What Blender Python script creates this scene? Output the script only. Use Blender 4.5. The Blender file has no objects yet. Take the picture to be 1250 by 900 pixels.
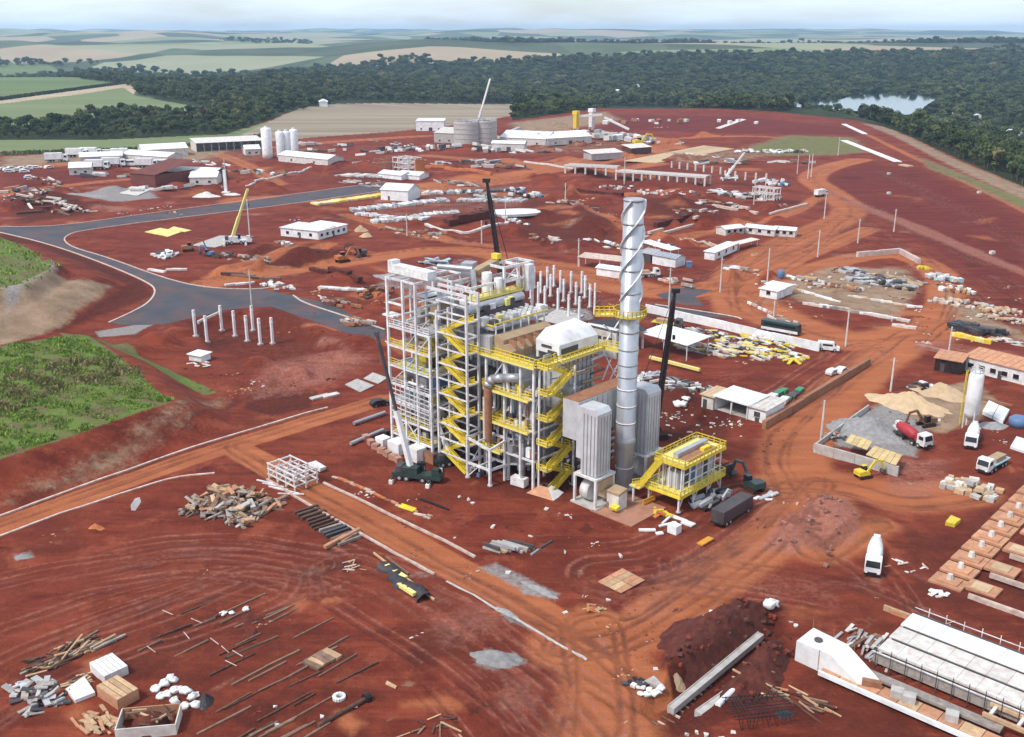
import bpy, math, random
import numpy as np
from mathutils import Vector, Matrix

# ------------------------------------------------------------------ camera
CAMH, FPX = 80.0, 1250.0
PITCH = math.atan(412 / 1250)
SC = bpy.context.scene
COL = SC.collection
cam_d = bpy.data.cameras.new('camera'); cam_d.lens = 36; cam_d.sensor_width = 36
cam_d.clip_start = 1; cam_d.clip_end = 60000
cam = bpy.data.objects.new('camera', cam_d); COL.objects.link(cam)
cam.location = (0, 0, CAMH); cam.rotation_euler = (math.pi / 2 - PITCH, 0, 0)
SC.camera = cam
# ------------------------------------------------------------------ sky and sun
SUN_EL, SUN_AZ = math.radians(52), math.radians(238)   # azimuth of the sun, measured from +Y clockwise
W = bpy.data.worlds.new('World'); SC.world = W; W.use_nodes = True
nt = W.node_tree; nt.nodes.clear()
out = nt.nodes.new('ShaderNodeOutputWorld'); bg = nt.nodes.new('ShaderNodeBackground')
sky = nt.nodes.new('ShaderNodeTexSky'); sky.sky_type = 'NISHITA'; sky.sun_disc = False
sky.sun_elevation = SUN_EL; sky.sun_rotation = SUN_AZ
sky.altitude = 600; sky.air_density = 1.0; sky.dust_density = 1.5; sky.ozone_density = 1.5
tc = nt.nodes.new('ShaderNodeTexCoord'); mp = nt.nodes.new('ShaderNodeMapping')
mp.inputs['Scale'].default_value = (1.6, 1.6, 11.0)
nz = nt.nodes.new('ShaderNodeTexNoise'); nz.inputs['Scale'].default_value = 2.6
nz.inputs['Detail'].default_value = 7; nz.inputs['Roughness'].default_value = 0.55
rp = nt.nodes.new('ShaderNodeValToRGB')
rp.color_ramp.elements[0].position = 0.36; rp.color_ramp.elements[0].color = (0.25, 0.25, 0.25, 1)
rp.color_ramp.elements[1].position = 0.62; rp.color_ramp.elements[1].color = (0.95, 0.95, 0.95, 1)
mx = nt.nodes.new('ShaderNodeMix'); mx.data_type = 'RGBA'
mx.inputs[7].default_value = (6.2, 7.1, 8.2, 1)        # bright overcast cloud
nt.links.new(tc.outputs['Generated'], mp.inputs['Vector']); nt.links.new(mp.outputs['Vector'], nz.inputs['Vector'])
nt.links.new(nz.outputs['Fac'], rp.inputs['Fac']); nt.links.new(rp.outputs['Color'], mx.inputs[0])
nt.links.new(sky.outputs['Color'], mx.inputs[6]); nt.links.new(mx.outputs[2], bg.inputs['Color'])
bg.inputs['Strength'].default_value = 0.11
nt.links.new(bg.outputs['Background'], out.inputs['Surface'])
sl = bpy.data.lights.new('sun', 'SUN'); sl.energy = 2.3; sl.angle = math.radians(10); sl.color = (1.0, 0.95, 0.88)
so = bpy.data.objects.new('sun', sl); COL.objects.link(so)
sd = Vector((math.sin(SUN_AZ) * math.cos(SUN_EL), math.cos(SUN_AZ) * math.cos(SUN_EL), math.sin(SUN_EL)))
so.rotation_euler = sd.to_track_quat('Z', 'Y').to_euler(); so.location = (0, 0, 300)
SC.view_settings.view_transform = 'Standard'; SC.view_settings.look = 'None'
SC.view_settings.gamma = 1; SC.view_settings.exposure = 0.62; SC.view_settings.use_curve_mapping = False
SC.render.engine = 'CYCLES'
SC.cycles.max_bounces = 5; SC.cycles.diffuse_bounces = 2; SC.cycles.glossy_bounces = 2
SC.cycles.transmission_bounces = 2; SC.cycles.volume_bounces = 1; SC.cycles.transparent_max_bounces = 4

R = random.Random(11)
U = R.uniform
TH = math.radians(-43.5)                    # the site's own grid: local x runs down-right, local y away to the right

# ------------------------------------------------------------------ small maths
def sstep(a, b, x):
    t = np.clip((x - a) / (b - a), 0, 1); return t * t * (3 - 2 * t)

def vnoise(x, y, s, seed=0):
    x = np.asarray(x, float) / s; y = np.asarray(y, float) / s
    xi = np.floor(x); yi = np.floor(y); fx = x - xi; fy = y - yi
    fx = fx * fx * (3 - 2 * fx); fy = fy * fy * (3 - 2 * fy)
    def h(i, j):
        v = np.sin(i * 127.1 + j * 311.7 + seed * 74.7) * 43758.5453
        return v - np.floor(v)
    return (h(xi, yi) * (1 - fx) + h(xi + 1, yi) * fx) * (1 - fy) + (h(xi, yi + 1) * (1 - fx) + h(xi + 1, yi + 1) * fx) * fy

def fbm(x, y, s, seed=0, o=3):
    v = 0; a = 0.5; t = 0
    for k in range(o):
        v = v + a * vnoise(x, y, s / 2 ** k, seed + k * 13); t += a; a *= .5
    return v / t - .5

def P0(px, py, z=0.0):
    u = (px - 625) / FPX; v = (450 - py) / FPX
    dy = math.cos(PITCH) + v * math.sin(PITCH); dz = -math.sin(PITCH) + v * math.cos(PITCH)
    t = (z - CAMH) / dz
    return (u * t, dy * t)

def polysd(x, y, poly):
    """signed distance to a polygon, negative inside"""
    x = np.asarray(x, float); y = np.asarray(y, float)
    d = np.full(x.shape, 1e18); ins = np.zeros(x.shape, bool)
    n = len(poly)
    for i in range(n):
        ax, ay = poly[i]; bx_, by_ = poly[(i + 1) % n]
        ex, ey = bx_ - ax, by_ - ay
        t = np.clip(((x - ax) * ex + (y - ay) * ey) / (ex * ex + ey * ey + 1e-9), 0, 1)
        d = np.minimum(d, (x - ax - t * ex) ** 2 + (y - ay - t * ey) ** 2)
        c = ((ay > y) != (by_ > y)) & (x < (bx_ - ax) * (y - ay) / (by_ - ay + 1e-12) + ax)
        ins ^= c
    d = np.sqrt(d)
    return np.where(ins, -d, d)

def linesd(x, y, pl):
    x = np.asarray(x, float); y = np.asarray(y, float)
    d = np.full(x.shape, 1e18); sg = np.zeros(x.shape)
    for (ax, ay), (bx_, by_) in zip(pl[:-1], pl[1:]):
        ex, ey = bx_ - ax, by_ - ay
        t = np.clip(((x - ax) * ex + (y - ay) * ey) / (ex * ex + ey * ey + 1e-9), 0, 1)
        dd = (x - ax - t * ex) ** 2 + (y - ay - t * ey) ** 2
        s = (ex * (y - ay) - ey * (x - ax))
        m = dd < d
        d = np.where(m, dd, d); sg = np.where(m, np.sign(s), sg)
    return np.sqrt(d), sg

def smooth(pl, it=2):
    for _ in range(it):
        q = [pl[0]]
        for a, b in zip(pl[:-1], pl[1:]):
            q += [(a[0] * .75 + b[0] * .25, a[1] * .75 + b[1] * .25), (a[0] * .25 + b[0] * .75, a[1] * .25 + b[1] * .75)]
        q.append(pl[-1]); pl = q
    return pl

# ------------------------------------------------------------------ terrain heights
PXZ = lambda pts, z=0: [P0(a, b, z) for a, b in pts]
PLATEAU = PXZ([(-160, 590), (0, 556), (110, 520), (206, 488), (152, 440), (92, 410), (0, 424), (-160, 440)], 5.5)
KNOLL = PXZ([(-120, 300), (0, 296), (52, 318), (70, 330), (28, 358), (-120, 380)], 7)
PIT = PXZ([(228, 392), (300, 374), (350, 390), (420, 425), (350, 436), (250, 422)], 0)
PIT2 = PXZ([(565, 350), (660, 340), (735, 368), (735, 392), (640, 398), (575, 380)], 0)
TRENCH = PXZ([(770, 862), (905, 770), (950, 750), (962, 775), (900, 830), (850, 880), (800, 884)], 0)
SPOIL = PXZ([(800, 815), (850, 760), (900, 735), (950, 742), (900, 775), (845, 820), (805, 845)], 0)
SPOIL2 = PXZ([(905, 800), (960, 770), (962, 800), (945, 838), (910, 840)], 0)
HEAPS = [  # px, py, radius, height
    (190, 420, 8, 3.2), (165, 432, 6, 2.4), (215, 408, 6, 2.0), (360, 312, 16, 3), (300, 330, 14, 2.2), (420, 340, 14, 2.0),
    (690, 262, 22, 3.0), (730, 270, 20, 2.6), (660, 255, 18, 2.2), (800, 250, 20, 2.6), (850, 235, 18, 2.2), (880, 270, 16, 2.0),
    (600, 265, 22, 2.4), (540, 270, 18, 2.0), (700, 215, 22, 2.4), (60, 245, 22, 2.6), (100, 250, 18, 2), (30, 225, 22, 2),
    (700, 300, 14, 1.8), (440, 415, 8, 1.6), (400, 400, 8, 1.4), (1003, 638, 13, 2.4), (1022, 650, 7, 1.2), (962, 660, 8, 1.1), (985, 632, 6, .9), (1012, 628, 5, .8),
    (345, 470, 6, -1.2), (365, 480, 5, -1.0), (1210, 700, 12, -.6), (760, 740, 4, -.7), (745, 755, 3, .5), (330, 745, 9, -.8), (250, 770, 9, -.6),
    (850, 350, 14, 1.0), (470, 360, 10, 1.2), (430, 385, 8, 1.2), (900, 565, 6, .8), (870, 545, 6, .9), (560, 740, 5, .5), (600, 765, 5, .6),
    (110, 650, 1.6, .5), (120, 725, 6, .3), (370, 320, 9, -1.6), (560, 215, 26, 2), (480, 235, 18, 1.2)]
_rh = random.Random(31)
for x0, x1, y0, y1, n in [(640, 900, 225, 300, 60), (0, 140, 228, 262, 22), (460, 640, 272, 292, 18), (850, 960, 245, 275, 16), (640, 780, 186, 230, 26), (180, 340, 214, 236, 16), (250, 420, 300, 335, 14), (420, 470, 335, 400, 10),
                          (560, 760, 155, 186, 18), (760, 900, 165, 200, 14), (300, 560, 186, 215, 22), (820, 900, 480, 560, 8), (880, 960, 330, 350, 4), (240, 420, 430, 470, 8)]:
    for _ in range(n):
        b_ = _rh.uniform(y0, y1); k_ = P0(625, b_)[1] / 400; HEAPS.append((_rh.uniform(x0, x1), b_, _rh.uniform(3, 9) * k_, _rh.uniform(.8, 2.6) * k_ ** .5 * _rh.choice((1, 1, -.6))))
HEAPW = [(P0(a, b), r, h) for a, b, r, h in HEAPS]
HPX = np.array([c[0] for c, r, h in HEAPW]); HPY = np.array([c[1] for c, r, h in HEAPW]); HPR = np.array([r * 1.25 for c, r, h in HEAPW])
EDGE = [P0(*p) for p in [(1420, 330), (1330, 280), (1250, 246), (1165, 206), (1080, 166), (1045, 153)]]
EY = [p[1] for p in EDGE]; EX = [p[0] for p in EDGE]
LAKEZ = -26.0
LAKE = PXZ([(930, 127), (985, 123), (1030, 121), (1043, 116), (1075, 114), (1145, 118), (1128, 127), (1112, 140), (1075, 137), (1030, 134), (985, 131)], LAKEZ)

def H(x, y):
    x = np.asarray(x, float); y = np.asarray(y, float)
    far = sstep(1150, 1340, y) * sstep(-450, 150, x)
    h = -32 * far + 72 * sstep(1900, 3600, y) * sstep(-900, 300, x) * (1 - .55 * sstep(3700, 5200, y))
    lf = 1 - sstep(-500, 500, x - (y - 2500) * .12)
    h = h - 34 * sstep(1900, 2500, y) * sstep(3600, 2700, y) * lf + sstep(2500, 3700, y) * lf * (26 + 150 * fbm(x, y, 1300, 5, 4))
    h = h + sstep(3800, 8000, y) * (fbm(x, y, 2200, 3, 4) * 190 + 18) + sstep(9000, 13500, y) * (34 + 60 * fbm(x, y, 5000, 9))
    e = x - np.interp(y, EY, EX)
    h = h - 30 * sstep(0, 190, e) * sstep(1500, 1200, y) * sstep(200, 420, y)
    h = np.array(h, float); sh = h.shape; h = h.ravel(); X = np.broadcast_to(x, sh).ravel(); Y = np.broadcast_to(y, sh).ravel()
    def box(pts, pad):
        i = np.nonzero((Y > min(p[1] for p in pts) - pad) & (Y < max(p[1] for p in pts) + pad) & (X > min(p[0] for p in pts) - pad) & (X < max(p[0] for p in pts) + pad))[0]
        return i, X[i], Y[i]
    i, a, b = box(PLATEAU, 14)
    if len(i): d = polysd(a, b, PLATEAU); h[i] = np.maximum(h[i], 5.5 * sstep(13, 0.5, d) + (d < 12) * .25 * fbm(a, b, 3, 9))
    i, a, b = box(KNOLL, 27)
    if len(i): d = polysd(a, b, KNOLL); h[i] = np.maximum(h[i], 5 * sstep(25, 7, d) + 4 * sstep(5.5, 0, d))
    for poly, amp, s0, s1 in ((PIT, -2.6, 1.0, -4.5), (PIT2, -1.2, 2, -6), (TRENCH, -1.5, .6, -2.0), (SPOIL, 1.6, .8, -2.4), (SPOIL2, 1.3, .8, -2.2)):
        i, a, b = box(poly, 3)
        if len(i): h[i] += amp * sstep(s0, s1, polysd(a, b, poly)) * ((1 + fbm(a, b, 3, 2)) if amp > 0 else 1)
    for q in np.nonzero((HPX + HPR > X.min()) & (HPX - HPR < X.max()) & (HPY + HPR > Y.min()) & (HPY - HPR < Y.max()))[0]:
        c, r, hh = HEAPW[q]
        i, a, b = box([c], r * 1.25)
        if len(i): h[i] += hh * sstep(1.05, .1, np.sqrt((a - c[0]) ** 2 + (b - c[1]) ** 2) / r + .35 * fbm(a, b, r * .6, 4))
    h = h.reshape(sh)
    return h

GRID = None
def hz(x, y):
    if GRID is not None:
        ys_, us_, gh = GRID; i = min(max(int(np.searchsorted(ys_, y)) - 1, 0), len(ys_) - 2); u = x / max(y, 1); j = min(max(int(np.searchsorted(us_, u)) - 1, 0), len(us_) - 2)
        fy = min(max((y - ys_[i]) / (ys_[i + 1] - ys_[i]), 0), 1); fx = min(max((u - us_[j]) / (us_[j + 1] - us_[j]), 0), 1)
        return float((gh[i, j] * (1 - fx) + gh[i, j + 1] * fx) * (1 - fy) + (gh[i + 1, j] * (1 - fx) + gh[i + 1, j + 1] * fx) * fy)
    return float(H(np.array([x]), np.array([y]))[0])

def P(px, py):
    """photo pixel -> the point of the ground it shows"""
    if py > 165:
        z = 0.0
        for _ in range(4):
            x, y = P0(px, py, z); z = hz(x, y)
        return Vector((x, y, z))
    u = (px - 625) / FPX; v = (450 - py) / FPX
    dy = math.cos(PITCH) + v * math.sin(PITCH); dz = -math.sin(PITCH) + v * math.cos(PITCH)
    t = np.geomspace(200, 26000, 1600)
    g = CAMH + dz * t - H(u * t, dy * t)
    i = int(np.argmax(g < 0)) if np.any(g < 0) else len(t) - 1
    if i > 0 and g[i] < 0:
        k = g[i - 1] / (g[i - 1] - g[i]); tt = t[i - 1] + k * (t[i] - t[i - 1])
    else: tt = t[i]
    x, y = u * tt, dy * tt
    return Vector((x, y, hz(x, y)))

def PP(pts): return [tuple(P(a, b)[:2]) for a, b in pts]

# ------------------------------------------------------------------ materials
MATS = {}
def mat(name, col, rough=.7, metal=0., var=.18, scale=.6, dust=0.0, bump=0.0, spec=.3, stripe=None):
    if name in MATS: return MATS[name]
    m = bpy.data.materials.new(name); m.use_nodes = True; n = m.node_tree.nodes; l = m.node_tree.links
    b = n['Principled BSDF']; b.inputs['Roughness'].default_value = rough; b.inputs['Metallic'].default_value = metal
    b.inputs['Specular IOR Level'].default_value = spec
    g = n.new('ShaderNodeNewGeometry'); oi = n.new('ShaderNodeObjectInfo')
    t = n.new('ShaderNodeTexNoise'); t.inputs['Scale'].default_value = scale; t.inputs['Detail'].default_value = 5
    t.inputs['Roughness'].default_value = .65
    l.new(g.outputs['Position'], t.inputs['Vector'])
    r = n.new('ShaderNodeValToRGB'); r.color_ramp.elements[0].position = .3; r.color_ramp.elements[1].position = .7
    r.color_ramp.elements[0].color = tuple(c * (1 - var) for c in col) + (1,)
    r.color_ramp.elements[1].color = tuple(min(1, c * (1 + var)) for c in col) + (1,)
    l.new(t.outputs['Fac'], r.inputs['Fac']); cur = r.outputs['Color']
    # each piece a slightly different tone
    hv = n.new('ShaderNodeHueSaturation'); mr = n.new('ShaderNodeMapRange')
    mr.inputs['To Min'].default_value = 1 - var * .8; mr.inputs['To Max'].default_value = 1 + var * .5
    l.new(oi.outputs['Random'], mr.inputs['Value']); l.new(mr.outputs['Result'], hv.inputs['Value'])
    l.new(cur, hv.inputs['Color']); cur = hv.outputs['Color']
    if dust > 0:
        t2 = n.new('ShaderNodeTexNoise'); t2.inputs['Scale'].default_value = scale * 1.7; t2.inputs['Detail'].default_value = 6
        l.new(g.outputs['Position'], t2.inputs['Vector'])
        r2 = n.new('ShaderNodeMapRange'); r2.inputs['From Min'].default_value = .42; r2.inputs['From Max'].default_value = .72
        r2.inputs['To Max'].default_value = dust
        l.new(t2.outputs['Fac'], r2.inputs['Value'])
        mm = n.new('ShaderNodeMix'); mm.data_type = 'RGBA'; mm.inputs[7].default_value = (.28, .085, .042, 1)
        l.new(r2.outputs['Result'], mm.inputs[0]); l.new(cur, mm.inputs[6]); cur = mm.outputs[2]
    l.new(cur, b.inputs['Base Color'])
    if bump > 0:
        t3 = n.new('ShaderNodeTexNoise'); t3.inputs['Scale'].default_value = scale * 5; t3.inputs['Detail'].default_value = 4
        l.new(g.outputs['Position'], t3.inputs['Vector'])
        bp = n.new('ShaderNodeBump'); bp.inputs['Strength'].default_value = bump; bp.inputs['Distance'].default_value = .15
        l.new(t3.outputs['Fac'], bp.inputs['Height']); l.new(bp.outputs['Normal'], b.inputs['Normal'])
    MATS[name] = m
    return m

WHITE = mat('white_paint', (.72, .71, .69), .5, 0, .1, .5, .35)
SHEET = mat('white_sheet_roof', (.78, .78, .77), .45, 0, .12, .35, .22)
STEEL = mat('primed_steel', (.72, .72, .72), .5, 0, .2, .7, .34)
GREY = mat('grey_cladding', (.52, .53, .54), .45, .1, .14, .35, .16)
GALV = mat('galvanised_steel', (.46, .47, .49), .35, .55, .14, .4, .08)
DKSTEEL = mat('dark_steel', (.085, .085, .09), .55, .3, .25, .5, .2)
BLACK = mat('black_paint', (.02, .02, .022), .45, 0, .3, .5, .12)
YEL = mat('safety_yellow', (.72, .54, .045), .55, 0, .18, .8, .24)
YELP = mat('pale_yellow', (.76, .66, .22), .6, 0, .1, .6, .15)
TAN = mat('tan_insulation', (.42, .30, .18), .7, 0, .15, .5, .2)
RUST = mat('rusty_steel', (.32, .15, .085), .8, .1, .25, .8, .2)
CONC = mat('concrete', (.44, .42, .39), .85, 0, .15, .7, .28, .2)
CONCW = mat('pale_concrete', (.62, .59, .54), .85, 0, .12, .5, .35, .1)
KERB = mat('kerb_concrete', (.58, .47, .40), .85, 0, .15, .6, .55, .1)
WOOD = mat('weathered_wood', (.20, .125, .085), .8, 0, .35, 1.2, .25)
WOODL = mat('fresh_timber', (.50, .33, .19), .75, 0, .22, 1.2, .2)
WOODG = mat('grey_wood', (.30, .27, .24), .85, 0, .3, 1.2, .3)
WOODD = mat('dark_wood', (.07, .042, .032), .85, 0, .35, 1.2, .4)
PAPER = mat('white_bags', (.78, .77, .74), .7, 0, .08, 1.5, .18, .2)
TARP = mat('black_tarp', (.035, .037, .042), .5, 0, .3, 1, .1, .4)
BLUE = mat('blue_paint', (.10, .20, .36), .5, 0, .15, .8, .2)
LBLUE = mat('pale_blue_panel', (.35, .55, .62), .5, 0, .15, .8, .15)
GREEN = mat('green_sheet', (.04, .24, .12), .5, 0, .15, .8, .15)
DGREEN = mat('dark_green_paint', (.022, .05, .045), .4, 0, .25, 1, .15)
RED = mat('red_paint', (.36, .03, .04), .5, 0, .2, 1, .2)
ORANGE = mat('orange_primer', (.50, .16, .05), .6, 0, .2, .8, .2)
GLASS = mat('dark_glass', (.015, .018, .022), .08, 0, .1, 1, 0, 0, .5)
RUBBER = mat('tyre_rubber', (.02, .019, .018), .9, 0, .2, 2, .3)
PLY = mat('formwork_ply', (.50, .25, .14), .75, 0, .2, .7, .3)
SAND = mat('sand', (.50, .36, .22), .95, 0, .15, .6, .12, .5)
GRAVEL = mat('grey_gravel', (.27, .265, .26), .95, 0, .25, 1.2, .15, .7)
PINKD = mat('pink_dust_soil', (.29, .150, .128), .95, 0, .35, .5, .5, .9)
SOILD = mat('dark_wet_soil', (.085, .020, .014), .95, 0, .3, .6, .2, .7)
SOILR = mat('red_soil', (.20, .040, .022), .95, 0, .25, .5, 0, .6)
ASPH = mat('asphalt', (.060, .062, .072), .8, 0, .2, .07, .3, .15)
ROOFG = mat('grey_roof', (.40, .40, .40), .6, .05, .15, .3, .25)

# ------------------------------------------------------------------ mesh helpers
class MB:
    def __init__(s): s.v = []; s.f = []
    def add(s, vs, fs):
        o = len(s.v); s.v += [tuple(v) for v in vs]; s.f += [tuple(i + o for i in f) for f in fs]; return s
    def box(s, c, d, rz=0.0, M=None):
        cs, sn = math.cos(rz), math.sin(rz); vs = []
        for z in (-.5, .5):
            for x, y in ((-.5, -.5), (.5, -.5), (.5, .5), (-.5, .5)):
                X, Y = x * d[0], y * d[1]
                vs.append((c[0] + X * cs - Y * sn, c[1] + X * sn + Y * cs, c[2] + z * d[2]))
        if M: vs = [M @ Vector(v) for v in vs]
        return s.add(vs, [(3, 2, 1, 0), (4, 5, 6, 7), (0, 1, 5, 4), (1, 2, 6, 5), (2, 3, 7, 6), (3, 0, 4, 7)])
    def beam(s, p, q, w, h=None):
        h = h or w; p = Vector(p); q = Vector(q); d = q - p
        if d.length < 1e-6: return s
        z = d.normalized(); x = z.cross(Vector((0, 0, 1)))
        x = Vector((1, 0, 0)) if x.length < 1e-4 else x.normalized(); y = x.cross(z)
        vs = []
        for b in (p, q):
            for i, j in ((-1, -1), (1, -1), (1, 1), (-1, 1)): vs.append(b + x * (i * w / 2) + y * (j * h / 2))
        return s.add(vs, [(3, 2, 1, 0), (4, 5, 6, 7), (0, 1, 5, 4), (1, 2, 6, 5), (2, 3, 7, 6), (3, 0, 4, 7)])
    def cyl(s, p, q, r, r2=None, n=14, caps=True):
        r2 = r if r2 is None else r2; p = Vector(p); q = Vector(q); z = (q - p).normalized()
        x = z.cross(Vector((0, 0, 1))); x = Vector((1, 0, 0)) if x.length < 1e-4 else x.normalized(); y = z.cross(x)
        vs = []
        for b, rr in ((p, r), (q, r2)):
            for k in range(n):
                a = 2 * math.pi * k / n; vs.append(b + x * (rr * math.cos(a)) + y * (rr * math.sin(a)))
        fs = [(k, (k + 1) % n, n + (k + 1) % n, n + k) for k in range(n)]
        if caps: fs += [tuple(range(n))[::-1], tuple(range(n, 2 * n))]
        return s.add(vs, fs)
    def tube(s, pts, r, n=8):
        for a, b in zip(pts[:-1], pts[1:]): s.cyl(a, b, r, r, n)
        return s
    def prism(s, poly, z0, z1):
        n = len(poly); vs = [(x, y, z0) for x, y in poly] + [(x, y, z1) for x, y in poly]
        return s.add(vs, [tuple(range(n))[::-1], tuple(range(n, 2 * n))] + [(k, (k + 1) % n, n + (k + 1) % n, n + k) for k in range(n)])
    def profile(s, poly, y0, y1):
        """side profile in x,z extruded along y"""
        n = len(poly); vs = [(x, y0, z) for x, z in poly] + [(x, y1, z) for x, z in poly]
        return s.add(vs, [tuple(range(n)), tuple(range(n, 2 * n))[::-1]] + [(n + k, n + (k + 1) % n, (k + 1) % n, k) for k in range(n)])
    def lathe(s, prof, n=20, c=(0, 0, 0)):
        vs = []; m = len(prof)
        for r, z in prof:
            for k in range(n):
                a = 2 * math.pi * k / n; vs.append((c[0] + r * math.cos(a), c[1] + r * math.sin(a), c[2] + z))
        fs = [(i * n + k, i * n + (k + 1) % n, (i + 1) * n + (k + 1) % n, (i + 1) * n + k) for i in range(m - 1) for k in range(n)]
        fs += [tuple(range(n))[::-1], tuple(range((m - 1) * n, m * n))]
        return s.add(vs, fs)
    def rail(s, pts, h=1.1, sp=2.0, t=.09, close=False):
        """hand rail with posts along pts (points at deck level)"""
        if close: pts = list(pts) + [pts[0]]
        for a, b in zip(pts[:-1], pts[1:]):
            a = Vector(a); b = Vector(b); up = Vector((0, 0, h))
            s.beam(a + up, b + up, t, t * 1.2); s.beam(a + up * .55, b + up * .55, t * .8, t * .8); s.beam(a + up * .12, b + up * .12, t * .5, .22)
            n = max(1, int((b - a).length / sp))
            for k in range(n + 1):
                p = a.lerp(b, k / n); s.beam(p, p + up, t, t)
        return s
    def mesh(s, name, m, smooth=False):
        me = bpy.data.meshes.new(name); me.from_pydata(s.v, [], s.f); me.materials.append(m)
        if smooth: me.polygons.foreach_set('use_smooth', [True] * len(me.polygons))
        me.update(); return me

UNIT = {}
def unit(kind, m):
    k = (kind, m.name)
    if k not in UNIT:
        b = MB()
        if kind == 'box': b.box((0, 0, 0), (1, 1, 1))
        elif kind == 'rock':
            rr = random.Random(3); b.box((0, 0, 0), (1, 1, 1)); b.v = [tuple(c * rr.uniform(.55, 1.1) for c in v) for v in b.v]
        else: b.cyl((0, 0, -.5), (0, 0, .5), 1, 1, int(kind[3:]))
        UNIT[k] = b.mesh(kind + '_' + m.name, m)
        if kind.startswith('cyl'): shade_side(UNIT[k])
    return UNIT[k]
def shade_side(me):
    me.polygons.foreach_set('use_smooth', [len(p.vertices) == 4 for p in me.polygons])

def link(name, data, par=None, M=None):
    o = bpy.data.objects.new(name, data); COL.objects.link(o)
    if par is not None: o.parent = par
    if M is not None: o.matrix_basis = M
    return o
def tag(o, label=None, cat=None, group=None, kind=None):
    if label: o['label'] = label
    if cat: o['category'] = cat
    if group: o['group'] = group
    if kind: o['kind'] = kind
    return o
def thing(name, label, cat, loc=(0, 0, 0), rz=0.0, group=None):
    o = bpy.data.objects.new(name, None); COL.objects.link(o); o.empty_display_size = .5
    o.location = loc; o.rotation_euler = (0, 0, rz)
    return tag(o, label, cat, group, 'thing')
def part(par, name, m, mb, smooth=False):
    return link(name, mb.mesh(name, m, smooth), par)
def solo(name, m, mb, label, cat, loc=(0, 0, 0), rz=0.0, group=None, smooth=False):
    o = link(name, mb.mesh(name, m, smooth)); o.location = loc; o.rotation_euler = (0, 0, rz)
    return tag(o, label, cat, group, 'thing')
def bx(par, name, m, c, s, rz=0.0, rx=0.0, ry=0.0):
    o = link(name, unit('box', m), par); o.location = c; o.rotation_euler = (rx, ry, rz); o.scale = s; return o
def bm(par, name, m, p, q, w, h=None):
    h = h or w; p = Vector(p); q = Vector(q); d = q - p; z = d.normalized()
    x = z.cross(Vector((0, 0, 1))); x = Vector((1, 0, 0)) if x.length < 1e-4 else x.normalized(); y = z.cross(x)
    Mx = Matrix((x, y, z)).transposed().to_4x4(); Mx.translation = (p + q) / 2
    o = link(name, unit('box', m), par, Mx @ Matrix.Diagonal((w, h, d.length, 1))); return o
def cy(par, name, m, p, q, r, r2=None, n=16):
    if r2 is not None:
        b = MB().cyl(p, q, r, r2, n); me = b.mesh(name, m); shade_side(me); return link(name, me, par)
    p = Vector(p); q = Vector(q); d = q - p
    Mx = d.to_track_quat('Z', 'Y').to_matrix().to_4x4(); Mx.translation = (p + q) / 2
    return link(name, unit('cyl%d' % n, m), par, Mx @ Matrix.Diagonal((r, r, d.length, 1)))
def adopt(child, par):
    child.parent = par; child.matrix_basis = par.matrix_basis.inverted() @ child.matrix_basis; return child
def seg(p1, p2):
    a = P(*p1); b = P(*p2); d = b - a
    return a, b, math.hypot(d.x, d.y), math.atan2(d.y, d.x)
# ================================================================== GROUND
us = np.concatenate([-np.geomspace(2.6, .62, 16), np.arange(-.60, .6001, 2 / 1250), np.geomspace(.62, 2.6, 16)])
ys = [12, 25, 40, 52, 62, 70, 76, 81, 85]
py = 985.0
while py > 45.2:
    yy = P0(625, py)[1]
    if yy > ys[-1] + .1: ys.append(yy)
    py -= 1.4 if py > 215 else (.75 if py > 110 else .6)
ys += [15000, 18000]
ys = np.array(ys); NR, NC = len(ys), len(us)
GY = np.repeat(ys[:, None], NC, 1); GX = GY * us[None, :]
GH = H(GX, GY)

mA = np.zeros((NR, NC, 4)); mB = np.zeros((NR, NC, 4))   # A: road, dark soil, grass, gravel   B: pink dust, straw, ruts, maroon
FX_, FY_ = GX.ravel(), GY.ravel(); mA = mA.reshape(-1, 4); mB = mB.reshape(-1, 4)
def window(pts, pad):
    x0, x1 = min(p[0] for p in pts) - pad, max(p[0] for p in pts) + pad; y0, y1 = min(p[1] for p in pts) - pad, max(p[1] for p in pts) + pad
    return np.nonzero((FY_ > y0) & (FY_ < y1) & (FX_ > x0) & (FX_ < x1))[0]
def put(arr, ch, s, v): arr[s, ch] = np.maximum(arr[s, ch], v)
def ppoly(arr, ch, pts, soft, amt=1., world=False):
    w = pts if world else PP(pts); s = window(w, soft * 2)
    if len(s): put(arr, ch, s, amt * sstep(soft, -soft, polysd(FX_[s], FY_[s], w)))
def pline(arr, ch, pts, width, soft, amt=1.):
    w = smooth(PP(pts)); s = window(w, width + soft * 2)
    if len(s) == 0: return None
    d, sg = linesd(FX_[s], FY_[s], w); put(arr, ch, s, amt * sstep(width / 2 + soft, width / 2 - soft, d))
    return s, d * sg
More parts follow.
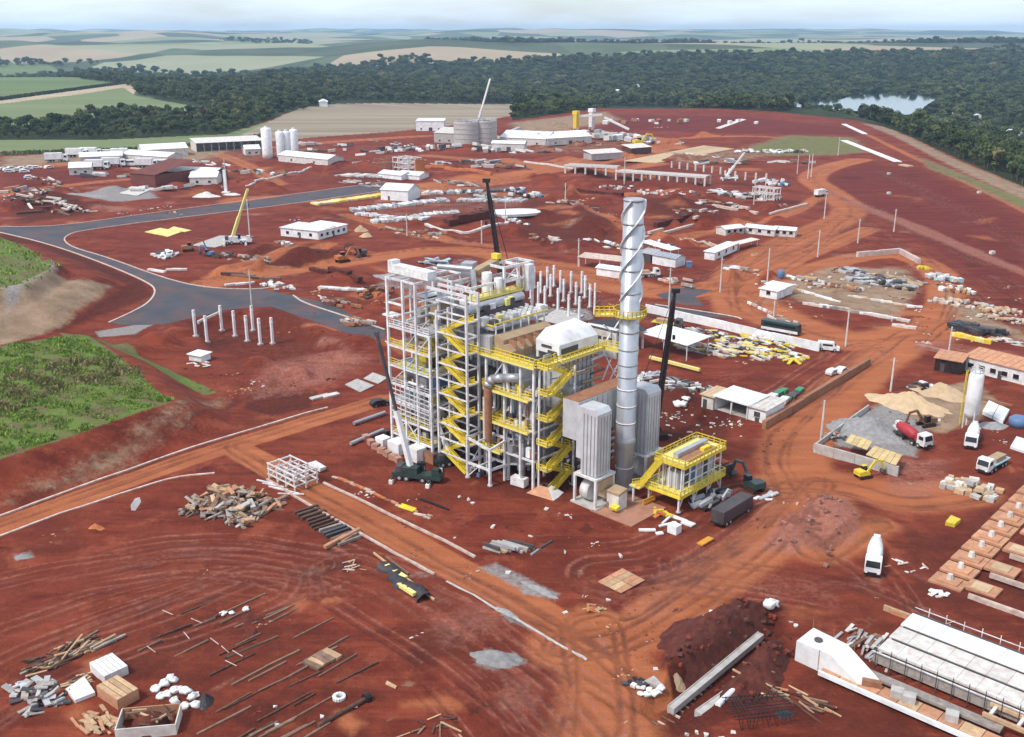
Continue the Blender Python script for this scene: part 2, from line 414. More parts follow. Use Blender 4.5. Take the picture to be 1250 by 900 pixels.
ROADS = [
    ([(-160, 702), (0, 643), (120, 600), (240, 557), (360, 521), (470, 487)], 6.4, .8),
    ([(285, 545), (365, 592), (455, 638), (555, 694), (640, 737), (730, 790), (790, 840)], 6.6, 1.0),
    ([(690, 790), (770, 775), (830, 735), (900, 685), (955, 640), (1000, 590)], 11, 3.5),
    ([(730, 770), (745, 840), (735, 920)], 13, 4),
    ([(1000, 620), (985, 590), (962, 560), (980, 525), (1030, 472), (1080, 432), (1120, 410)], 14, 4),
    ([(960, 590), (1040, 590), (1100, 612), (1180, 600)], 12, 4),
    ([(1120, 412), (1150, 385), (1158, 352), (1140, 325), (1090, 308), (1020, 318), (960, 345), (930, 360)], 12, 3),
    ([(1130, 405), (1060, 420), (1000, 410), (940, 385), (905, 365)], 19, 6),
    ([(905, 380), (890, 345), (915, 318), (975, 290), (1030, 268), (1040, 255), (1015, 235), (985, 218), (1010, 204), (1050, 195)], 16, 4),
    ([(260, 345), (340, 330), (450, 316), (555, 302), (640, 318), (720, 345), (800, 360), (890, 352)], 14, 4),
    ([(640, 318), (720, 330), (790, 350)], 10, 5), ([(930, 362), (915, 372), (925, 385), (960, 395)], 7, 2), ([(890, 350), (940, 318), (1000, 300)], 7, 2), ([(1030, 268), (1000, 300), (950, 335)], 6, 2), ([(520, 190), (640, 200), (760, 190)], 12, 5), ([(400, 300), (330, 312), (260, 335)], 8, 3), ([(700, 250), (780, 285), (860, 300)], 6, 2.5), ([(420, 262), (520, 292), (600, 300)], 6, 3),
    ([(860, 352), (940, 328), (1010, 300), (1060, 280)], 10, 3),
    ([(300, 245), (430, 240), (560, 223), (650, 212), (740, 196), (800, 182), (810, 172)], 26, 8),
    ([(620, 195), (700, 210), (800, 200)], 16, 6), ([(560, 235), (700, 240), (820, 232)], 9, 4),
    ([(0, 238), (80, 226), (190, 216), (330, 205)], 10, 5), ([(340, 180), (420, 172), (520, 166)], 14, 6),
    ([(0, 206), (100, 200), (240, 178)], 16, 8), ([(250, 182), (300, 200), (340, 225)], 10, 5),
    ([(700, 160), (800, 168), (820, 180)], 24, 9), ([(780, 172), (900, 165), (980, 170)], 10, 5),
    ([(960, 640), (1000, 690), (1080, 640)], 5, 3), ([(380, 395), (450, 405), (500, 430)], 5, 2.5),
    ([(1060, 165), (1110, 190), (1180, 222), (1260, 262)], 5, 2),
    ([(760, 300), (850, 290), (960, 265), (1000, 240)], 7, 4), ([(640, 220), (560, 230), (470, 245)], 8, 4)]
RW = []
for pts, wd, soft in ROADS:
    r = pline(mA, 0, pts, wd, soft)
    if r is None: continue
    s, sd_ = r                                            # wheel ruts along the road
    for k in range(4):
        off = U(-wd * .38, wd * .38); wv = fbm(FX_[s], FY_[s], 25, k + 40) * wd * .3
        put(mB, 2, s, .8 * sstep(.75, .1, np.abs(sd_ - off - wv)) * sstep(.35, .6, vnoise(FX_[s], FY_[s], 30, k + 3) + .1))
for pts, n in [([(-60, 800), (120, 735), (260, 700), (400, 712), (500, 770), (600, 850), (660, 930)], 7), ([(-60, 730), (120, 690), (260, 670), (380, 690)], 6),
               ([(-60, 870), (60, 800), (180, 760), (300, 712)], 5), ([(420, 700), (560, 790), (700, 880)], 5), ([(430, 660), (560, 700), (680, 790)], 3),
               ([(960, 500), (1000, 480), (1070, 430)], 5), ([(870, 690), (930, 700), (1050, 720), (1150, 770)], 5), ([(980, 660), (1060, 720), (1060, 790)], 3),
               ([(740, 700), (830, 690), (930, 610)], 4), ([(1000, 230), (1110, 280), (1260, 350)], 6), ([(1010, 245), (1120, 300), (1260, 400)], 4), ([(1080, 210), (1180, 260), (1280, 320)], 5),
               ([(560, 300), (660, 340), (800, 385), (960, 430)], 4), ([(150, 255), (300, 260), (420, 265)], 3), ([(640, 480), (800, 480), (900, 460)], 3), ([(880, 340), (960, 300), (1040, 270)], 4)]:
    w = smooth(PP(pts)); s = window(w, 14)
    d, sg = linesd(FX_[s], FY_[s], w); q = d * sg
    for k in range(n):
        off = U(-9, 9); wd = U(.22, .6); wv = fbm(FX_[s], FY_[s], 30, k + 60) * 3
        for o2 in (-.95, .95):
            put(mB, 2, s, U(.4, .9) * sstep(wd * 2, wd * .3, np.abs(q - off - o2 - wv)) * sstep(.3, .6, vnoise(FX_[s], FY_[s], 25, k + 30))); put(mB, 0, s, .5 * sstep(wd * 1.6, wd * .2, np.abs(q - off - o2 - wv - wd * 2.4)) * sstep(.3, .6, vnoise(FX_[s], FY_[s], 25, k + 30)))
for pts, soft, a in [([(775, 850), (850, 750), (960, 735), (965, 790), (940, 860), (830, 905), (770, 890)], 2.5, .8), ([(560, 345), (660, 335), (740, 365), (740, 395), (640, 402), (570, 385)], 4, .8),
                     ([(160, 740), (300, 712), (380, 745), (460, 800), (480, 860), (430, 960), (160, 960), (120, 800)], 3, .45), ([(1085, 640), (1150, 640), (1260, 560), (1300, 640), (1300, 800), (1180, 770), (1090, 740)], 4, .55),
                     ([(225, 390), (345, 372), (430, 425), (340, 445), (250, 430)], 3, .55), ([(300, 305), (380, 296), (430, 312), (370, 335), (310, 325)], 6, .9), ([(640, 240), (740, 250), (760, 290), (700, 300), (620, 285)], 10, .7),
                     ([(770, 240), (900, 250), (890, 275), (800, 275)], 8, .7), ([(440, 540), (560, 590), (690, 620), (760, 600), (720, 560), (560, 520)], 4, .6), ([(760, 480), (830, 470), (900, 500), (880, 560), (810, 540)], 4, .8),
                     ([(0, 240), (90, 235), (120, 262), (20, 275)], 8, .7), ([(180, 240), (330, 235), (300, 255)], 8, .5), ([(460, 230), (640, 235), (640, 280), (500, 285)], 10, .4), ([(700, 190), (880, 205), (860, 235), (700, 225)], 12, .4),
                     ([(-60, 376), (0, 362), (40, 352), (66, 330), (73, 326), (76, 330), (50, 356), (0, 370), (-60, 384)], 1.5, 1.0), ([(298, 482), (340, 472), (388, 478), (380, 498), (330, 508), (300, 500)], 2, .95), ([(-60, 610), (250, 508), (290, 478), (300, 490), (60, 590), (-60, 640)], 2.5, .7), ([(0, 385), (90, 378), (170, 340), (190, 360), (100, 395), (0, 410)], 3, .8), ([(0, 280), (70, 300), (180, 345), (150, 345), (50, 305), (0, 295)], 2, .8),
                     ([(1010, 780), (1250, 900), (1250, 960), (1000, 960), (940, 860)], 3, .6), ([(700, 760), (760, 700), (800, 720), (750, 780)], 2, .4), ([(360, 225), (420, 205), (520, 215), (500, 228)], 8, .5)]:
    ppoly(mA, 1, pts, soft, a)
for pts, soft in [([(-160, 592), (0, 560), (110, 524), (208, 492), (152, 442), (92, 412), (0, 425), (-160, 440)], 1.5), ([(70, 405), (110, 412), (265, 478), (250, 482), (150, 432)], 1.0),
                  ([(-120, 296), (0, 296), (45, 315), (62, 328), (20, 348), (-120, 365)], 3), ]:
    ppoly(mA, 2, pts, soft)
for pts, soft in [([(900, 182), (960, 165), (1045, 168), (1062, 186), (1020, 190), (940, 191)], 12), ([(1130, 205), (1180, 225), (1260, 262), (1260, 246), (1165, 208), (1120, 190)], 6)]: ppoly(mA, 2, pts, soft, .62); ppoly(mB, 1, pts, soft, .7)
for pts, soft, a in [([(580, 692), (605, 685), (685, 724), (678, 734), (640, 726)], 1.2, .62), ([(605, 742), (640, 760), (652, 772), (612, 756)], 1.0, .6), ([(576, 796), (600, 788), (645, 802), (645, 812), (600, 820), (578, 812)], 1.4, .62),
                     ([(12, 677), (40, 671), (44, 681), (18, 687)], 1.0, .5), ([(115, 405), (200, 390), (165, 408), (120, 412)], 1.2, .8),
                     ([(90, 235), (180, 228), (195, 242), (130, 246)], 6, .8), ([(440, 345), (560, 318), (600, 330), (500, 360)], 5, .5), ([(640, 375), (720, 375), (728, 390), (650, 392)], 2, .6), ([(0, 330), (70, 325), (75, 340), (0, 370)], 3, .6),
                     ([(440, 232), (640, 225), (650, 262), (450, 272)], 8, .35), ([(930, 350), (1110, 330), (1125, 355), (1090, 385), (980, 370)], 5, .25), ([(1010, 520), (1080, 492), (1135, 520), (1120, 560), (1020, 545)], 2, .8)]:
    ppoly(mA, 3, pts, soft, a)
for pts, soft, a in [([(925, 668), (950, 640), (985, 615), (1030, 608), (1052, 640), (1045, 660), (1000, 668), (960, 675)], 3, 1.0), ([(700, 740), (860, 650), (1000, 600), (930, 690), (800, 760)], 4, .4), ([(1070, 560), (1170, 560), (1150, 610), (1080, 605)], 3, .5),
                     ([(500, 750), (600, 735), (620, 780), (540, 790)], 2.5, .5), ([(320, 440), (420, 415), (460, 440), (400, 470), (300, 490)], 5, .6), ([(1120, 412), (1250, 430), (1250, 450), (1130, 422)], 3, .5), ([(880, 690), (1000, 700), (1040, 740), (900, 730)], 4, .35), ([(1000, 233), (1010, 232), (1130, 277), (1260, 333), (1260, 342), (1120, 285)], 2.5, .75), ([(1105, 325), (1112, 323), (1260, 395), (1260, 403)], 2, .5),
                     ([(0, 325), (135, 345), (75, 385), (0, 400)], 5, .25)]:
    ppoly(mB, 0, pts, soft, a)
for pts, soft, a in [([(935, 352), (1010, 325), (1110, 328), (1125, 355), (1095, 388), (985, 372)], 4, .75), ([(1140, 345), (1260, 410), (1260, 420), (1170, 400)], 5, .7), ([(1060, 495), (1190, 462), (1230, 500), (1150, 530), (1080, 510)], 2, .8), ([(-60, 335), (0, 330), (60, 330), (138, 348), (110, 368), (75, 382), (0, 400), (-60, 410)], 3.5, .95),
                     ([(60, 560), (205, 492), (270, 478), (285, 490), (150, 545)], 4, .5), ([(-60, 600), (90, 545), (215, 500), (240, 510), (100, 570), (-60, 625)], 3, .42), ([(0, 192), (80, 186), (240, 180), (330, 166), (250, 196), (60, 200), (0, 206)], 14, .9), ([(620, 150), (740, 136), (760, 146), (640, 168)], 14, .8), ([(1050, 150), (1090, 166), (1170, 208), (1260, 250), (1260, 232), (1170, 196), (1085, 156)], 6, .9),
                     ([(800, 185), (880, 180), (960, 188), (900, 200), (820, 200)], 10, .5), ([(150, 190), (400, 178), (400, 190), (200, 205)], 14, .35), ([(600, 175), (760, 165), (770, 185), (620, 190)], 14, .4)]:
    ppoly(mB, 1, pts, soft, a)
for pts, soft, a in [([(990, 222), (1050, 198), (1120, 205), (1260, 268), (1260, 400), (1110, 285)], 9, .8), ([(740, 140), (900, 142), (1040, 156), (1050, 165), (900, 163), (740, 158)], 14, 1), ([(230, 350), (330, 330), (420, 330), (390, 350), (300, 365)], 8, .4),
                     ([(90, 285), (280, 255), (360, 262), (330, 300), (200, 330)], 10, .4), ([(1130, 415), (1250, 432), (1250, 418), (1180, 405)], 3, .8), ([(0, 210), (160, 208), (150, 225), (0, 230)], 12, .7)]:
    ppoly(mB, 3, pts, soft, a)
# random blotches of other soil all over the site
rb_ = random.Random(77); SITE = [(0, 215), (0, 270), (0, 900), (1250, 900), (1250, 420), (1250, 275), (1080, 180), (930, 165), (740, 160), (560, 180), (330, 196), (120, 206)]
for _ in range(420):
    b_ = rb_.choice((rb_.uniform(170, 330), rb_.uniform(200, 420), rb_.uniform(300, 900))); a_ = rb_.uniform(0, 1250)
    if polysd(np.array([a_]), np.array([b_]), SITE)[0] > -4 or (a_ < 300 and 290 < b_ < 640): continue
    cx0, cy0 = P0(a_, b_); k_ = max(.6, cy0 / 260); r0 = rb_.uniform(2, 8) * k_; an = rb_.choice((TH, TH + 1.57, 0, rb_.uniform(0, 3))); el = rb_.uniform(.25, .8)
    w = []
    for q in range(9):
        t_ = 6.283 * q / 9; rr_ = r0 * rb_.uniform(.55, 1.25); X_, Y_ = rr_ * math.cos(t_), rr_ * el * math.sin(t_); w.append((cx0 + X_ * math.cos(an) - Y_ * math.sin(an), cy0 + X_ * math.sin(an) + Y_ * math.cos(an)))
    arr, ch, am = rb_.choice(((mA, 1, .75), (mA, 1, .65), (mA, 0, .7), (mA, 0, .6), (mB, 0, .7), (mB, 3, .8), (mA, 1, .8), (mB, 1, .45), (mA, 3, .4)))
    ppoly(arr, ch, w, r0 * .45, am * rb_.uniform(.7, 1.1), True)
mA = mA.reshape(NR, NC, 4); mB = mB.reshape(NR, NC, 4)
# fine ground relief: ruts sink, loose ground is lumpy, roads stay smooth
flat = np.clip(mA[..., 0] * .85, 0, 1)
lod = sstep(700, 250, GY)
GH = GH + lod * ((1 - flat) * (.55 * fbm(GX, GY, 9, 21, 4) + .35 * mA[..., 1] * fbm(GX, GY, 2.2, 22)) - .24 * mB[..., 2] + .10 * mA[..., 1] * 0)
ASPHALT = [  # polygons of the tarred roads
    [(-60, 268), (0, 277), (80, 275), (180, 262), (300, 246), (470, 222), (470, 232), (350, 249), (200, 268), (100, 281), (80, 287), (78, 297), (120, 310), (200, 340), (250, 351), (320, 353), (400, 370), (470, 402),
     (470, 413), (420, 405), (330, 374), (280, 378), (200, 396), (150, 397), (135, 394), (160, 380), (180, 368), (189, 355), (182, 345), (130, 322), (60, 297), (0, 283), (-60, 276)],
    [(800, 360), (835, 348), (870, 352), (848, 362), (860, 374), (830, 372)], [(795, 372), (850, 378), (900, 388), (800, 385)]]
AW = [PP(p) for p in ASPHALT]
GH = GH.ravel()
for w in AW:
    s = window(w, 8); k = sstep(4, .5, polysd(FX_[s], FY_[s], w)); GH[s] = GH[s] * (1 - k) + (-.06) * k
s = window(LAKE, 50); k = sstep(25, -5, polysd(FX_[s], FY_[s], LAKE)); GH[s] = GH[s] * (1 - k) + (LAKEZ - 2) * k
GH = GH.reshape(NR, NC)
GRID = (ys, us, GH)

# ---- the earth material: one network, masks pick what lies on the surface
def earth(name):
    m = bpy.data.materials.new(name); m.use_nodes = True; n = m.node_tree.nodes; l = m.node_tree.links
    b = n['Principled BSDF']; b.inputs['Roughness'].default_value = .95; b.inputs['Specular IOR Level'].default_value = .15
    g = n.new('ShaderNodeNewGeometry')
    def noise(sc, det=5, ro=.6, st=None):
        t = n.new('ShaderNodeTexNoise'); t.inputs['Scale'].default_value = sc; t.inputs['Detail'].default_value = det; t.inputs['Roughness'].default_value = ro
        if st:
            mpn = n.new('ShaderNodeMapping'); mpn.inputs['Rotation'].default_value = (0, 0, st[0]); mpn.inputs['Scale'].default_value = (st[1], 1, 1)
            l.new(g.outputs['Position'], mpn.inputs['Vector']); l.new(mpn.outputs['Vector'], t.inputs['Vector'])
        else: l.new(g.outputs['Position'], t.inputs['Vector'])
        return t.outputs['Fac']
    def ramp(f, c0, c1, p0=.3, p1=.7):
        r = n.new('ShaderNodeValToRGB'); r.color_ramp.elements[0].position = p0; r.color_ramp.elements[1].position = p1
        r.color_ramp.elements[0].color = c0 + (1,); r.color_ramp.elements[1].color = c1 + (1,); l.new(f, r.inputs['Fac']); return r.outputs['Color']
    def mth(op, a, b_, c=None):
        q = n.new('ShaderNodeMath'); q.operation = op; q.use_clamp = False
        for i, v in enumerate((a, b_, c)):
            if v is None: continue
            if isinstance(v, (int, float)): q.inputs[i].default_value = v
            else: l.new(v, q.inputs[i])
        return q.outputs[0]
    def mix(f, a, b_):
        q = n.new('ShaderNodeMix'); q.data_type = 'RGBA'
        if isinstance(f, (int, float)): q.inputs[0].default_value = f
        else: l.new(f, q.inputs[0])
        l.new(a, q.inputs[6])
        if isinstance(b_, tuple): q.inputs[7].default_value = b_ + (1,)
        else: l.new(b_, q.inputs[7])
        return q.outputs[2]
    def attr(nm):
        a = n.new('ShaderNodeAttribute'); a.attribute_name = nm; s = n.new('ShaderNodeSeparateColor'); l.new(a.outputs['Color'], s.inputs['Color'])
        return s.outputs[0], s.outputs[1], s.outputs[2], a.outputs['Alpha']
    nf, nm_, nl = noise(1.3, 6, .7), noise(.16, 6, .62), noise(.028, 5, .6)
    ns1, ns2 = noise(.22, 6, .7, (.85, .16)), noise(.3, 6, .7, (-.75, .14))
    def msk(f, amt=.8, hard=.22):
        v = mth('ADD', f, mth('MULTIPLY', mth('SUBTRACT', nm_, .5), amt)); v = mth('ADD', v, mth('MULTIPLY', mth('SUBTRACT', nf, .5), amt * .8)); v = mth('ADD', v, mth('MULTIPLY', mth('SUBTRACT', noise(.5, 4, .6), .5), amt * .7))
        r = n.new('ShaderNodeMapRange'); r.interpolation_type = 'SMOOTHSTEP'; r.inputs['From Min'].default_value = .5 - hard; r.inputs['From Max'].default_value = .5 + hard
        l.new(v, r.inputs['Value']); return r.outputs['Result']
    road, dark, grass, grav = attr('mA'); pink, straw, rut, maroon = attr('mB')
    c = ramp(nm_, (.098, .024, .016), (.190, .056, .035), .33, .67)
    c = mix(mth('MULTIPLY', ramp(nl, (0, 0, 0), (1, 1, 1), .42, .62), .55), c, (.215, .072, .040))
    c = mix(mth('MULTIPLY', ramp(ns1, (0, 0, 0), (1, 1, 1), .5, .62), .55), c, (.070, .019, .014))
    c = mix(mth('MULTIPLY', ramp(ns2, (0, 0, 0), (1, 1, 1), .54, .66), .45), c, (.27, .092, .052))
    np1, np2 = noise(.055, 7, .68), noise(.085, 7, .7)
    c = mix(mth('MULTIPLY', ramp(np1, (0, 0, 0), (1, 1, 1), .53, .60), .5), c, ramp(nf, (.062, .019, .014), (.115, .034, .022)))
    c = mix(mth('MULTIPLY', ramp(np2, (0, 0, 0), (1, 1, 1), .55, .63), .5), c, ramp(nf, (.22, .078, .046), (.31, .125, .078)))
    c = mix(mth('MULTIPLY', msk(maroon, .5, .35), .75), c, ramp(ns2, (.080, .018, .018), (.135, .034, .030), .35, .65))
    c = mix(mth('MULTIPLY', msk(dark, .9), .85), c, ramp(nf, (.040, .014, .011), (.105, .033, .023)))
    ml = n.new('ShaderNodeMix'); ml.data_type = 'RGBA'; ml.blend_type = 'MULTIPLY'; ml.inputs[0].default_value = 1; l.new(c, ml.inputs[6]); ml.inputs[7].default_value = (1.12, .74, .61, 1); c = ml.outputs[2]
    c = mix(mth('MULTIPLY', msk(road, .42, .3), .95), c, mix(.5, ramp(nl, (.31, .092, .036), (.45, .148, .060)), ramp(ns1, (.23, .064, .027), (.47, .158, .066), .35, .65)))
    c = mix(mth('MULTIPLY', msk(pink, .8, .35), .88), c, ramp(nf, (.22, .076, .052), (.38, .160, .116)))
    c = mix(mth('MULTIPLY', msk(straw, .8, .3), .9), c, ramp(nm_, (.20, .135, .085), (.36, .255, .165)))
    c = mix(mth('MULTIPLY', msk(grav, .6), .95), c, ramp(nf, (.17, .155, .145), (.33, .31, .295)))
    c = mix(msk(grass, .9, .2), c, mix(ramp(nm_, (0, 0, 0), (1, 1, 1), .42, .62), ramp(nf, (.07, .12, .022), (.16, .22, .045)), (.14, .10, .055)))
    c = mix(mth('MULTIPLY', mth('MULTIPLY', rut, ramp(nm_, (.3, .3, .3), (1, 1, 1), .4, .6)), .75), c, (.075, .024, .018))
    spk = ramp(nf, (0, 0, 0), (1, 1, 1), .30, .34)
    c = mix(mth('MULTIPLY', mth('SUBTRACT', 1.0, spk), .5), c, (.06, .022, .018))
    l.new(c, b.inputs['Base Color'])
    hgt = mth('ADD', mth('MULTIPLY', nf, .25), mth('MULTIPLY', nm_, .9)); hgt = mth('ADD', hgt, mth('MULTIPLY', ns1, .6))
    bp = n.new('ShaderNodeBump'); bp.inputs['Strength'].default_value = 1.0; bp.inputs['Distance'].default_value = 1.0
    l.new(hgt, bp.inputs['Height']); l.new(bp.outputs['Normal'], b.inputs['Normal'])
    return m
def farmat(name, c0, c1, sc, st=None, bump=0., c2=None):
    m = bpy.data.materials.new(name); m.use_nodes = True; n = m.node_tree.nodes; l = m.node_tree.links; b = n['Principled BSDF']
    b.inputs['Roughness'].default_value = .95; b.inputs['Specular IOR Level'].default_value = .1
    g = n.new('ShaderNodeNewGeometry'); t = n.new('ShaderNodeTexNoise'); t.inputs['Scale'].default_value = sc; t.inputs['Detail'].default_value = 6
    mpn = n.new('ShaderNodeMapping')
    if st: mpn.inputs['Rotation'].default_value = (0, 0, st[0]); mpn.inputs['Scale'].default_value = (st[1], 1, 1)
    l.new(g.outputs['Position'], mpn.inputs['Vector']); l.new(mpn.outputs['Vector'], t.inputs['Vector'])
    r = n.new('ShaderNodeValToRGB'); r.color_ramp.elements[0].position = .35; r.color_ramp.elements[1].position = .65
    r.color_ramp.elements[0].color = c0 + (1,); r.color_ramp.elements[1].color = c1 + (1,); l.new(t.outputs['Fac'], r.inputs['Fac']); cur = r.outputs['Color']
    if c2:
        v = n.new('ShaderNodeTexVoronoi'); v.inputs['Scale'].default_value = .0022; v.inputs['Randomness'].default_value = 1
        l.new(g.outputs['Position'], v.inputs['Vector']); rr = n.new('ShaderNodeValToRGB'); rr.color_ramp.interpolation = 'CONSTANT'
        e = rr.color_ramp.elements; e[0].position = 0; e[0].color = c2[0] + (1,); e[1].position = .3; e[1].color = c2[1] + (1,)
        for k, cc in enumerate(c2[2:]): q = e.new(.5 + .15 * k); q.color = cc + (1,)
        sp = n.new('ShaderNodeSeparateColor'); l.new(v.outputs['Color'], sp.inputs['Color']); l.new(sp.outputs[0], rr.inputs['Fac'])
        mmx = n.new('ShaderNodeMix'); mmx.data_type = 'RGBA'; mmx.inputs[0].default_value = .75; l.new(cur, mmx.inputs[6]); l.new(rr.outputs['Color'], mmx.inputs[7]); cur = mmx.outputs[2]
    l.new(cur, b.inputs['Base Color'])
    return m
EARTH = earth('earth')
CROP = farmat('young_crop', (.105, .145, .055), (.15, .19, .08), .01, (.3, .12))
CROP2 = farmat('pale_crop', (.14, .175, .075), (.19, .215, .105), .01, (.25, .12))
STRAWM = farmat('dry_verge', (.19, .165, .095), (.26, .22, .13), .03, (.2, .2))
PLOUGH = farmat('ploughed_soil', (.22, .17, .12), (.32, .26, .19), .05, (.12, .06))
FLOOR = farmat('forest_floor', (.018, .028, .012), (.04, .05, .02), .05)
HILLS = farmat('hill_pasture', (.12, .15, .07), (.27, .28, .17), .005, None, 0, [(.03, .05, .03), (.21, .24, .12), (.40, .30, .21), (.06, .09, .05), (.30, .30, .19)])
TRACKM = farmat('tan_track', (.36, .27, .18), (.46, .36, .25), .02)
FOREST_PX = [(70, 93), (110, 88), (165, 98), (240, 101), (315, 98), (345, 90), (420, 84), (520, 79), (640, 74), (800, 69), (1000, 67), (1250, 65), (1500, 64), (1600, 330), (1400, 290),
             (1250, 228), (1170, 194), (1085, 155), (1045, 147), (940, 136), (860, 132), (740, 130), (700, 137), (625, 147), (640, 127), (420, 124), (345, 139), (300, 150), (245, 150), (262, 131), (170, 116), (160, 106), (100, 96)]
HEDGE_PX = [(-300, 172), (0, 154), (60, 151), (150, 139), (230, 140), (300, 130), (345, 141), (275, 164), (120, 171), (0, 171), (-300, 190)]
def dense(px):
    q = []
    for a, b in zip(px, px[1:] + px[:1]):
        n = max(1, int(math.hypot(a[0] - b[0], a[1] - b[1]) / 14)); q += [(a[0] + (b[0] - a[0]) * k / n, a[1] + (b[1] - a[1]) * k / n) for k in range(n)]
    return q
FOREST = PP(dense(FOREST_PX)); HEDGE = PP(dense(HEDGE_PX))
FIELDS = {'crop_field': (CROP, [[(-400, 80), (0, 76), (60, 79), (75, 90), (100, 97), (156, 102), (0, 122), (-400, 150)]]),
          'pale_crop_field': (CROP2, [[(-400, 162), (0, 127), (100, 114), (150, 106), (164, 117), (246, 131), (225, 140), (150, 139), (60, 151), (0, 154), (-400, 178)]]),
          'farm_track': (TRACKM, [[(-400, 152), (0, 123), (156, 102), (166, 106), (164, 116), (150, 107), (100, 115), (0, 127), (-400, 160)]]),
          'meadow_strip': (CROP2, [[(-400, 192), (0, 171), (120, 171), (275, 164), (345, 143), (345, 150), (270, 176), (160, 184), (0, 189), (-400, 215)]]),
          'ploughed_field': (PLOUGH, [[(345, 141), (402, 127), (470, 126), (638, 127), (622, 142), (560, 152), (480, 161), (380, 168), (250, 180), (240, 176), (275, 174)]])}
FCX = (GX[:-1, :-1] + GX[1:, 1:] + GX[1:, :-1] + GX[:-1, 1:]) / 4; FCY = (GY[:-1, :-1] + GY[1:, 1:] + GY[1:, :-1] + GY[:-1, 1:]) / 4
reg = np.zeros(FCX.shape, int)
rd = (mA[:-1, :-1, 0] + mA[1:, 1:, 0]) / 2
gr = (mA[:-1, :-1, 2] + mA[1:, 1:, 2]) / 2
reg[(rd > .5)] = 1; reg[(gr > .5)] = 2
edge_f = FCX - np.interp(FCY, EY, EX)
farm = FCY > 1150
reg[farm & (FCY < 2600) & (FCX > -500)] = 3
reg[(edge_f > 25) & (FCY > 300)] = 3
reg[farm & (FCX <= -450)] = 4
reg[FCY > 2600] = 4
rg = reg.ravel(); CX_, CY_ = FCX.ravel(), FCY.ravel()
def mark(poly, rid):
    i = np.nonzero((CY_ > min(p[1] for p in poly)) & (CY_ < max(p[1] for p in poly)) & (CX_ > min(p[0] for p in poly)) & (CX_ < max(p[0] for p in poly)))[0]
    rg[i[polysd(CX_[i], CY_[i], poly) < 0]] = rid
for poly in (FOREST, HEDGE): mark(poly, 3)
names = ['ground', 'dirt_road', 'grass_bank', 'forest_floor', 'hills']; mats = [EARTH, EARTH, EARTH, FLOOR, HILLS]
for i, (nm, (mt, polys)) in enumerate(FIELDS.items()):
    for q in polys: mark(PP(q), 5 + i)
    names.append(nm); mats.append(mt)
reg = rg.reshape(reg.shape)
VX = np.stack([GX, GY, GH], -1).reshape(-1, 3); A_ = mA.reshape(-1, 4); B_ = mB.reshape(-1, 4)
idx = np.arange(NR * NC).reshape(NR, NC)
Q = np.stack([idx[:-1, :-1], idx[:-1, 1:], idx[1:, 1:], idx[1:, :-1]], -1)
for rid, (nm, mt) in enumerate(zip(names, mats)):
    q = Q[reg == rid]
    if len(q) == 0: continue
    uq, inv = np.unique(q.ravel(), return_inverse=True); n = len(q)
    me = bpy.data.meshes.new(nm); me.vertices.add(len(uq)); me.vertices.foreach_set('co', VX[uq].astype(np.float32).ravel())
    me.loops.add(n * 4); me.loops.foreach_set('vertex_index', inv.astype(np.int32).ravel())
    me.polygons.add(n); me.polygons.foreach_set('loop_start', np.arange(0, n * 4, 4, dtype=np.int32)); me.polygons.foreach_set('loop_total', np.full(n, 4, np.int32))
    me.update(calc_edges=True)
    me.polygons.foreach_set('use_smooth', np.ones(n, bool))
    if mt is EARTH:
        for an, arr in (('mA', A_), ('mB', B_)):
            a = me.attributes.new(an, 'FLOAT_COLOR', 'POINT'); a.data.foreach_set('color', arr[uq].astype(np.float32).ravel())
    me.materials.append(mt); me.validate(); o = link(nm, me); tag(o, kind='structure')
# tarred roads lie 5 cm above the levelled ground
for w in AW:
    me = MB().prism(w, -.10, 0.0).mesh('asphalt_road', ASPH); tag(link('asphalt_road', me), kind='structure')
# the lake
wm = bpy.data.materials.new('lake_water'); wm.use_nodes = True; wb = wm.node_tree.nodes['Principled BSDF']
wb.inputs['Base Color'].default_value = (.02, .035, .04, 1); wb.inputs['Roughness'].default_value = .07
tt = wm.node_tree.nodes.new('ShaderNodeTexNoise'); tt.inputs['Scale'].default_value = .25; bb = wm.node_tree.nodes.new('ShaderNodeBump'); bb.inputs['Strength'].default_value = .05
wm.node_tree.links.new(tt.outputs['Fac'], bb.inputs['Height']); wm.node_tree.links.new(bb.outputs['Normal'], wb.inputs['Normal'])
cx_, cy_ = np.mean([p[0] for p in LAKE]), np.mean([p[1] for p in LAKE])
me = bpy.data.meshes.new('lake'); big = [(cx_ + (p[0] - cx_) * 1.06, cy_ + (p[1] - cy_) * 1.06, LAKEZ) for p in LAKE]
me.from_pydata(big, [], [tuple(range(len(big)))]); me.materials.append(wm); tag(link('lake', me), kind='structure')

# kerbs: each run of kerb stones is a thing of its own
def kerb(pts, label, w=.35, h=.16, m=None, name='kerb', cat='kerb', z0=None, group=None):
    w_ = PP(pts) if len(pts) == 2 else smooth(PP(pts), 2); b = MB()
    for (ax, ay), (bx_, by_) in zip(w_[:-1], w_[1:]):
        za = hz(ax, ay) if z0 is None else z0; zb = hz(bx_, by_) if z0 is None else z0
        b.beam((ax, ay, za + h / 2 - .06), (bx_, by_, zb + h / 2 - .06), w, h + .12)
    return solo(name, m or KERB, b, label, cat, group=group)
kerb([(-40, 645), (0, 631), (110, 590), (220, 551), (320, 521), (400, 498)], 'pale kerb along the far side of the dirt road below the grass bank', .45, .25)
kerb([(-40, 670), (0, 655), (60, 632), (150, 602), (215, 582), (262, 578)], 'pale kerb curving along the near side of the dirt road on the left', .4, .2)
kerb([(326, 586), (420, 641), (530, 702)], 'straight pale kerb on the near side of the road beside the rubble pile', .4, .3)
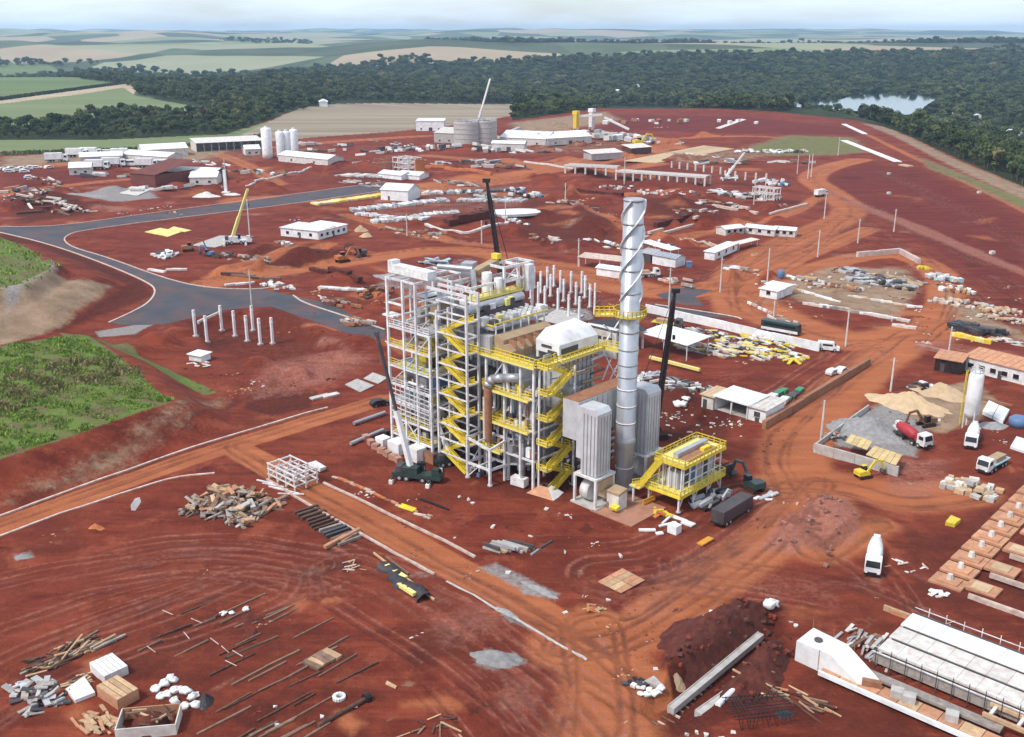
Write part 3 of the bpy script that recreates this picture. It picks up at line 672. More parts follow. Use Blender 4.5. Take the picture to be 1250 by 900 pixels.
kerb([(395, 590), (490, 636), (580, 681)], 'straight pale kerb on the road side facing the boiler', .45, .3)
kerb([(545, 710), (640, 762), (716, 806)], 'low grey kerb continuing down to the road junction', .35, .12, CONC)
kerb([(0, 277), (40, 277), (80, 275), (180, 261), (300, 245), (420, 229), (470, 222)], 'pale kerb along the far edge of the asphalt road', .5, .2)
kerb([(462, 234), (350, 250), (200, 268.5), (100, 281.5), (82, 287), (77, 294), (90, 303), (130, 314), (200, 340), (250, 352), (322, 354), (348, 347)], 'long pale kerb looping round the near asphalt road bend', .55, .22)
kerb([(0, 284), (60, 298), (130, 323), (183, 346), (191, 356), (182, 370), (160, 382), (133, 394)], 'pale kerb rounding the corner below the grey grassy mound', .55, .22)
kerb([(358, 361), (370, 370), (420, 386), (470, 403)], 'pale kerb of the asphalt road next to the boiler steelwork', .55, .25)
kerb([(800, 372), (900, 387), (905, 390)], 'pale kerb behind the yard near the tarred apron', .5, .2)
# ================================================================== THE BOILER PLANT (site frame: a = local x, b = local y)
O3 = Vector((P0(572, 582)[0], P0(572, 582)[1], 0.0))
def pthing(name, label, cat, group=None): return thing(name, label, cat, O3, TH, group)
def col(t, a, b, z0, z1, w=.42, m=STEEL): return bm(t, 'column', m, (a, b, z0), (a, b, z1), w)
def bma(t, p, q, w=.35, h=.45, m=STEEL, n='beam'): return bm(t, n, m, p, q, w, h)
def stairflight(mb, p, q, w):
    """one inclined flight: two solid stringers, treads and rails (p,q at the centre line)"""
    p = Vector(p); q = Vector(q); d = (q - p); s = Vector((-d.y, d.x, 0)).normalized() * (w / 2)
    for k in (-1, 1):
        mb.beam(p + s * k + Vector((0, 0, .28)), q + s * k + Vector((0, 0, .28)), .1, .75)
        up = Vector((0, 0, 1.05)); mb.beam(p + s * k + up, q + s * k + up, .09, .1); mb.beam(p + s * k + up * .5, q + s * k + up * .5, .07, .07)
        for j in range(4): a = p.lerp(q, j / 3) + s * k; mb.beam(a, a + up, .08)
    n = max(4, int(d.length / .5))
    for j in range(n):
        a = p.lerp(q, (j + .5) / n); mb.beam(a - s, a + s, .32, .06)

# ---- 1. open steel frame on the left (fuel feed bay)
F = pthing('steel_frame_tower', 'open white steel frame of many bays at the left of the boiler', 'steel frame')
bays = [-22, -17.4, -13.8, -10]
for b in (0, 6, 12):
    for a in bays:
        top = 35.2 if not (b == 0 and a == -10) else 25.6
        if b == 12 and a < -14: top = 34
        col(F, a, b, 0, top, .45)
lev = [3.0, 6.5, 10.2, 13.6, 17.4, 21.5, 25.4, 30.2, 35.0]
for z in lev:
    for b in (0, 6, 12):
        for i, (a0, a1) in enumerate(zip(bays[:-1], bays[1:])):
            if z > 26 and b == 0 and i == 2: continue
            if z == 30.2 and (i + b // 6) % 2: continue
            bma(F, (a0, b, z), (a1, b, z), .22, .4)
    for a in bays:
        for b0, b1 in ((0, 6), (6, 12)):
            if z > 26 and a == -10 and b0 == 0: continue
            if z in (30.2, 10.2) and a in (-17.4,): continue
            bma(F, (a, b0, z), (a, b1, z), .22, .38)
for (p, q) in [((-22, 0, 13.6), (-17.4, 0, 17.4)), ((-13.8, 0, 21.5), (-10, 0, 25.4)), ((-10, 0, 21.5), (-10, 6, 25.4)), ((-22, 0, 3), (-17.4, 0, 6.5)), ((-10, 0, 3), (-10, 6, 6.5)), ((-17.4, 0, 6.5), (-13.8, 0, 3)),
               ((-22, 6, 21.5), (-22, 12, 25.4)), ((-10, 6, 30.2), (-10, 12, 35)), ((-17.4, 0, 21.5), (-13.8, 0, 25.4))]: bma(F, p, q, .16, .16, n='brace')
for z, a0, a1, b0, b1, m in [(3.3, -22, -10, 0, 6, YEL), (10.5, -22, -13.8, 0, 12, GREY), (17.7, -21, -10, 0, 6, GREY), (25.7, -15, -10, 0, 12, ROOFG), (21.7, -22, -17.4, 0, 12, TAN), (30.4, -22, -18, 6, 12, GREY), (6.8, -22, -10, 0, 12, GREY)]:
    bx(F, 'floor_deck', m, ((a0 + a1) / 2, (b0 + b1) / 2, z), (a1 - a0 - .3, b1 - b0 - .3, .12))
for z, m in ((3.4, YEL), (6.9, YEL), (21.8, YEL), (25.8, STEEL), (13.7, STEEL), (17.8, YEL)):
    r = MB().rail([(-22, 0, z), (-10, 0, z), (-10, 6, z)], 1.1, 1.6, .1); part(F, 'railing', m, r)
for c, s_, m in [((-16.5, 9, 28.4), (6, 5, 3.4), TAN), ((-12.5, 8, 23.5), (4.2, 4.6, 3.6), GREY), ((-19.8, 8, 23.4), (3.6, 5, 2.6), TAN), ((-17.5, 8, 19.6), (6, 4, 2.8), WHITE), ((-12.5, 4.5, 15.7), (4, 3.4, 2.8), BLUE), ((-18.5, 5, 15.4), (4.5, 4, 2.2), ROOFG),
                 ((-16, 4, 8.6), (7, 3.4, 2.6), WHITE), ((-13, 9, 12.3), (4.6, 4.6, 2.6), DKSTEEL), ((-18, 9, 5), (6, 5, 3.4), DKSTEEL), ((-12, 9.5, 5), (3.4, 4, 4), RUST), ((-15.5, 3.5, 19.2), (3.6, 2.6, 2), YEL), ((-13.2, 3.8, 22.6), (2.6, 2.4, 1.6), YEL)]:
    bx(F, 'equipment_box', m, c, s_)
for a, b, r_, z0, z1, m in [(-20, 3, 1.0, 3.4, 6.4, RUST), (-17.5, 3, 1.0, 3.4, 6.2, DKSTEEL), (-14.5, 3, 1.1, 3.4, 6, RUST), (-12, 2.5, .8, 7, 10, GALV), (-19.5, 2.5, .9, 10.6, 13.2, LBLUE), (-16, 2.5, .8, 10.6, 13, GALV)]:
    cy(F, 'hopper_drum', m, (a, b, z0), (a, b, z1), r_)
for k in range(7):                                              # ladder-like cable trays on the face
    z = 8.0 + k * .95; bma(F, (-21.8, -.25, z), (-10.2, -.25, z - .3), .14, .2, n='cable_tray')
for k in range(9): a = -21.5 + k * 1.4; bma(F, (a, -.3, 7.2), (a, -.3, 14.0), .12, .12, n='tray_post')
bx(F, 'conveyor_gallery', WHITE, (-17.5, 3, 36.3), (10.5, 2.2, 1.6)); bx(F, 'conveyor_head', WHITE, (-23.2, 3, 36.6), (1.4, 2.0, 2.4))
bx(F, 'pale_canopy', LBLUE, (-14.6, .8, 17.95), (7.6, 2.0, .15), 0, .25)
bx(F, 'landing', WHITE, (-21.9, 1, 27.4), (3.2, 2.4, .3))
# low pipes and the red bales lying at the foot of the frame are things of their own (below)

for i, (a0, a1) in enumerate(zip(bays[:-1], bays[1:])):
    for j, (z0, z1) in enumerate(zip(lev[:7], lev[1:8])):
        if (i * 5 + j * 3) % 4 == 0: continue
        bx(F, 'back_panel', (ROOFG, TAN, GREY, DKSTEEL, GREY, WOODG)[(i * 2 + j * 5) % 6], ((a0 + a1) / 2, 11.7, (z0 + z1) / 2), (a1 - a0 - .5, .12, z1 - z0 - .5))
        if (i + j) % 3 == 0: bx(F, 'side_panel', (GREY, TAN, ROOFG)[j % 3], (-10.2, 8.8, (z0 + z1) / 2), (.12, 5.2, z1 - z0 - .6))
# many small fittings, pipes and panels fill the bays
rq = random.Random(21)
for k in range(70):
    z = rq.choice(lev[:-1]) + .3; a = rq.uniform(-21, -11); b = rq.uniform(.8, 11)
    if z > 26 and b < 5: continue
    s3 = (rq.uniform(.6, 2.2), rq.uniform(.6, 1.8), rq.uniform(.6, 2.2)); bx(F, 'fitting_box', rq.choice((WHITE, GREY, ROOFG, DKSTEEL, TAN, STEEL, YEL, RUST, BLUE, GALV)), (a, b, z + s3[2] / 2), s3)
for k in range(46):
    z = rq.uniform(3.5, 33); m = rq.choice((GALV, STEEL, WHITE, RUST, GREY)); r0 = rq.uniform(.1, .28)
    if k % 3 == 0: a = rq.uniform(-21.5, -10.5); b = rq.uniform(.4, 11); cy(F, 'pipe', m, (a, b, max(3, z - rq.uniform(3, 9))), (a, b, z), r0, None, 10)
    elif k % 3 == 1: b = rq.uniform(.3, 11); a = rq.uniform(-21.5, -16); cy(F, 'pipe', m, (a, b, z), (a + rq.uniform(3, 6), b, z), r0, None, 10)
    else: a = rq.uniform(-21.5, -10.5); cy(F, 'pipe', m, (a, .4, z), (a, rq.uniform(5, 11), z), r0, None, 10)
for k in range(14):
    z = rq.choice(lev[:7]); i = rq.randrange(3); b = rq.choice((0, 6, 12)); bma(F, (bays[i], b, z), (bays[i + 1], b, z + 3.4), .13, .13, n='brace')
# ---- 2. tall stair tower with zig-zag yellow flights
S = pthing('stair_tower', 'tall narrow white steel stair tower with yellow flights beside the open frame', 'stair tower')
for a in (-8, 0):
    for b in (0, 3.0): col(S, a, b, 0, 35.2 if a == 0 else 31, .4)
for z in (35, ):
    for b in (0, 3.0): bma(S, (-10.5, b, z), (0, b, z), .3, .5)
for k in range(11):
    z = 3.0 + k * 3.0
    if z > 34: break
    for b in (0, 3.0): bma(S, (-8, b, z), (0, b, z - .0), .2, .28)
    bma(S, (-8, 0, z), (-8, 3, z), .2, .28); bma(S, (0, 0, z), (0, 3, z), .2, .28)
z = 0.0
for k in range(10):
    mb = MB(); b = .75 if k % 2 == 0 else 2.25
    lo, hi = (-1.0, -7.0)
    if k % 2: lo, hi = hi, lo
    stairflight(mb, (lo, b, z), (hi, b, z + 3.0), 1.2)
    fl = part(S, 'stair_flight', YEL, mb)
    e = -7.4 if k % 2 == 0 else -.5
    part(S, 'landing', YEL, MB().box((e, 1.5, z + 3.0), (1.1, 2.8, .12)))
    z += 3.0
bma(S, (0, 0, 2), (0, 3, 5), .14, .14, n='brace'); bma(S, (-10, 0, 30.2), (-8, 0, 30.2), .2, .3)

# ---- 3. boiler body
B = pthing('boiler', 'large boiler block clad in grey panels with tan insulated casings on top', 'boiler')
# core casings
bx(B, 'furnace_casing', GREY, (3.0, 13, 14.5), (7.5, 13, 21)); 
for k in range(8):
    a = -.2 + k * .93; bx(B, 'buckstay', STEEL if k % 2 else ROOFG, (a + .1, 6.3, 15), (.22, .25, 19))
for k in range(6): z = 6 + k * 3.2; bx(B, 'wall_girt', STEEL, (3, 6.25, z), (7.8, .3, .35)); bx(B, 'side_girt', STEEL, (6.95, 13, z), (.3, 13, .35))
bx(B, 'grey_panel', GREY, (1.2, 4.9, 25.2), (2.6, 3.0, 4.2))
for k in range(6): bx(B, 'panel_rib', ROOFG, (.05 + k * .5, 3.36, 25.2), (.12, .12, 4.2))
# tan insulated headers
tb = MB()
tb.profile([(2.9, 23.6), (7.2, 23.6), (7.2, 25.2), (6.0, 26.2), (5.2, 26.2), (5.2, 27.0), (4.0, 27.6), (2.9, 27.6)], 4.2, 17.5)
part(B, 'tan_casing', TAN, tb)
for k in range(6): bx(B, 'casing_seam', RUST, (5.05, 5.5 + k * 2.2, 25.5), (4.4, .12, 3.0))
# roof deck with rows of white stubs
bx(B, 'roof_deck', ROOFG, (.2, 11.5, 28.6), (5.2, 15, .5))
for j in range(4):
    for k in range(9): bx(B, 'header_stub', STEEL, (-1.6 + j * 1.15, 5 + k * 1.6, 29.35), (.75, .5, .9), .3)
bx(B, 'edge_rail', YEL, (2.95, 11.5, 29.5), (.16, 14.6, .25)); bx(B, 'edge_rail', YEL, (0.2, 4.1, 29.2), (5.4, .16, .25))
for k in range(7): bx(B, 'roof_post', STEEL, (2.9, 4.6 + k * 2.2, 27.8), (.22, .22, 3.2))
cy(B, 'steam_drum', GALV, (-3.2, 3.2, 31.3), (-3.2, 18, 31.3), .85, None, 20)
bx(B, 'drum_cradle', DKSTEEL, (-3.2, 10.5, 30.1), (2.2, 14.5, .8))
bx(B, 'upper_wall', GREY, (-3.5, 11.5, 26.5), (2.5, 15, 4))
bx(B, 'yellow_deck', YELP, (-5.8, 13, 32.2), (3.4, 13, .25)); part(B, 'railing', YEL, MB().rail([(-4.2, 6.6, 32.3), (-4.2, 19.4, 32.3)], 1.1, 1.6, .1))
# roof-top frame
for a in (-9, -5):
    for b in (15, 19, 23): col(B, a, b, 28, 37.2, .4)
for b in (15, 19, 23): bma(B, (-9, b, 37), (-5, b, 37), .3, .5)
for a in (-9, -5):
    bma(B, (a, 15, 37), (a, 23, 37), .3, .5); bma(B, (a, 15, 34.2), (a, 23, 34.2), .22, .3)
bma(B, (-5, 15, 34.2), (-5, 19, 37), .18, .18, n='brace')
cy(B, 'silencer', WHITE, (-7.2, 12.5, 31), (-7.2, 12.5, 36.2), 1.0); cy(B, 'silencer', WHITE, (-5.4, 13.8, 31), (-5.4, 13.8, 35.2), .8)
bx(B, 'white_tank', WHITE, (-4.4, 21.2, 34.4), (1.6, 1.6, 5)); bx(B, 'yellow_hood', YEL, (-9.5, 17.5, 38.3), (1.6, 1.2, 1.0)); bx(B, 'tan_duct', TAN, (-9.6, 14.6, 36.6), (1.8, 6, 1.1), 0, .2)
for a in (-10, -5.5, -1):
    for b in (6.5, 12, 20): col(B, a, b, 0 if a > -6 else 20, 34.5 if a < -4 else 29, .42)
for z in (30.2, 34.4):
    for b in (6.5, 12, 20): bma(B, (-10, b, z), (-5.5, b, z), .25, .4)
    bma(B, (-5.5, 6.5, z), (-5.5, 20, z), .25, .4); bma(B, (-10, 6.5, z), (-10, 20, z), .25, .4)
cy(B, 'roof_pipe', GALV, (-16, 8, 36.8), (-9, 10.5, 36.9), .55); cy(B, 'roof_pipe', GALV, (-9, 10.5, 36.9), (-8.6, 10.6, 33), .55)
bx(B, 'grey_duct', GALV, (-12, 12.5, 36.2), (2.4, 2.6, 2.6), .4)
# dark interior equipment seen between the columns
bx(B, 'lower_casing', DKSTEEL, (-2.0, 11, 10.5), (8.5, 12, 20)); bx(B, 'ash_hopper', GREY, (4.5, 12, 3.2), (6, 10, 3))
# columns along the front and right of the boiler
for a, b, z1 in [(1.6, 3.4, 24), (6.2, 3.4, 24), (10.2, 3.4, 23.8), (13.2, 3.6, 23.6), (6.2, 10, 24), (7.6, 19.5, 24), (13.4, 13, 24), (13.4, 19.5, 24), (10.2, 10, 22)]: col(B, a, b, 0, z1, .4)
for z in (5.8, 11.5, 17.6, 23.6):
    bma(B, (1.6, 3.4, z), (13.2, 3.6, z), .22, .4); bma(B, (7.6, 19.5, z), (13.4, 19.5, z), .22, .4); bma(B, (13.4, 3.6, z), (13.4, 19.5, z), .22, .4)
bma(B, (1.6, 3.5, 17.6), (6.2, 3.5, 23.6), .18, .18, n='brace'); bma(B, (6.2, 3.5, 23.0), (7.2, 3.5, 18), .5, .5, WHITE, 'brace'); bma(B, (13.4, 13, 17.6), (13.4, 19.5, 23.6), .18, .18, n='brace'); bma(B, (13.4, 19.5, 17.6), (13.4, 13, 23.6), .18, .18, n='brace')
rq = random.Random(5)
for k in range(60):
    a = rq.uniform(.5, 12.8); z = rq.choice((6, 11.7, 17.8)) ; s3 = (rq.uniform(.5, 1.8), rq.uniform(.5, 1.2), rq.uniform(.6, 2.0)); bx(B, 'fitting_box', rq.choice((GREY, DKSTEEL, STEEL, GALV, TAN, WHITE, RUST, YEL)), (a, rq.uniform(3.6, 5.8), z + s3[2] / 2), s3)
for k in range(34):
    a = rq.uniform(.4, 13); z = rq.uniform(2, 16); cy(B, 'riser_pipe', rq.choice((GALV, STEEL, GREY, WHITE, RUST)), (a, rq.uniform(4, 6), z), (a, rq.uniform(4, 6), z + rq.uniform(3, 8)), rq.uniform(.1, .26), None, 10)
for k in range(30):
    b = rq.uniform(5, 18); z = rq.uniform(4, 23); cy(B, 'side_pipe', rq.choice((GALV, STEEL, GREY, TAN, DKSTEEL)), (rq.uniform(13.7, 15), b, z), (rq.uniform(13.7, 15), min(22, b + rq.uniform(2, 7)), z), rq.uniform(.12, .3), None, 10)
for k in range(40):
    a = rq.uniform(-9.5, 2.5); b = rq.uniform(4, 21); s3 = (rq.uniform(.5, 1.8), rq.uniform(.5, 1.8), rq.uniform(.4, 1.6)); bx(B, 'roof_fitting', rq.choice((STEEL, GREY, WHITE, DKSTEEL, YELP, GALV)), (a, b, (28.9 if a > -1.5 else 30.6) + s3[2] / 2), s3)
# front walkways, one child each, rails as sub-parts
def walkway(t, pts, w, m=YEL, z_under=.35, name='walkway'):
    mb = MB()
    for p, q in zip(pts[:-1], pts[1:]):
        mb.beam(p, q, w, .16)
        d = (Vector(q) - Vector(p)); s_ = Vector((-d.y, d.x, 0)).normalized() * (w / 2)
        for k in (-1, 1): mb.beam(Vector(p) + s_ * k + Vector((0, 0, -.15)), Vector(q) + s_ * k + Vector((0, 0, -.15)), .12, z_under)
    o = part(t, name, YELP, mb); r = MB()
    for p, q in zip(pts[:-1], pts[1:]):
        d = (Vector(q) - Vector(p)); s_ = Vector((-d.y, d.x, 0)).normalized() * (w / 2)
        for k in (-1, 1): r.rail([Vector(p) + s_ * k, Vector(q) + s_ * k], 1.15, 1.1, .1)
    part(o, 'railing', m, r); return o
walkway(B, [(-2.5, 3.4, 24.0), (14.0, 3.4, 24.0)], 1.5)
walkway(B, [(14.2, 3.4, 24.0), (14.2, 9.0, 24.0)], 1.5)
walkway(B, [(14.6, 8.4, 24.2), (14.6, 21, 24.2)], 1.9); walkway(B, [(14.6, 21, 24.2), (22.0, 21.6, 24.2)], 1.4)
walkway(B, [(1.6, 3.2, 17.6), (12.8, 3.2, 17.6)], 1.4); walkway(B, [(0.6, 3.2, 11.5), (12.8, 3.2, 11.5)], 1.4); walkway(B, [(0.5, 3.0, 5.8), (6, 3.0, 5.8)], 1.3)
walkway(B, [(3.2, 4.2, 24.6), (3.2, 8, 24.6)], 1.0)
# the big pipe with its elbow
pp = MB(); pts = [(9.6, 3.9, 21.0), (6.2, 3.2, 20.4), (4.2, 2.6, 19.9), (3.4, 2.3, 19.2), (3.1, 2.2, 18.2)]
pp.tube(pts, .82, 16)
part(B, 'large_pipe_elbow', GALV, pp, True); cy(B, 'large_pipe_riser', RUST, (3.1, 2.2, 18.3), (3.1, 2.2, 7.5), .78, None, 18); cy(B, 'pale_sleeve', CONCW, (2.75, 1.8, 7.6), (2.75, 1.8, 16.2), .42)
pp = MB().tube([(1.5, 5.5, 10.6), (7.5, 5.0, 9.6), (9.2, 4.6, 9.2), (9.6, 4.5, 8.4), (9.6, 4.5, 2.0)], .62, 14); part(B, 'grey_downpipe', GALV, pp, True)
bx(B, 'white_chute', WHITE, (9.8, 3.6, 1.0), (3.0, 1.6, 1.6), .15)
for a in (2.4, 4.6, 7.8): cy(B, 'small_pipe', GALV, (a, 5.6, 2), (a, 5.6, 22.5), .3)
cy(B, 'blue_pipe', LBLUE, (7.1, 4.6, 10), (7.1, 4.6, 19.5), .28)
# white hopper house on top at the right
hb = MB()
hv = [(8.6, 9.2, 24.9), (14.2, 9.2, 24.9), (14.2, 20, 24.9), (8.6, 20, 24.9), (8.6, 9.2, 27.0), (14.2, 9.2, 26.8), (14.2, 20, 26.6), (8.6, 20, 27.4), (8.8, 11.6, 28.6), (12.2, 12.0, 28.4), (12.6, 19.8, 28.2), (8.8, 19.8, 28.8)]
hb.add(hv, [(0, 1, 5, 4), (1, 2, 6, 5), (2, 3, 7, 6), (3, 0, 4, 7), (4, 5, 9, 8), (5, 6, 10, 9), (6, 7, 11, 10), (7, 4, 8, 11), (8, 9, 10, 11)])
part(B, 'white_hopper_house', SHEET, hb)
bx(B, 'dark_slot', DKSTEEL, (11.2, 9.15, 26.1), (2.4, .12, .5)); bx(B, 'dark_opening', DKSTEEL, (14.25, 12, 25.5), (.15, 4.6, 1.0)); bx(B, 'dark_opening', DKSTEEL, (12.6, 9.15, 25.2), (2.2, .12, .6))
for a, b in ((8.8, 9.6), (14, 9.6), (14, 19.6)): col(B, a, b, 23.6, 25.2, .5, WHITE)
bx(B, 'pale_gable', CONCW, (12, 24.5, 23.5), (6.5, .4, 5.0)); bx(B, 'pale_gable_roof', SHEET, (12, 26, 26.2), (7, 4, .3), 0, -.3)
for k in range(4): bx(B, 'gable_vent', DKSTEEL, (10 + k * 1.3, 24.27, 24.6), (.8, .12, .6))
for p, q in [((14, 22, 17), (14, 26, 23)), ((14, 26, 17), (14, 22, 23)), ((14, 20, 12), (17, 24, 22)), ((16, 22, 14), (19, 22, 23)), ((14, 22, 24), (14, 27, 28)), ((14, 27, 24), (14, 22, 28))]: bma(B, p, q, .2, .2, n='brace')
# lower right side: grey economiser casing and dark pipe rack
bx(B, 'economiser_casing', GREY, (11.0, 15.5, 18.5), (5, 8.5, 9.6)); bx(B, 'brown_ledge', TAN, (14.8, 17, 16.2), (3.4, 8, .4), 0, 0, .1); bx(B, 'brown_ledge', ROOFG, (15.6, 15, 13.9), (3.2, 10, .4), 0, 0, .1)
for k in range(7): bx(B, 'casing_rib', ROOFG, (13.6, 11.6 + k * 1.25, 18.5), (.14, .2, 9.4))
bx(B, 'square_cable_box', GALV, (16.0, 10.6, 15.6), (2.0, 2.6, 7.0))
bx(B, 'air_preheater', DKSTEEL, (14.0, 17, 6), (6, 10, 9.5))
for k in range(7): cy(B, 'preheater_tube', GREY if k % 2 else TAN, (17.2, 11.6, 2.2 + k * 1.35), (17.2, 22, 2.2 + k * 1.35), .28)
bx(B, 'sloped_hood', ROOFG, (15.5, 12.5, 11.4), (4.5, 4.2, .5), 0, .25, .2)

# ---- 4. zig-zag yellow stair on the right of the boiler
Z = pthing('zigzag_stair', 'bright yellow zig-zag stair hung on the right face of the boiler', 'stair')
z = .2
for k in range(5):
    mb = MB(); stairflight(mb, (16.3, 4.6, z), (16.3, 9.6, z + 2.4), 1.15); part(Z, 'stair_flight', YEL, mb)
    mb = MB(); stairflight(mb, (15.0, 9.6, z + 2.4), (15.0, 4.6, z + 4.78), 1.15); part(Z, 'stair_flight', YEL, mb)
    part(Z, 'landing', YELP, MB().box((15.65, 10.2, z + 2.4), (2.6, 1.3, .16))); part(Z, 'landing', YELP, MB().box((15.65, 3.9, z + 4.78), (2.6, 1.4, .16)))
    part(Z, 'railing', YEL, MB().rail([(16.9, 9.6, z + 2.4), (16.9, 10.8, z + 2.4), (14.4, 10.8, z + 2.4)], 1.1, 1.2, .13)); part(Z, 'railing', YEL, MB().rail([(14.4, 3.2, z + 4.78), (16.9, 3.2, z + 4.78), (16.9, 4.6, z + 4.78)], 1.1, 1.2, .13))
    z += 4.78
for a, b in ((14.2, 4), (16.9, 10.4), (14.2, 10.4)): col(Z, a, b, 0, 23.4, .28)

# ---- 5. small lattice platform in front
L = pthing('pipe_bridge_frame', 'low white steel frame on four posts in front of the boiler', 'steel frame')
for a, b in ((0.3, -.5), (6, -.3), (6.4, 4.2), (0.3, 4.2)): col(L, a, b, 0, 8.6 if (a, b) != (6, -.3) else 7.2, .42)
for z in (3.2, 8.2):
    pts = [(0.3, -.5, z), (6, -.3, z if z < 5 else 7.2), (6.4, 4.2, z), (.3, 4.2, z)]
    for i in range(4): bma(L, pts[i], pts[(i + 1) % 4], .3, .45)
    bma(L, (3.1, -.4, z), (3.2, 4.2, z), .22, .3)
bma(L, (.3, -.5, .4), (3.2, -.4, 3.2), .16, .16, n='brace'); bma(L, (6.4, 4.2, 3.2), (9.8, 7.5, 3.2), .25, .35); bma(L, (6.4, 4.2, 8.2), (9.8, 7.5, 8.2), .25, .35)
for a, b in ((0.3, -.5), (6, -.3), (6.4, 4.2)): cy(L, 'footing', CONC, (a, b, 0), (a, b, .35), .5)

# ---- 6. smokestack
SA, SB_ = 24.1, 16.4
K = thing('smokestack', 'tall grey metal smokestack with spiral strakes and a yellow ring platform', 'smokestack', O3 + Vector((SA * math.cos(TH) - SB_ * math.sin(TH), SA * math.sin(TH) + SB_ * math.cos(TH), 0)), TH)
prof = [(1.55, 0), (1.55, 1.0), (1.62, 8.2), (1.95, 9.2), (1.95, 9.6), (1.72, 10.2), (1.72, 53.2), (1.55, 53.2), (1.55, 51)]
mb = MB().lathe(prof, 32); sh_ = part(K, 'shaft', GALV, mb, False); shade_side(sh_.data)
for z in (4.2, 9.9, 13.0, 16.2, 19.4, 21.8, 24.0, 26.8, 30.0, 33.0, 37.0, 41.0, 45.0, 49.0, 53.0):
    cy(K, 'flange_ring', GALV if z > 20 else STEEL, (0, 0, z - .14), (0, 0, z + .14), 1.80 if z > 9 else 1.70, None, 32)
for k in range(3):                                             # helical strakes
    sm = MB(); N = 60; vs = []
    for i in range(N + 1):
        t = i / N; an = 2 * math.pi * (k / 3 + t * 1.15); zz = 35.6 + t * 17.4
        for rr in (1.70, 2.12):
            for dz in (-.09, .09): vs.append((rr * math.cos(an), rr * math.sin(an), zz + dz))
    fs = []
    for i in range(N):
        a = i * 4; b = a + 4; fs += [(a, b, b + 2, a + 2), (a + 1, a + 3, b + 3, b + 1), (a + 2, b + 2, b + 3, a + 3), (a, a + 1, b + 1, b)]
    sm.add(vs, fs); part(K, 'strake', STEEL, sm)
ring = MB(); N = 24
for i in range(N):
    a0 = 2 * math.pi * i / N; a1 = 2 * math.pi * (i + 1) / N
    ring.add([(rr * math.cos(a), rr * math.sin(a), z) for z in (32.9, 33.05) for a in (a0, a1) for rr in (1.74, 2.9)], [(0, 1, 3, 2), (6, 7, 5, 4), (1, 5, 7, 3), (0, 2, 6, 4)])
AX_ = (-.725, -.688); ang_ = math.atan2(AX_[1], AX_[0]); ring.box((AX_[0] * 4.4, AX_[1] * 4.4, 32.97), (3.6, 2.2, .15), ang_)
pl = part(K, 'ring_platform', YELP, ring)
rr = MB(); rr.rail([(2.9 * math.cos(2 * math.pi * i / N), 2.9 * math.sin(2 * math.pi * i / N), 33) for i in range(N)], 1.15, .8, .11, True)
PQ = lambda d, w: (AX_[0] * d - AX_[1] * w, AX_[1] * d + AX_[0] * w, 33); rr.rail([PQ(2.6, 1.1), PQ(6.2, 1.1), PQ(6.2, -1.1), PQ(2.6, -1.1)], 1.15, .8, .13)
part(pl, 'railing', YEL, rr)
for k in range(6):
    a = k * math.pi / 3; bm(K, 'platform_bracket', YEL, (1.7 * math.cos(a), 1.7 * math.sin(a), 31.6), (2.8 * math.cos(a), 2.8 * math.sin(a), 32.9), .14)
lad = MB()
for s_ in (-.28, .28): lad.beam((-1.95, s_, 10), (-1.95, s_, 33), .09)
for k in range(46): lad.beam((-1.95, -.28, 10.3 + k * .5), (-1.95, .28, 10.3 + k * .5), .06)
part(K, 'ladder', GALV, lad)
cy(K, 'base_ring', CONC, (0, 0, 0), (0, 0, .5), 2.4, None, 24)
cy(K, 'antenna_mast', STEEL, (-4.5, -4.25, 33), (-4.5, -4.25, 38.6), .17)

# ---- 7. flue ducts and the fans below them
D = pthing('flue_duct', 'boxy ribbed grey flue duct with two drop legs either side of the smokestack', 'duct')
bx(D, 'header_duct', GREY, (19.6, 14.5, 15), (3.6, 16.5, 7.2)); bx(D, 'rusty_top', RUST, (19.6, 14.5, 18.68), (3.4, 16.3, .12))
for k in range(11): bx(D, 'duct_rib', ROOFG, (19.6, 6.9 + k * 1.5, 15), (3.76, .14, 7.3))
for bc in (7.6, 22.2):
    lg = MB(); prof = [(21.5, 8.6), (21.5, 17.9), (21.8, 18.3), (25.4, 18.3), (26.1, 17.5), (26.1, 6.0), (22.6, 6.0), (22.6, 8.6)]
    lg.profile(prof, bc - 1.95, bc + 1.95); leg = part(D, 'drop_leg', GREY, lg)
    for k in range(5): part(leg, 'leg_rib', GALV, MB().box((26.14, bc - 1.6 + k * .8, 11.6), (.12, .12, 10.6)))
    for k in range(4): part(leg, 'leg_rib', GALV, MB().box((23.2 + k * .8, bc - 2.0, 11.6), (.12, .12, 11.4)))
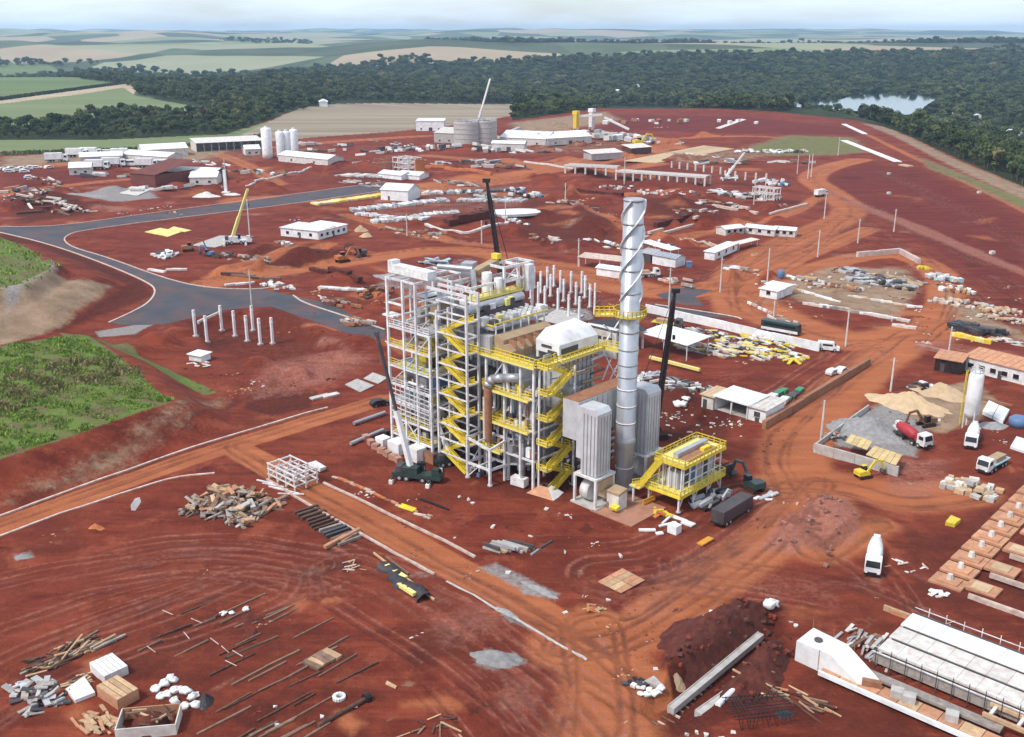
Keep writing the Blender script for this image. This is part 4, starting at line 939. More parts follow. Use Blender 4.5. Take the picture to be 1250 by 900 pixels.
for i, bc in enumerate((7.6, 22.2)):
    T = pthing('draught_fan', ['white steel fan table with an induced draught fan in front of the smokestack', 'grey steel fan table with a draught fan behind the smokestack'][i], 'fan')
    m = WHITE if i == 0 else STEEL
    bx(T, 'table_top', m, (24.0, bc + .3, 5.6), (5.2, 5.4, .4))
    for a in (21.6, 26.3):
        for b in (bc - 2.2, bc + 2.7): bx(T, 'leg', m, (a, b, 2.7), (.42, .42, 5.4))
    cy(T, 'fan_casing', WHITE, (22.4, bc, 2.4), (24.2, bc, 2.4), 1.9, None, 20); bx(T, 'fan_inlet', WHITE, (23.3, bc + 1.6, 3.4), (1.7, 2.0, 3))
    bx(T, 'motor_box', TAN if i == 0 else ORANGE, (26.3, bc + 1.2, 2.4), (2.4, 2.2, 1.6)); bx(T, 'bracing_panel', TAN, (26.35, bc + .3, 4.2), (.16, 4.4, 1.8))
    part(T, 'duct_cone', DKSTEEL, MB().cyl((23.6, bc, 5.8), (23.6, bc, 7.6), 1.2, .5, 10)); bx(T, 'plinth', CONC, (24, bc + .3, .2), (6, 6, .4))
    bx(T, 'transition', m, (24.4, bc, 6.0), (3.2, 3.4, .4), 0, .0, .25)
T = pthing('lime_bin', 'small cream bin with tan lid beside the white fan table', 'bin')
bx(T, 'body', CONCW, (28.6, 8.6, 1.7), (2.6, 2.4, 3.0)); bx(T, 'lid', TAN, (28.6, 8.6, 3.4), (2.7, 2.5, .5), 0, .15); bx(T, 'spout', YEL, (29.6, 6.8, 1.1), (1.5, 1.1, .5), 0, .3); 
for a in (27.6, 29.7): bx(T, 'leg', RUST, (a, 7.3, .7), (.25, .25, 1.4))

# ---- 8. yellow electrical platform on stilts
Y = pthing('yellow_platform', 'yellow railed two level equipment platform on stilts right of the smokestack', 'platform')
for a in (31.2, 37.6):
    for b in (14.5, 19, 23.5, 27.6):
        bm(Y, 'leg', WHITE, (a, b, 0), (a, b, 3.1), .3); cy(Y, 'footing', CONC, (a, b, 0), (a, b, .3), .45)
        bm(Y, 'knee_brace', WHITE, (a, b, .6), (a, b + 1.6 if b < 25 else b - 1.6, 3.0), .16)
for z, a0, a1, b0, b1, m in [(3.2, 30.8, 38.2, 14, 28.2, YELP), (8.4, 31.6, 38.0, 15.2, 28.2, YELP)]:
    dk = bx(Y, 'deck', m, ((a0 + a1) / 2, (b0 + b1) / 2, z), (a1 - a0, b1 - b0, .3))
    part(Y, 'railing', YEL, MB().rail([(a0, b0, z), (a1, b0, z), (a1, b1, z), (a0, b1, z)], 1.15, 1.1, .12, True))
    for a in (a0, a1): bx(Y, 'edge_girder', YEL, (a, (b0 + b1) / 2, z - .1), (.2, b1 - b0, .5))
    for b in (b0, b1): bx(Y, 'edge_girder', YEL, ((a0 + a1) / 2, b, z - .1), (a1 - a0, .2, .5))
for k in range(7):
    b = 16 + k * 1.95; bx(Y, 'column', WHITE, (37.3, b, 5.8), (.22, .22, 5.0)); bx(Y, 'column', WHITE, (32.2, b, 5.8), (.22, .22, 5.0))
for z in (4.9, 6.5): bx(Y, 'girt', WHITE, (37.35, 22, z), (.16, 12, .16))
for k in range(4): bx(Y, 'column', WHITE, (33.2 + k * 1.3, 15.7, 5.8), (.22, .22, 5.0))
for k in range(6): bx(Y, 'switch_cabinet', [GREY, DKSTEEL, BLUE, GREY, DKSTEEL, GREY][k], (34.8, 17 + k * 1.9, 4.9), (2.6, 1.3, 3.0))
bx(Y, 'roof_unit', GALV, (34.6, 22, 9.1), (1.0, 9.5, .9)); bx(Y, 'roof_grating', RUST, (36.2, 22, 8.65), (2.2, 9, .2)); bx(Y, 'roof_unit', YEL, (36.3, 24, 9.0), (.8, 2.2, .7))
mb = MB(); stairflight(mb, (30.2, 13.2, 3.3), (33.0, 15.4, 8.4), 1.2); stairflight(mb, (30.2, 14, 3.2), (29.4, 12.4, 3.2), 1.3); part(Y, 'stair_flight', YEL, mb)
bx(Y, 'lower_landing', YELP, (29.6, 13.2, 3.2), (2.2, 2.0, .3)); bm(Y, 'leg', WHITE, (29.2, 12.6, 0), (29.2, 12.6, 3.1), .3)

# ---- ground slab round the stack
solo('concrete_apron', mat('dusty_slab', (.34, .17, .11), .9, 0, .2, .4, .3), MB().box((30.5, 9.5, .08), (9, 10, .24)), 'dusty concrete slab in front of the smokestack base', 'slab', O3, TH)

# ---- cranes behind and in front
def lattice(mb, p, q, w0, w1, chord=.16, lace=.09, n=16):
    p = Vector(p); q = Vector(q); z = (q - p).normalized(); x = z.cross(Vector((0, 0, 1)))
    x = Vector((1, 0, 0)) if x.length < 1e-3 else x.normalized(); y = z.cross(x); prev = None
    for i in range(n + 1):
        t = i / n; c = p.lerp(q, t); w = (w0 + (w1 - w0) * t) * (min(1, .35 + t * 6, .35 + (1 - t) * 6)) / 2
        cs = [c + x * w * i_ + y * w * j_ for i_, j_ in ((-1, -1), (1, -1), (1, 1), (-1, 1))]
        if prev:
            for k in range(4): mb.beam(prev[k], cs[k], chord); mb.beam(prev[k], cs[(k + 1) % 4], lace)
        prev = cs
def crawler(loc, rz, tip, label, m=BLACK, base=(0, 1.0, 1.9)):
    t = thing('crawler_crane', label, 'crane', loc, rz)
    for s_ in (-1, 1):
        tr = MB().profile([(-3.2, .35), (-2.8, 0), (2.8, 0), (3.2, .35), (3.2, .9), (2.8, 1.25), (-2.8, 1.25), (-3.2, .9)], s_ * 2.3 - .45, s_ * 2.3 + .45); part(t, 'track', RUBBER, tr)
    bx(t, 'carbody', DKSTEEL, (0, 0, .95), (2.6, 4, .7)); bx(t, 'upper_body', m, (-1.4, 0, 2.2), (5.0, 2.8, 1.7)); bx(t, 'counterweight', DKSTEEL, (-4.0, 0, 2.2), (1.0, 3.6, 1.9)); bx(t, 'cab', GLASS, (1.6, 1.3, 2.5), (1.6, 1.0, 1.9))
    mb = MB(); lattice(mb, (1.2, 0, 2.2), tip, .8, .55, .3, .2, 40); part(t, 'boom', m, mb)
    mb = MB(); tp = Vector(tip); mb.beam((-3.0, 0, 3), (-3.6, 0, 8), .2).beam((-3.6, 0, 8), tp, .07).beam((-3.4, .3, 8), tp, .07); part(t, 'pendant', m, mb)
    bx(t, 'boom_head', m, tp + Vector((.2, 0, .3)), (1.5, 1.0, .9)); mb = MB().beam(tp, (tp.x + .3, 0, tp.z - 9), .05).box((tp.x + .3, 0, tp.z - 9.4), (.5, .4, .9)); part(t, 'hook_block', m, mb)
    return t
def find_tip(loc, rz, px, py):
    """height of the tip of a boom that swings in the vertical plane through loc with heading rz"""
    best = None
    for k in range(200, 800):
        z = k * .1; x, y = P0(px, py, z); d = ((x - loc[0]) * math.sin(rz) - (y - loc[1]) * math.cos(rz)); 
        if best is None or abs(d) < best[0]: best = (abs(d), z, (x - loc[0]) * math.cos(rz) + (y - loc[1]) * math.sin(rz))
    return (best[2], 0, best[1] - loc[2])
c1 = P(793, 533); rz = math.radians(12); crawler(c1, rz, find_tip(c1, rz, 824, 357), 'black crawler crane with tall boom right of the smokestack')
c2 = P(634, 470); rz = math.radians(160); crawler(c2, rz, find_tip(c2, rz, 595, 222), 'dark crawler crane behind the boiler with boom leaning left')
print('tips', find_tip(c1, math.radians(12), 824, 357), find_tip(c2, math.radians(160), 595, 222))
# ================================================================== BUILDERS FOR LOOSE THINGS
def heap(name, label, cat, px, py, ra, rb, h, m, rz=TH, seed=1, group=None):
    c = P(px, py); N, K_ = 64, 22; b = MB(); t = np.repeat((np.arange(K_ + 1) / K_)[:, None], N, 1); a = np.repeat((2 * math.pi * np.arange(N) / N)[None, :], K_ + 1, 0)
    w = 1 + .7 * fbm(np.cos(a) * 2.5 + seed * 9.3, np.sin(a) * 2.5, 1.0, seed, 4); X, Y_ = ra * t * w * np.cos(a), rb * t * w * np.sin(a)
    z = h * (1 - t) ** .8 * (1 + 1.5 * fbm(X, Y_, max(ra, rb) * .5, seed + 5, 4)) + .25 * h * (1 - t) * fbm(X, Y_, .8, seed + 8) * 2 - .3 * t
    cs, sn = math.cos(rz), math.sin(rz)
    vs = [(float(x), float(y), float(q) + hz(c.x + x * cs - y * sn, c.y + x * sn + y * cs) - c.z) for x, y, q in zip(X.ravel(), Y_.ravel(), z.ravel())]
    fs = [(i * N + k, (i + 1) * N + k, (i + 1) * N + (k + 1) % N, i * N + (k + 1) % N) for i in range(K_) for k in range(N)]
    b.add(vs, fs); return solo(name, m, b, label, cat, c, rz, group, True)

def pile(name, label, cat, px, py, la, lb, h, n, pn, mats, size, rz=TH, jit=.5, tilt=.25, group=None, yaw0=0.0, loc=None):
    """a pile of single pieces: size = (length range, width range, thickness range)"""
    c = loc or P(px, py); t = thing(name, label, cat, c, rz, group); cs, sn = math.cos(rz), math.sin(rz)
    for i in range(n):
        x, y = U(-la, la) / 2, U(-lb, lb) / 2; q = max(0, 1 - (2 * x / la) ** 2) * max(0, 1 - (2 * y / lb) ** 2)
        s = [U(*size[0]), U(*size[1]), U(*size[2])]
        gz = hz(c.x + x * cs - y * sn, c.y + x * sn + y * cs) - c.z
        z = gz + s[2] / 2 + U(0, 1) * h * q
        bx(t, pn, R.choice(mats), (x, y, z), s, yaw0 + U(-jit, jit) * math.pi, U(-tilt, tilt) * .6, U(-tilt, tilt))
    return t

def rows(name, label, cat, p1, p2, n, pn, mats, size, yaw=math.pi / 2, layers=1, gap=None, jit=.06, group=None, skip=.0):
    """pieces laid side by side from p1 to p2, each turned by yaw against that line"""
    a, b, L_, ang = seg(p1, p2); t = thing(name, label, cat, a, ang, group)
    for l_ in range(layers):
        for i in range(n):
            if U(0, 1) < skip: continue
            x = L_ * (i + .5) / n; s = [U(*size[0]), U(*size[1]), U(*size[2])]
            g = hz(a.x + x * math.cos(ang), a.y + x * math.sin(ang)) - a.z
            bx(t, pn, R.choice(mats), (x + U(-.1, .1), U(-.2, .2), g + s[2] * (.5 + l_)), s, yaw + U(-jit, jit))
    return t

def house(name, label, cat, p1, p2, w, h, wm, rm, roof='gable', nwin=4, door=True, rise=None, over=.4, group=None, open_front=False, wsill=1.1):
    """p1,p2: left and right end of the near wall's foot; the house reaches w metres back"""
    a, b, L_, ang = seg(p1, p2); t = thing(name, label, cat, a, ang, group); rise = rise if rise is not None else w * .16
    th = .2
    walls = [((L_ / 2, w - th / 2, h / 2), (L_, th, h)), ((th / 2, w / 2, h / 2), (th, w - 2 * th, h)), ((L_ - th / 2, w / 2, h / 2), (th, w - 2 * th, h))]
    if not open_front: walls.append(((L_ / 2, th / 2, h / 2), (L_, th, h)))
    for c, s in walls: bx(t, 'wall', wm, c, s)
    if roof == 'gable':
        for k in (0, 1):
            y0, y1 = (-over, w / 2) if k == 0 else (w / 2, w + over); z0, z1 = (h, h + rise) if k == 0 else (h + rise, h)
            mb = MB(); mb.add([(-over, y0, z0 + .02), (L_ + over, y0, z0 + .02), (L_ + over, y1, z1 + .02), (-over, y1, z1 + .02), (-over, y0, z0 + .17), (L_ + over, y0, z0 + .17), (L_ + over, y1, z1 + .17), (-over, y1, z1 + .17)],
                             [(3, 2, 1, 0), (4, 5, 6, 7), (0, 1, 5, 4), (1, 2, 6, 5), (2, 3, 7, 6), (3, 0, 4, 7)]); part(t, 'roof', rm, mb)
        for x in (.1, L_ - .1): part(t, 'gable', wm, MB().add([(x - .09, .1, h), (x - .09, w - .1, h), (x - .09, w / 2, h + rise - .02), (x + .09, .1, h), (x + .09, w - .1, h), (x + .09, w / 2, h + rise - .02)], [(0, 1, 2), (5, 4, 3), (0, 3, 4, 1), (1, 4, 5, 2), (2, 5, 3, 0)]))
    else:
        part(t, 'roof', rm, MB().add([(-over, -over, h + .01), (L_ + over, -over, h + .01), (L_ + over, w + over, h + rise), (-over, w + over, h + rise), (-over, -over, h + .18), (L_ + over, -over, h + .18), (L_ + over, w + over, h + rise + .17), (-over, w + over, h + rise + .17)],
             [(3, 2, 1, 0), (4, 5, 6, 7), (0, 1, 5, 4), (1, 2, 6, 5), (2, 3, 7, 6), (3, 0, 4, 7)]))
    nr = min(16, max(3, int(L_ / 1.6)))
    for k in range(nr):
        x = L_ * (k + .5) / nr
        if roof == 'gable':
            bm(t, 'roof_rib', rm, (x, -over, h + .2), (x, w / 2, h + rise + .2), .1, .1); bm(t, 'roof_rib', rm, (x, w / 2, h + rise + .2), (x, w + over, h + .2), .1, .1)
        else: bm(t, 'roof_rib', rm, (x, -over, h + .2), (x, w + over, h + rise + .19), .1, .1)
    if open_front:
        n = max(2, int(L_ / 5))
        for k in range(n + 1): bx(t, 'post', wm, (.15 + (L_ - .3) * k / n, .15, h / 2), (.3, .3, h))
        bx(t, 'floor', CONC, (L_ / 2, w / 2, .08), (L_ - .5, w - .5, .12))
    else:
        for k in range(nwin):
            x = L_ * (k + .6) / (nwin + .2)
            bx(t, 'window_sill', CONC, (x, -.08, wsill - .02), (min(1.6, L_ / nwin * .55), .16, .1)); f = bx(t, 'window', GLASS, (x, -.02, wsill + .6), (min(1.4, L_ / nwin * .5), .08, 1.1))
        if door: bx(t, 'door', DKSTEEL, (L_ * .52 if nwin else L_ * .3, -.03, 1.05), (1.0 if L_ < 20 else 3.0, .1, 2.1 if L_ < 20 else min(3.5, h * .8)))
    return t

def canopy(name, label, p1, p2, w, h, rm, slope=.4, n=3, group=None, pm=STEEL):
    a, b, L_, ang = seg(p1, p2); t = thing(name, label, 'canopy', a, ang, group)
    part(t, 'roof', rm, MB().add([(-.4, -.4, h), (L_ + .4, -.4, h), (L_ + .4, w + .4, h + slope), (-.4, w + .4, h + slope), (-.4, -.4, h + .16), (L_ + .4, -.4, h + .16), (L_ + .4, w + .4, h + slope + .16), (-.4, w + .4, h + slope + .16)],
         [(3, 2, 1, 0), (4, 5, 6, 7), (0, 1, 5, 4), (1, 2, 6, 5), (2, 3, 7, 6), (3, 0, 4, 7)]))
    for k in range(n):
        for y, hh in ((.2, h), (w - .2, h + slope * .95)): bm(t, 'post', pm, ((L_ - .4) * k / (n - 1) + .2, y, -.3), ((L_ - .4) * k / (n - 1) + .2, y, hh), .22)
    return t

def wheelset(t, xs, y, r, w=.5):
    for x in xs:
        for s in (-1, 1):
            o = cy(t, 'wheel', RUBBER, (x, s * (y - w / 2), r), (x, s * (y + w / 2), r), r, None, 14)
            adopt(cy(t, 'hub', ROOFG, (x, s * (y + w / 2 - .02), r), (x, s * (y + w / 2 + .03), r), r * .5, None, 10), o)

def truck(kind, label, px, py, head, body=WHITE, cabm=WHITE, name=None, group=None, k=1.0, cat='truck'):
    c = P(px, py); t = thing(name or {'mixer': 'concrete_mixer_truck', 'tipper': 'tipper_truck', 'flat': 'flatbed_truck', 'box': 'box_truck', 'bus': 'bus', 'van': 'van', 'car': 'parked_car', 'trailer': 'trailer'}[kind], label, cat, c, math.radians(head), group)
    t.scale = (k, k, k)
    if kind in ('mixer', 'tipper', 'flat', 'box'):
        wheelset(t, (-2.9, -1.6, 1.2, 2.7), 1.0, .52); bx(t, 'chassis', DKSTEEL, (-.4, 0, .95), (8.2, .9, .35))
        cab = part(t, 'cab', cabm, MB().profile([(2.3, .7), (4.25, .7), (4.3, 1.7), (4.0, 2.85), (3.7, 3.0), (2.3, 3.0)], -1.22, 1.22))
        part(cab, 'windscreen', GLASS, MB().add([(4.33, -1.08, 1.75), (4.33, 1.08, 1.75), (4.08, 1.0, 2.75), (4.08, -1.0, 2.75)], [(0, 1, 2, 3)]))
        for s in (-1, 1): bx(cab, 'side_window', GLASS, (3.3, s * 1.235, 2.25), (1.1, .03, .75))
        bx(cab, 'bumper', BLACK, (4.35, 0, .7), (.2, 2.4, .5))
        for s in (-1, 1): bx(cab, 'headlight', SHEET, (4.47, s * .9, .95), (.06, .4, .2))
        if kind == 'mixer':
            d = MB(); pr = [(.5, -3.2), (.85, -3.0), (1.18, -.9), (1.22, .4), (1.0, 1.6), (.55, 2.1)]
            d.lathe(pr, 18); d.v = [(z * .97 - z * 0 - .6, x, y + 2.15 - z * .17) for x, y, z in d.v]; part(t, 'drum', body, d, True)
            bx(t, 'chute', STEEL, (-4.2, 0, 1.8), (1.4, .6, .25), 0, 0, .6); bx(t, 'hopper', STEEL, (-3.7, 0, 3.1), (.9, 1.0, .7)); bx(t, 'water_tank', body, (1.9, 0, 1.9), (.6, 2.2, 1.2)); bx(t, 'fender', BLACK, (-2.2, 0, 1.15), (3.0, 2.4, .12))
        elif kind == 'tipper':
            part(t, 'tipper_body', body, MB().profile([(-4.4, 1.3), (1.9, 1.3), (2.1, 3.0), (-4.6, 2.7)], -1.25, 1.25)); bx(t, 'load', SOILR, (-1.2, 0, 2.86), (5.6, 2.1, .3))
        elif kind == 'box': bx(t, 'cargo_box', body, (-1.2, 0, 2.45), (6.6, 2.5, 2.5)); 
        else: bx(t, 'flat_bed', body, (-1.2, 0, 1.3), (6.8, 2.5, .25)); bx(t, 'bed_load', TAN, (-1.4, 0, 1.9), (4, 1.8, .9))
    elif kind in ('bus', 'van', 'car'):
        L_, h, w = {'bus': (11, 3.1, 2.5), 'van': (5.6, 2.4, 2.0), 'car': (4.4, 1.5, 1.8)}[kind]; f = L_ / 2
        pr = {'bus': [(-f, .5), (f, .5), (f, 1.4), (f - .25, h), (-f, h)], 'van': [(-f, .4), (f, .4), (f, 1.1), (f - .9, 1.35), (f - 1.6, h), (-f, h)], 'car': [(-f, .35), (f, .35), (f, .75), (f - .9, .95), (f - 1.6, h), (-f + .7, h), (-f, .95)]}[kind]
        part(t, 'body', body, MB().profile(pr, -w / 2, w / 2))
        for s in (-1, 1): bx(t, 'side_window', GLASS, (-.2 if kind != 'bus' else 0, s * (w / 2 + .005), h * .72), (L_ * (.45 if kind != 'bus' else .85), .03, h * .22))
        if kind == 'bus':
            for s in (-1, 1): bx(t, 'lower_panel', SHEET, (0, s * (w / 2 + .01), .95), (L_ * .98, .04, .75))
        p = pr[3] if kind != 'bus' else pr[2]
        part(t, 'windscreen', GLASS, MB().add([(p[0] + .02, -w * .44, p[1] + .05), (p[0] + .02, w * .44, p[1] + .05), ((pr[4] if kind != 'bus' else pr[3])[0] + .06, w * .4, h - .12), ((pr[4] if kind != 'bus' else pr[3])[0] + .06, -w * .4, h - .12)], [(0, 1, 2, 3)]))
        wheelset(t, (-f * .6, f * .6), w / 2 - .1, .34 if kind == 'car' else .45, .25)
    elif kind == 'trailer':
        bx(t, 'body', body, (0, 0, 1.9), (9.5, 2.5, 2.2)); bx(t, 'deck', cabm, (0, 0, .72), (10, 2.4, .2)); wheelset(t, (-3.6, -2.4, 3.4), 1.0, .5); bx(t, 'drawbar', DKSTEEL, (5.8, 0, .7), (2, .3, .2))
    return t

def digger(label, px, py, head, m=YEL, name='excavator', group=None, k=1.0):
    c = P(px, py); t = thing(name, label, 'excavator', c, math.radians(head), group); t.scale = (k, k, k)
    for s in (-1, 1): part(t, 'track', RUBBER, MB().profile([(-1.9, .3), (-1.6, 0), (1.6, 0), (1.9, .3), (1.9, .55), (1.6, .85), (-1.6, .85), (-1.9, .55)], s * 1.05 - .3, s * 1.05 + .3))
    part(t, 'body', m, MB().profile([(-2.2, 1.0), (1.1, 1.0), (1.1, 1.5), (-.4, 2.2), (-2.2, 2.1)], -1.25, 1.25)); bx(t, 'cab', GLASS, (.5, .8, 2.1), (1.3, .9, 1.6)); bx(t, 'cab_roof', m, (.5, .8, 2.95), (1.4, 1.0, .12))
    part(t, 'boom', m, MB().beam((.9, -.2, 1.5), (3.0, -.2, 4.2), .4, .55).beam((3.0, -.2, 4.2), (5.0, -.2, 3.9), .38, .5)); part(t, 'arm', m, MB().beam((5.0, -.2, 4.1), (5.8, -.2, 1.6), .32, .42))
    part(t, 'bucket', DKSTEEL, MB().profile([(5.3, 1.7), (6.1, 1.5), (6.2, .7), (5.4, .5), (5.0, 1.0)], -.8, .4)); return t

def mobile_crane(label, px, py, head, tip, m=DGREEN, bm1=WHITE, bm2=GREY, k=1.0, r=(.45, .32), group=None):
    """tip: (x,y,z) of the boom end, in the crane's own frame"""
    c = P(px, py); t = thing('mobile_crane', label, 'crane', c, math.radians(head), group); t.scale = (k, k, k)
    wheelset(t, (-3.2, -1.8, 1.4, 2.8), 1.15, .62, .5)
    part(t, 'carrier', m, MB().profile([(-4.6, .8), (4.8, .8), (5.0, 1.3), (4.6, 1.6), (-4.6, 1.6)], -1.3, 1.3)); part(t, 'driver_cab', m, MB().profile([(3.2, 1.6), (4.8, 1.6), (4.7, 2.3), (4.3, 2.9), (3.2, 2.9)], -1.2, .2)); bx(t, 'cab_glass', GLASS, (4.62, -.5, 2.45), (.2, 1.1, .6), 0, 0, -.35)
    bx(t, 'turntable', m, (-1.4, 0, 2.2), (3.4, 2.4, 1.1)); bx(t, 'counterweight', DKSTEEL, (-3.4, 0, 2.3), (1.1, 2.5, 1.2)); bx(t, 'operator_cab', GLASS, (.4, 1.0, 2.5), (1.4, .9, 1.5))
    for sx in (-4.2, 3.0):
        for s in (-1, 1): bm(t, 'outrigger', m, (sx, s * 1.2, .9), (sx, s * 2.9, .9), .3); bx(t, 'outrigger_pad', SHEET, (sx, s * 2.9, .4), (.7, .7, .8))
    p = Vector((-1.4, 0, 2.7)); q = Vector(tip); mid = p.lerp(q, .42)
    bm(t, 'boom_base', bm1, p, mid, r[0] * 2, r[0] * 2.2); bm(t, 'boom_upper', bm2, p.lerp(q, .38), q, r[1] * 2, r[1] * 2.1); bx(t, 'boom_head', bm2, q, (.8, .6, .8))
    part(t, 'hook_line', DKSTEEL, MB().beam(q, (q.x, q.y, q.z - 5), .06).box((q.x, q.y, q.z - 5.3), (.4, .3, .7))); return t

def bag_group(label, pts, group, r=.75, name='bulk_bag', m=PAPER):
    for px, py in pts:
        c = P(px, py); b = MB(); s = R.random() * 9; r_ = r * U(.8, 1.15); n = 14
        b.lathe([(r_ * .75, -.1), (r_ * 1.0, .2 * r_), (r_ * 1.05, r_ * .8), (r_ * .9, r_ * 1.15), (r_ * .5, r_ * 1.3), (r_ * .28, r_ * 1.35), (r_ * .3, r_ * 1.6)], n)
        q = []
        for x, y, z in b.v:
            an = math.atan2(y, x); k = 1 / max(abs(math.cos(an)), abs(math.sin(an))) ** .7 * .93; d = 1 + .2 * math.sin(3.1 * z / r_ + 2 * an + s) + .12 * math.sin(5 * an + s * 2)
            q.append((x * k * d + z * .25 * math.sin(s), y * k * d + z * .25 * math.cos(s), z * (.75 + .25 * math.sin(s * 3))))
        b.v = q; solo(name, m, b, label, 'bag', c, U(0, 6), group, True)

def chunk(rr, s):
    """a broken lump: a box with every corner pushed about"""
    b = MB().box((0, 0, s[2] * .4), s); b.v = [(x * rr.uniform(.45, 1.15), y * rr.uniform(.45, 1.15), z * rr.uniform(.5, 1.2) - .05) for x, y, z in b.v]; return b
ORD = ['first', 'second', 'third', 'fourth', 'fifth', 'sixth', 'seventh', 'eighth', 'ninth', 'tenth']

def sheet(name, label, cat, pts, h, m, z=.05, group=None, n=(1, 1), pn='board', gap=.06):
    """a flat panel whose corners stand at four pixels (near-left, near-right, far-right, far-left), made of n boards"""
    w = [P(*p) for p in pts]; z0 = sum(p.z for p in w) / 4 + z; c = sum(w, Vector()) / 4; c.z = z0; t = thing(name, label, cat, c, 0, group)
    def at(u, v): return (w[0] * (1 - u) * (1 - v) + w[1] * u * (1 - v) + w[2] * u * v + w[3] * (1 - u) * v) - c
    for i in range(n[0]):
        for j in range(n[1]):
            u0, u1 = i / n[0] + gap / 2 / n[0], (i + 1) / n[0] - gap / 2 / n[0]; v0, v1 = j / n[1] + gap / 2 / n[1], (j + 1) / n[1] - gap / 2 / n[1]
            q = [at(u0, v0), at(u1, v0), at(u1, v1), at(u0, v1)]; dz = U(-.02, .02)
            mb = MB().prism([(p.x, p.y) for p in q], dz, h + dz); part(t, pn, R.choice(m) if isinstance(m, list) else m, mb)
    return t

def wall_run(name, label, p1, p2, h, th, m, panel=None, cat='wall', group=None):
    a, b, L_, ang = seg(p1, p2); t = thing(name, label, cat, a, ang, group); n = max(1, int(L_ / panel)) if panel else 1
    for k in range(n):
        x0, x1 = L_ * k / n, L_ * (k + 1) / n; g = hz(a.x + (x0 + x1) / 2 * math.cos(ang), a.y + (x0 + x1) / 2 * math.sin(ang)) - a.z
        bx(t, 'panel', m, ((x0 + x1) / 2, U(-.02, .02), g + h / 2 - .1 + U(-.02, .02)), (x1 - x0 - .05, th, h + .2))
    return t

def pole(px, py, ptop, label, m=CONCW, arm=True, w=.32):
    c = P(px, py); dist = math.hypot(c.x, c.y); 
    zt = None
    for k in range(20, 400):
        z = k * .1; 
        if P0(px, ptop, c.z + z)[1] <= c.y: zt = z; break
    h = zt or 9
    t = thing('utility_pole', label, 'pole', c, TH, 'utility poles round the site'); part(t, 'post', m, MB().cyl((0, 0, -.3), (0, 0, h), w * 1.0, w * .62, 10))
    if arm: bx(t, 'crossarm', WOODG, (0, 0, h - .5), (1.6, .16, .16)); 
    part(t, 'pole_cap', m, MB().box((.0, 0, h + .05), (w * 1.2, w * 1.2, .15)))
    return t
# ================================================================== NEAR GROUND
G = math.radians
# white open steel module standing on the road
def module(label, px, py, la, lb, h, na, nb, nz, m=WHITE, w=.22, rz=TH):
    t = thing('steel_module', label, 'steel frame', P(px, py), rz)
    for i in range(na + 1):
        for j in range(nb + 1): bm(t, 'column', m, (-la / 2 + la * i / na, -lb / 2 + lb * j / nb, 0), (-la / 2 + la * i / na, -lb / 2 + lb * j / nb, h * (1 if j else .92)), w)
    for k in range(1, nz + 1):
        z = h * k / nz * .96
        for j in range(nb + 1): bm(t, 'beam', m, (-la / 2 - .4, -lb / 2 + lb * j / nb, z), (la / 2 + .4, -lb / 2 + lb * j / nb, z), w * .8, w * 1.1)
        for i in range(na + 1): bm(t, 'beam', m, (-la / 2 + la * i / na, -lb / 2, z), (-la / 2 + la * i / na, lb / 2, z), w * .8, w)
    for i in range(na): bm(t, 'brace', m, (-la / 2 + la * i / na, -lb / 2, .3), (-la / 2 + la * (i + 1) / na, -lb / 2, h * .9), w * .6)
    return t
module('white steel frame module lying across the dirt road beside the rubble', 358, 588, 8.2, 5.0, 3.4, 3, 2, 3)
rows('steel_beam_bundle', 'white steel beams leaning beside the frame module on the road', 'beams', (322, 588), (360, 605), 5, 'beam', [WHITE, STEEL], ((4, 6), (.2, .25), (.2, .25)), .5, 1, jit=.3)
solo('tread_plate_stack', STEEL, MB().box((0, 0, .5), (4.2, 1.4, .5), .1).box((.6, .3, .95), (3.8, 1.2, .35), -.1), 'pale steel plates stacked on the far side of the road module', 'plates', P(385, 573), TH)
pile('rubble_pile', 'large pile of grey broken boards and slabs beside the road', 'rubble', 285, 618, 15, 11, 2.4, 210, 'broken_board', [WOOD, WOOD, CONC, WOODL, WOODG, WOODD, WOODD, TAN, WOOD, WOODG, PLY], ((1.2, 4.2), (.3, 1.0), (.12, .45)), TH + .3, .5, .5)
rows('log_stack', 'row of dark logs and planks lying beside the road kerb', 'timber', (372, 622), (428, 664), 13, 'plank', [WOODD, WOODD, WOOD, WOODG, DKSTEEL], ((3.6, 5), (.4, .7), (.4, .6)), 1.62, 1, jit=.08)
rows('plank_bundle', 'tan planks bundle at the end of the dark log row', 'timber', (402, 668), (436, 652), 2, 'plank', [PLY], ((4.5, 5), (.5, .7), (.3, .4)), .1, 2)
pile('scrap_boards', 'few crossed pink boards on bare soil below the log row', 'boards', 430, 690, 4, 3, .2, 9, 'board', [PLY, KERB], ((1.2, 2.4), (.15, .3), (.08, .12)))
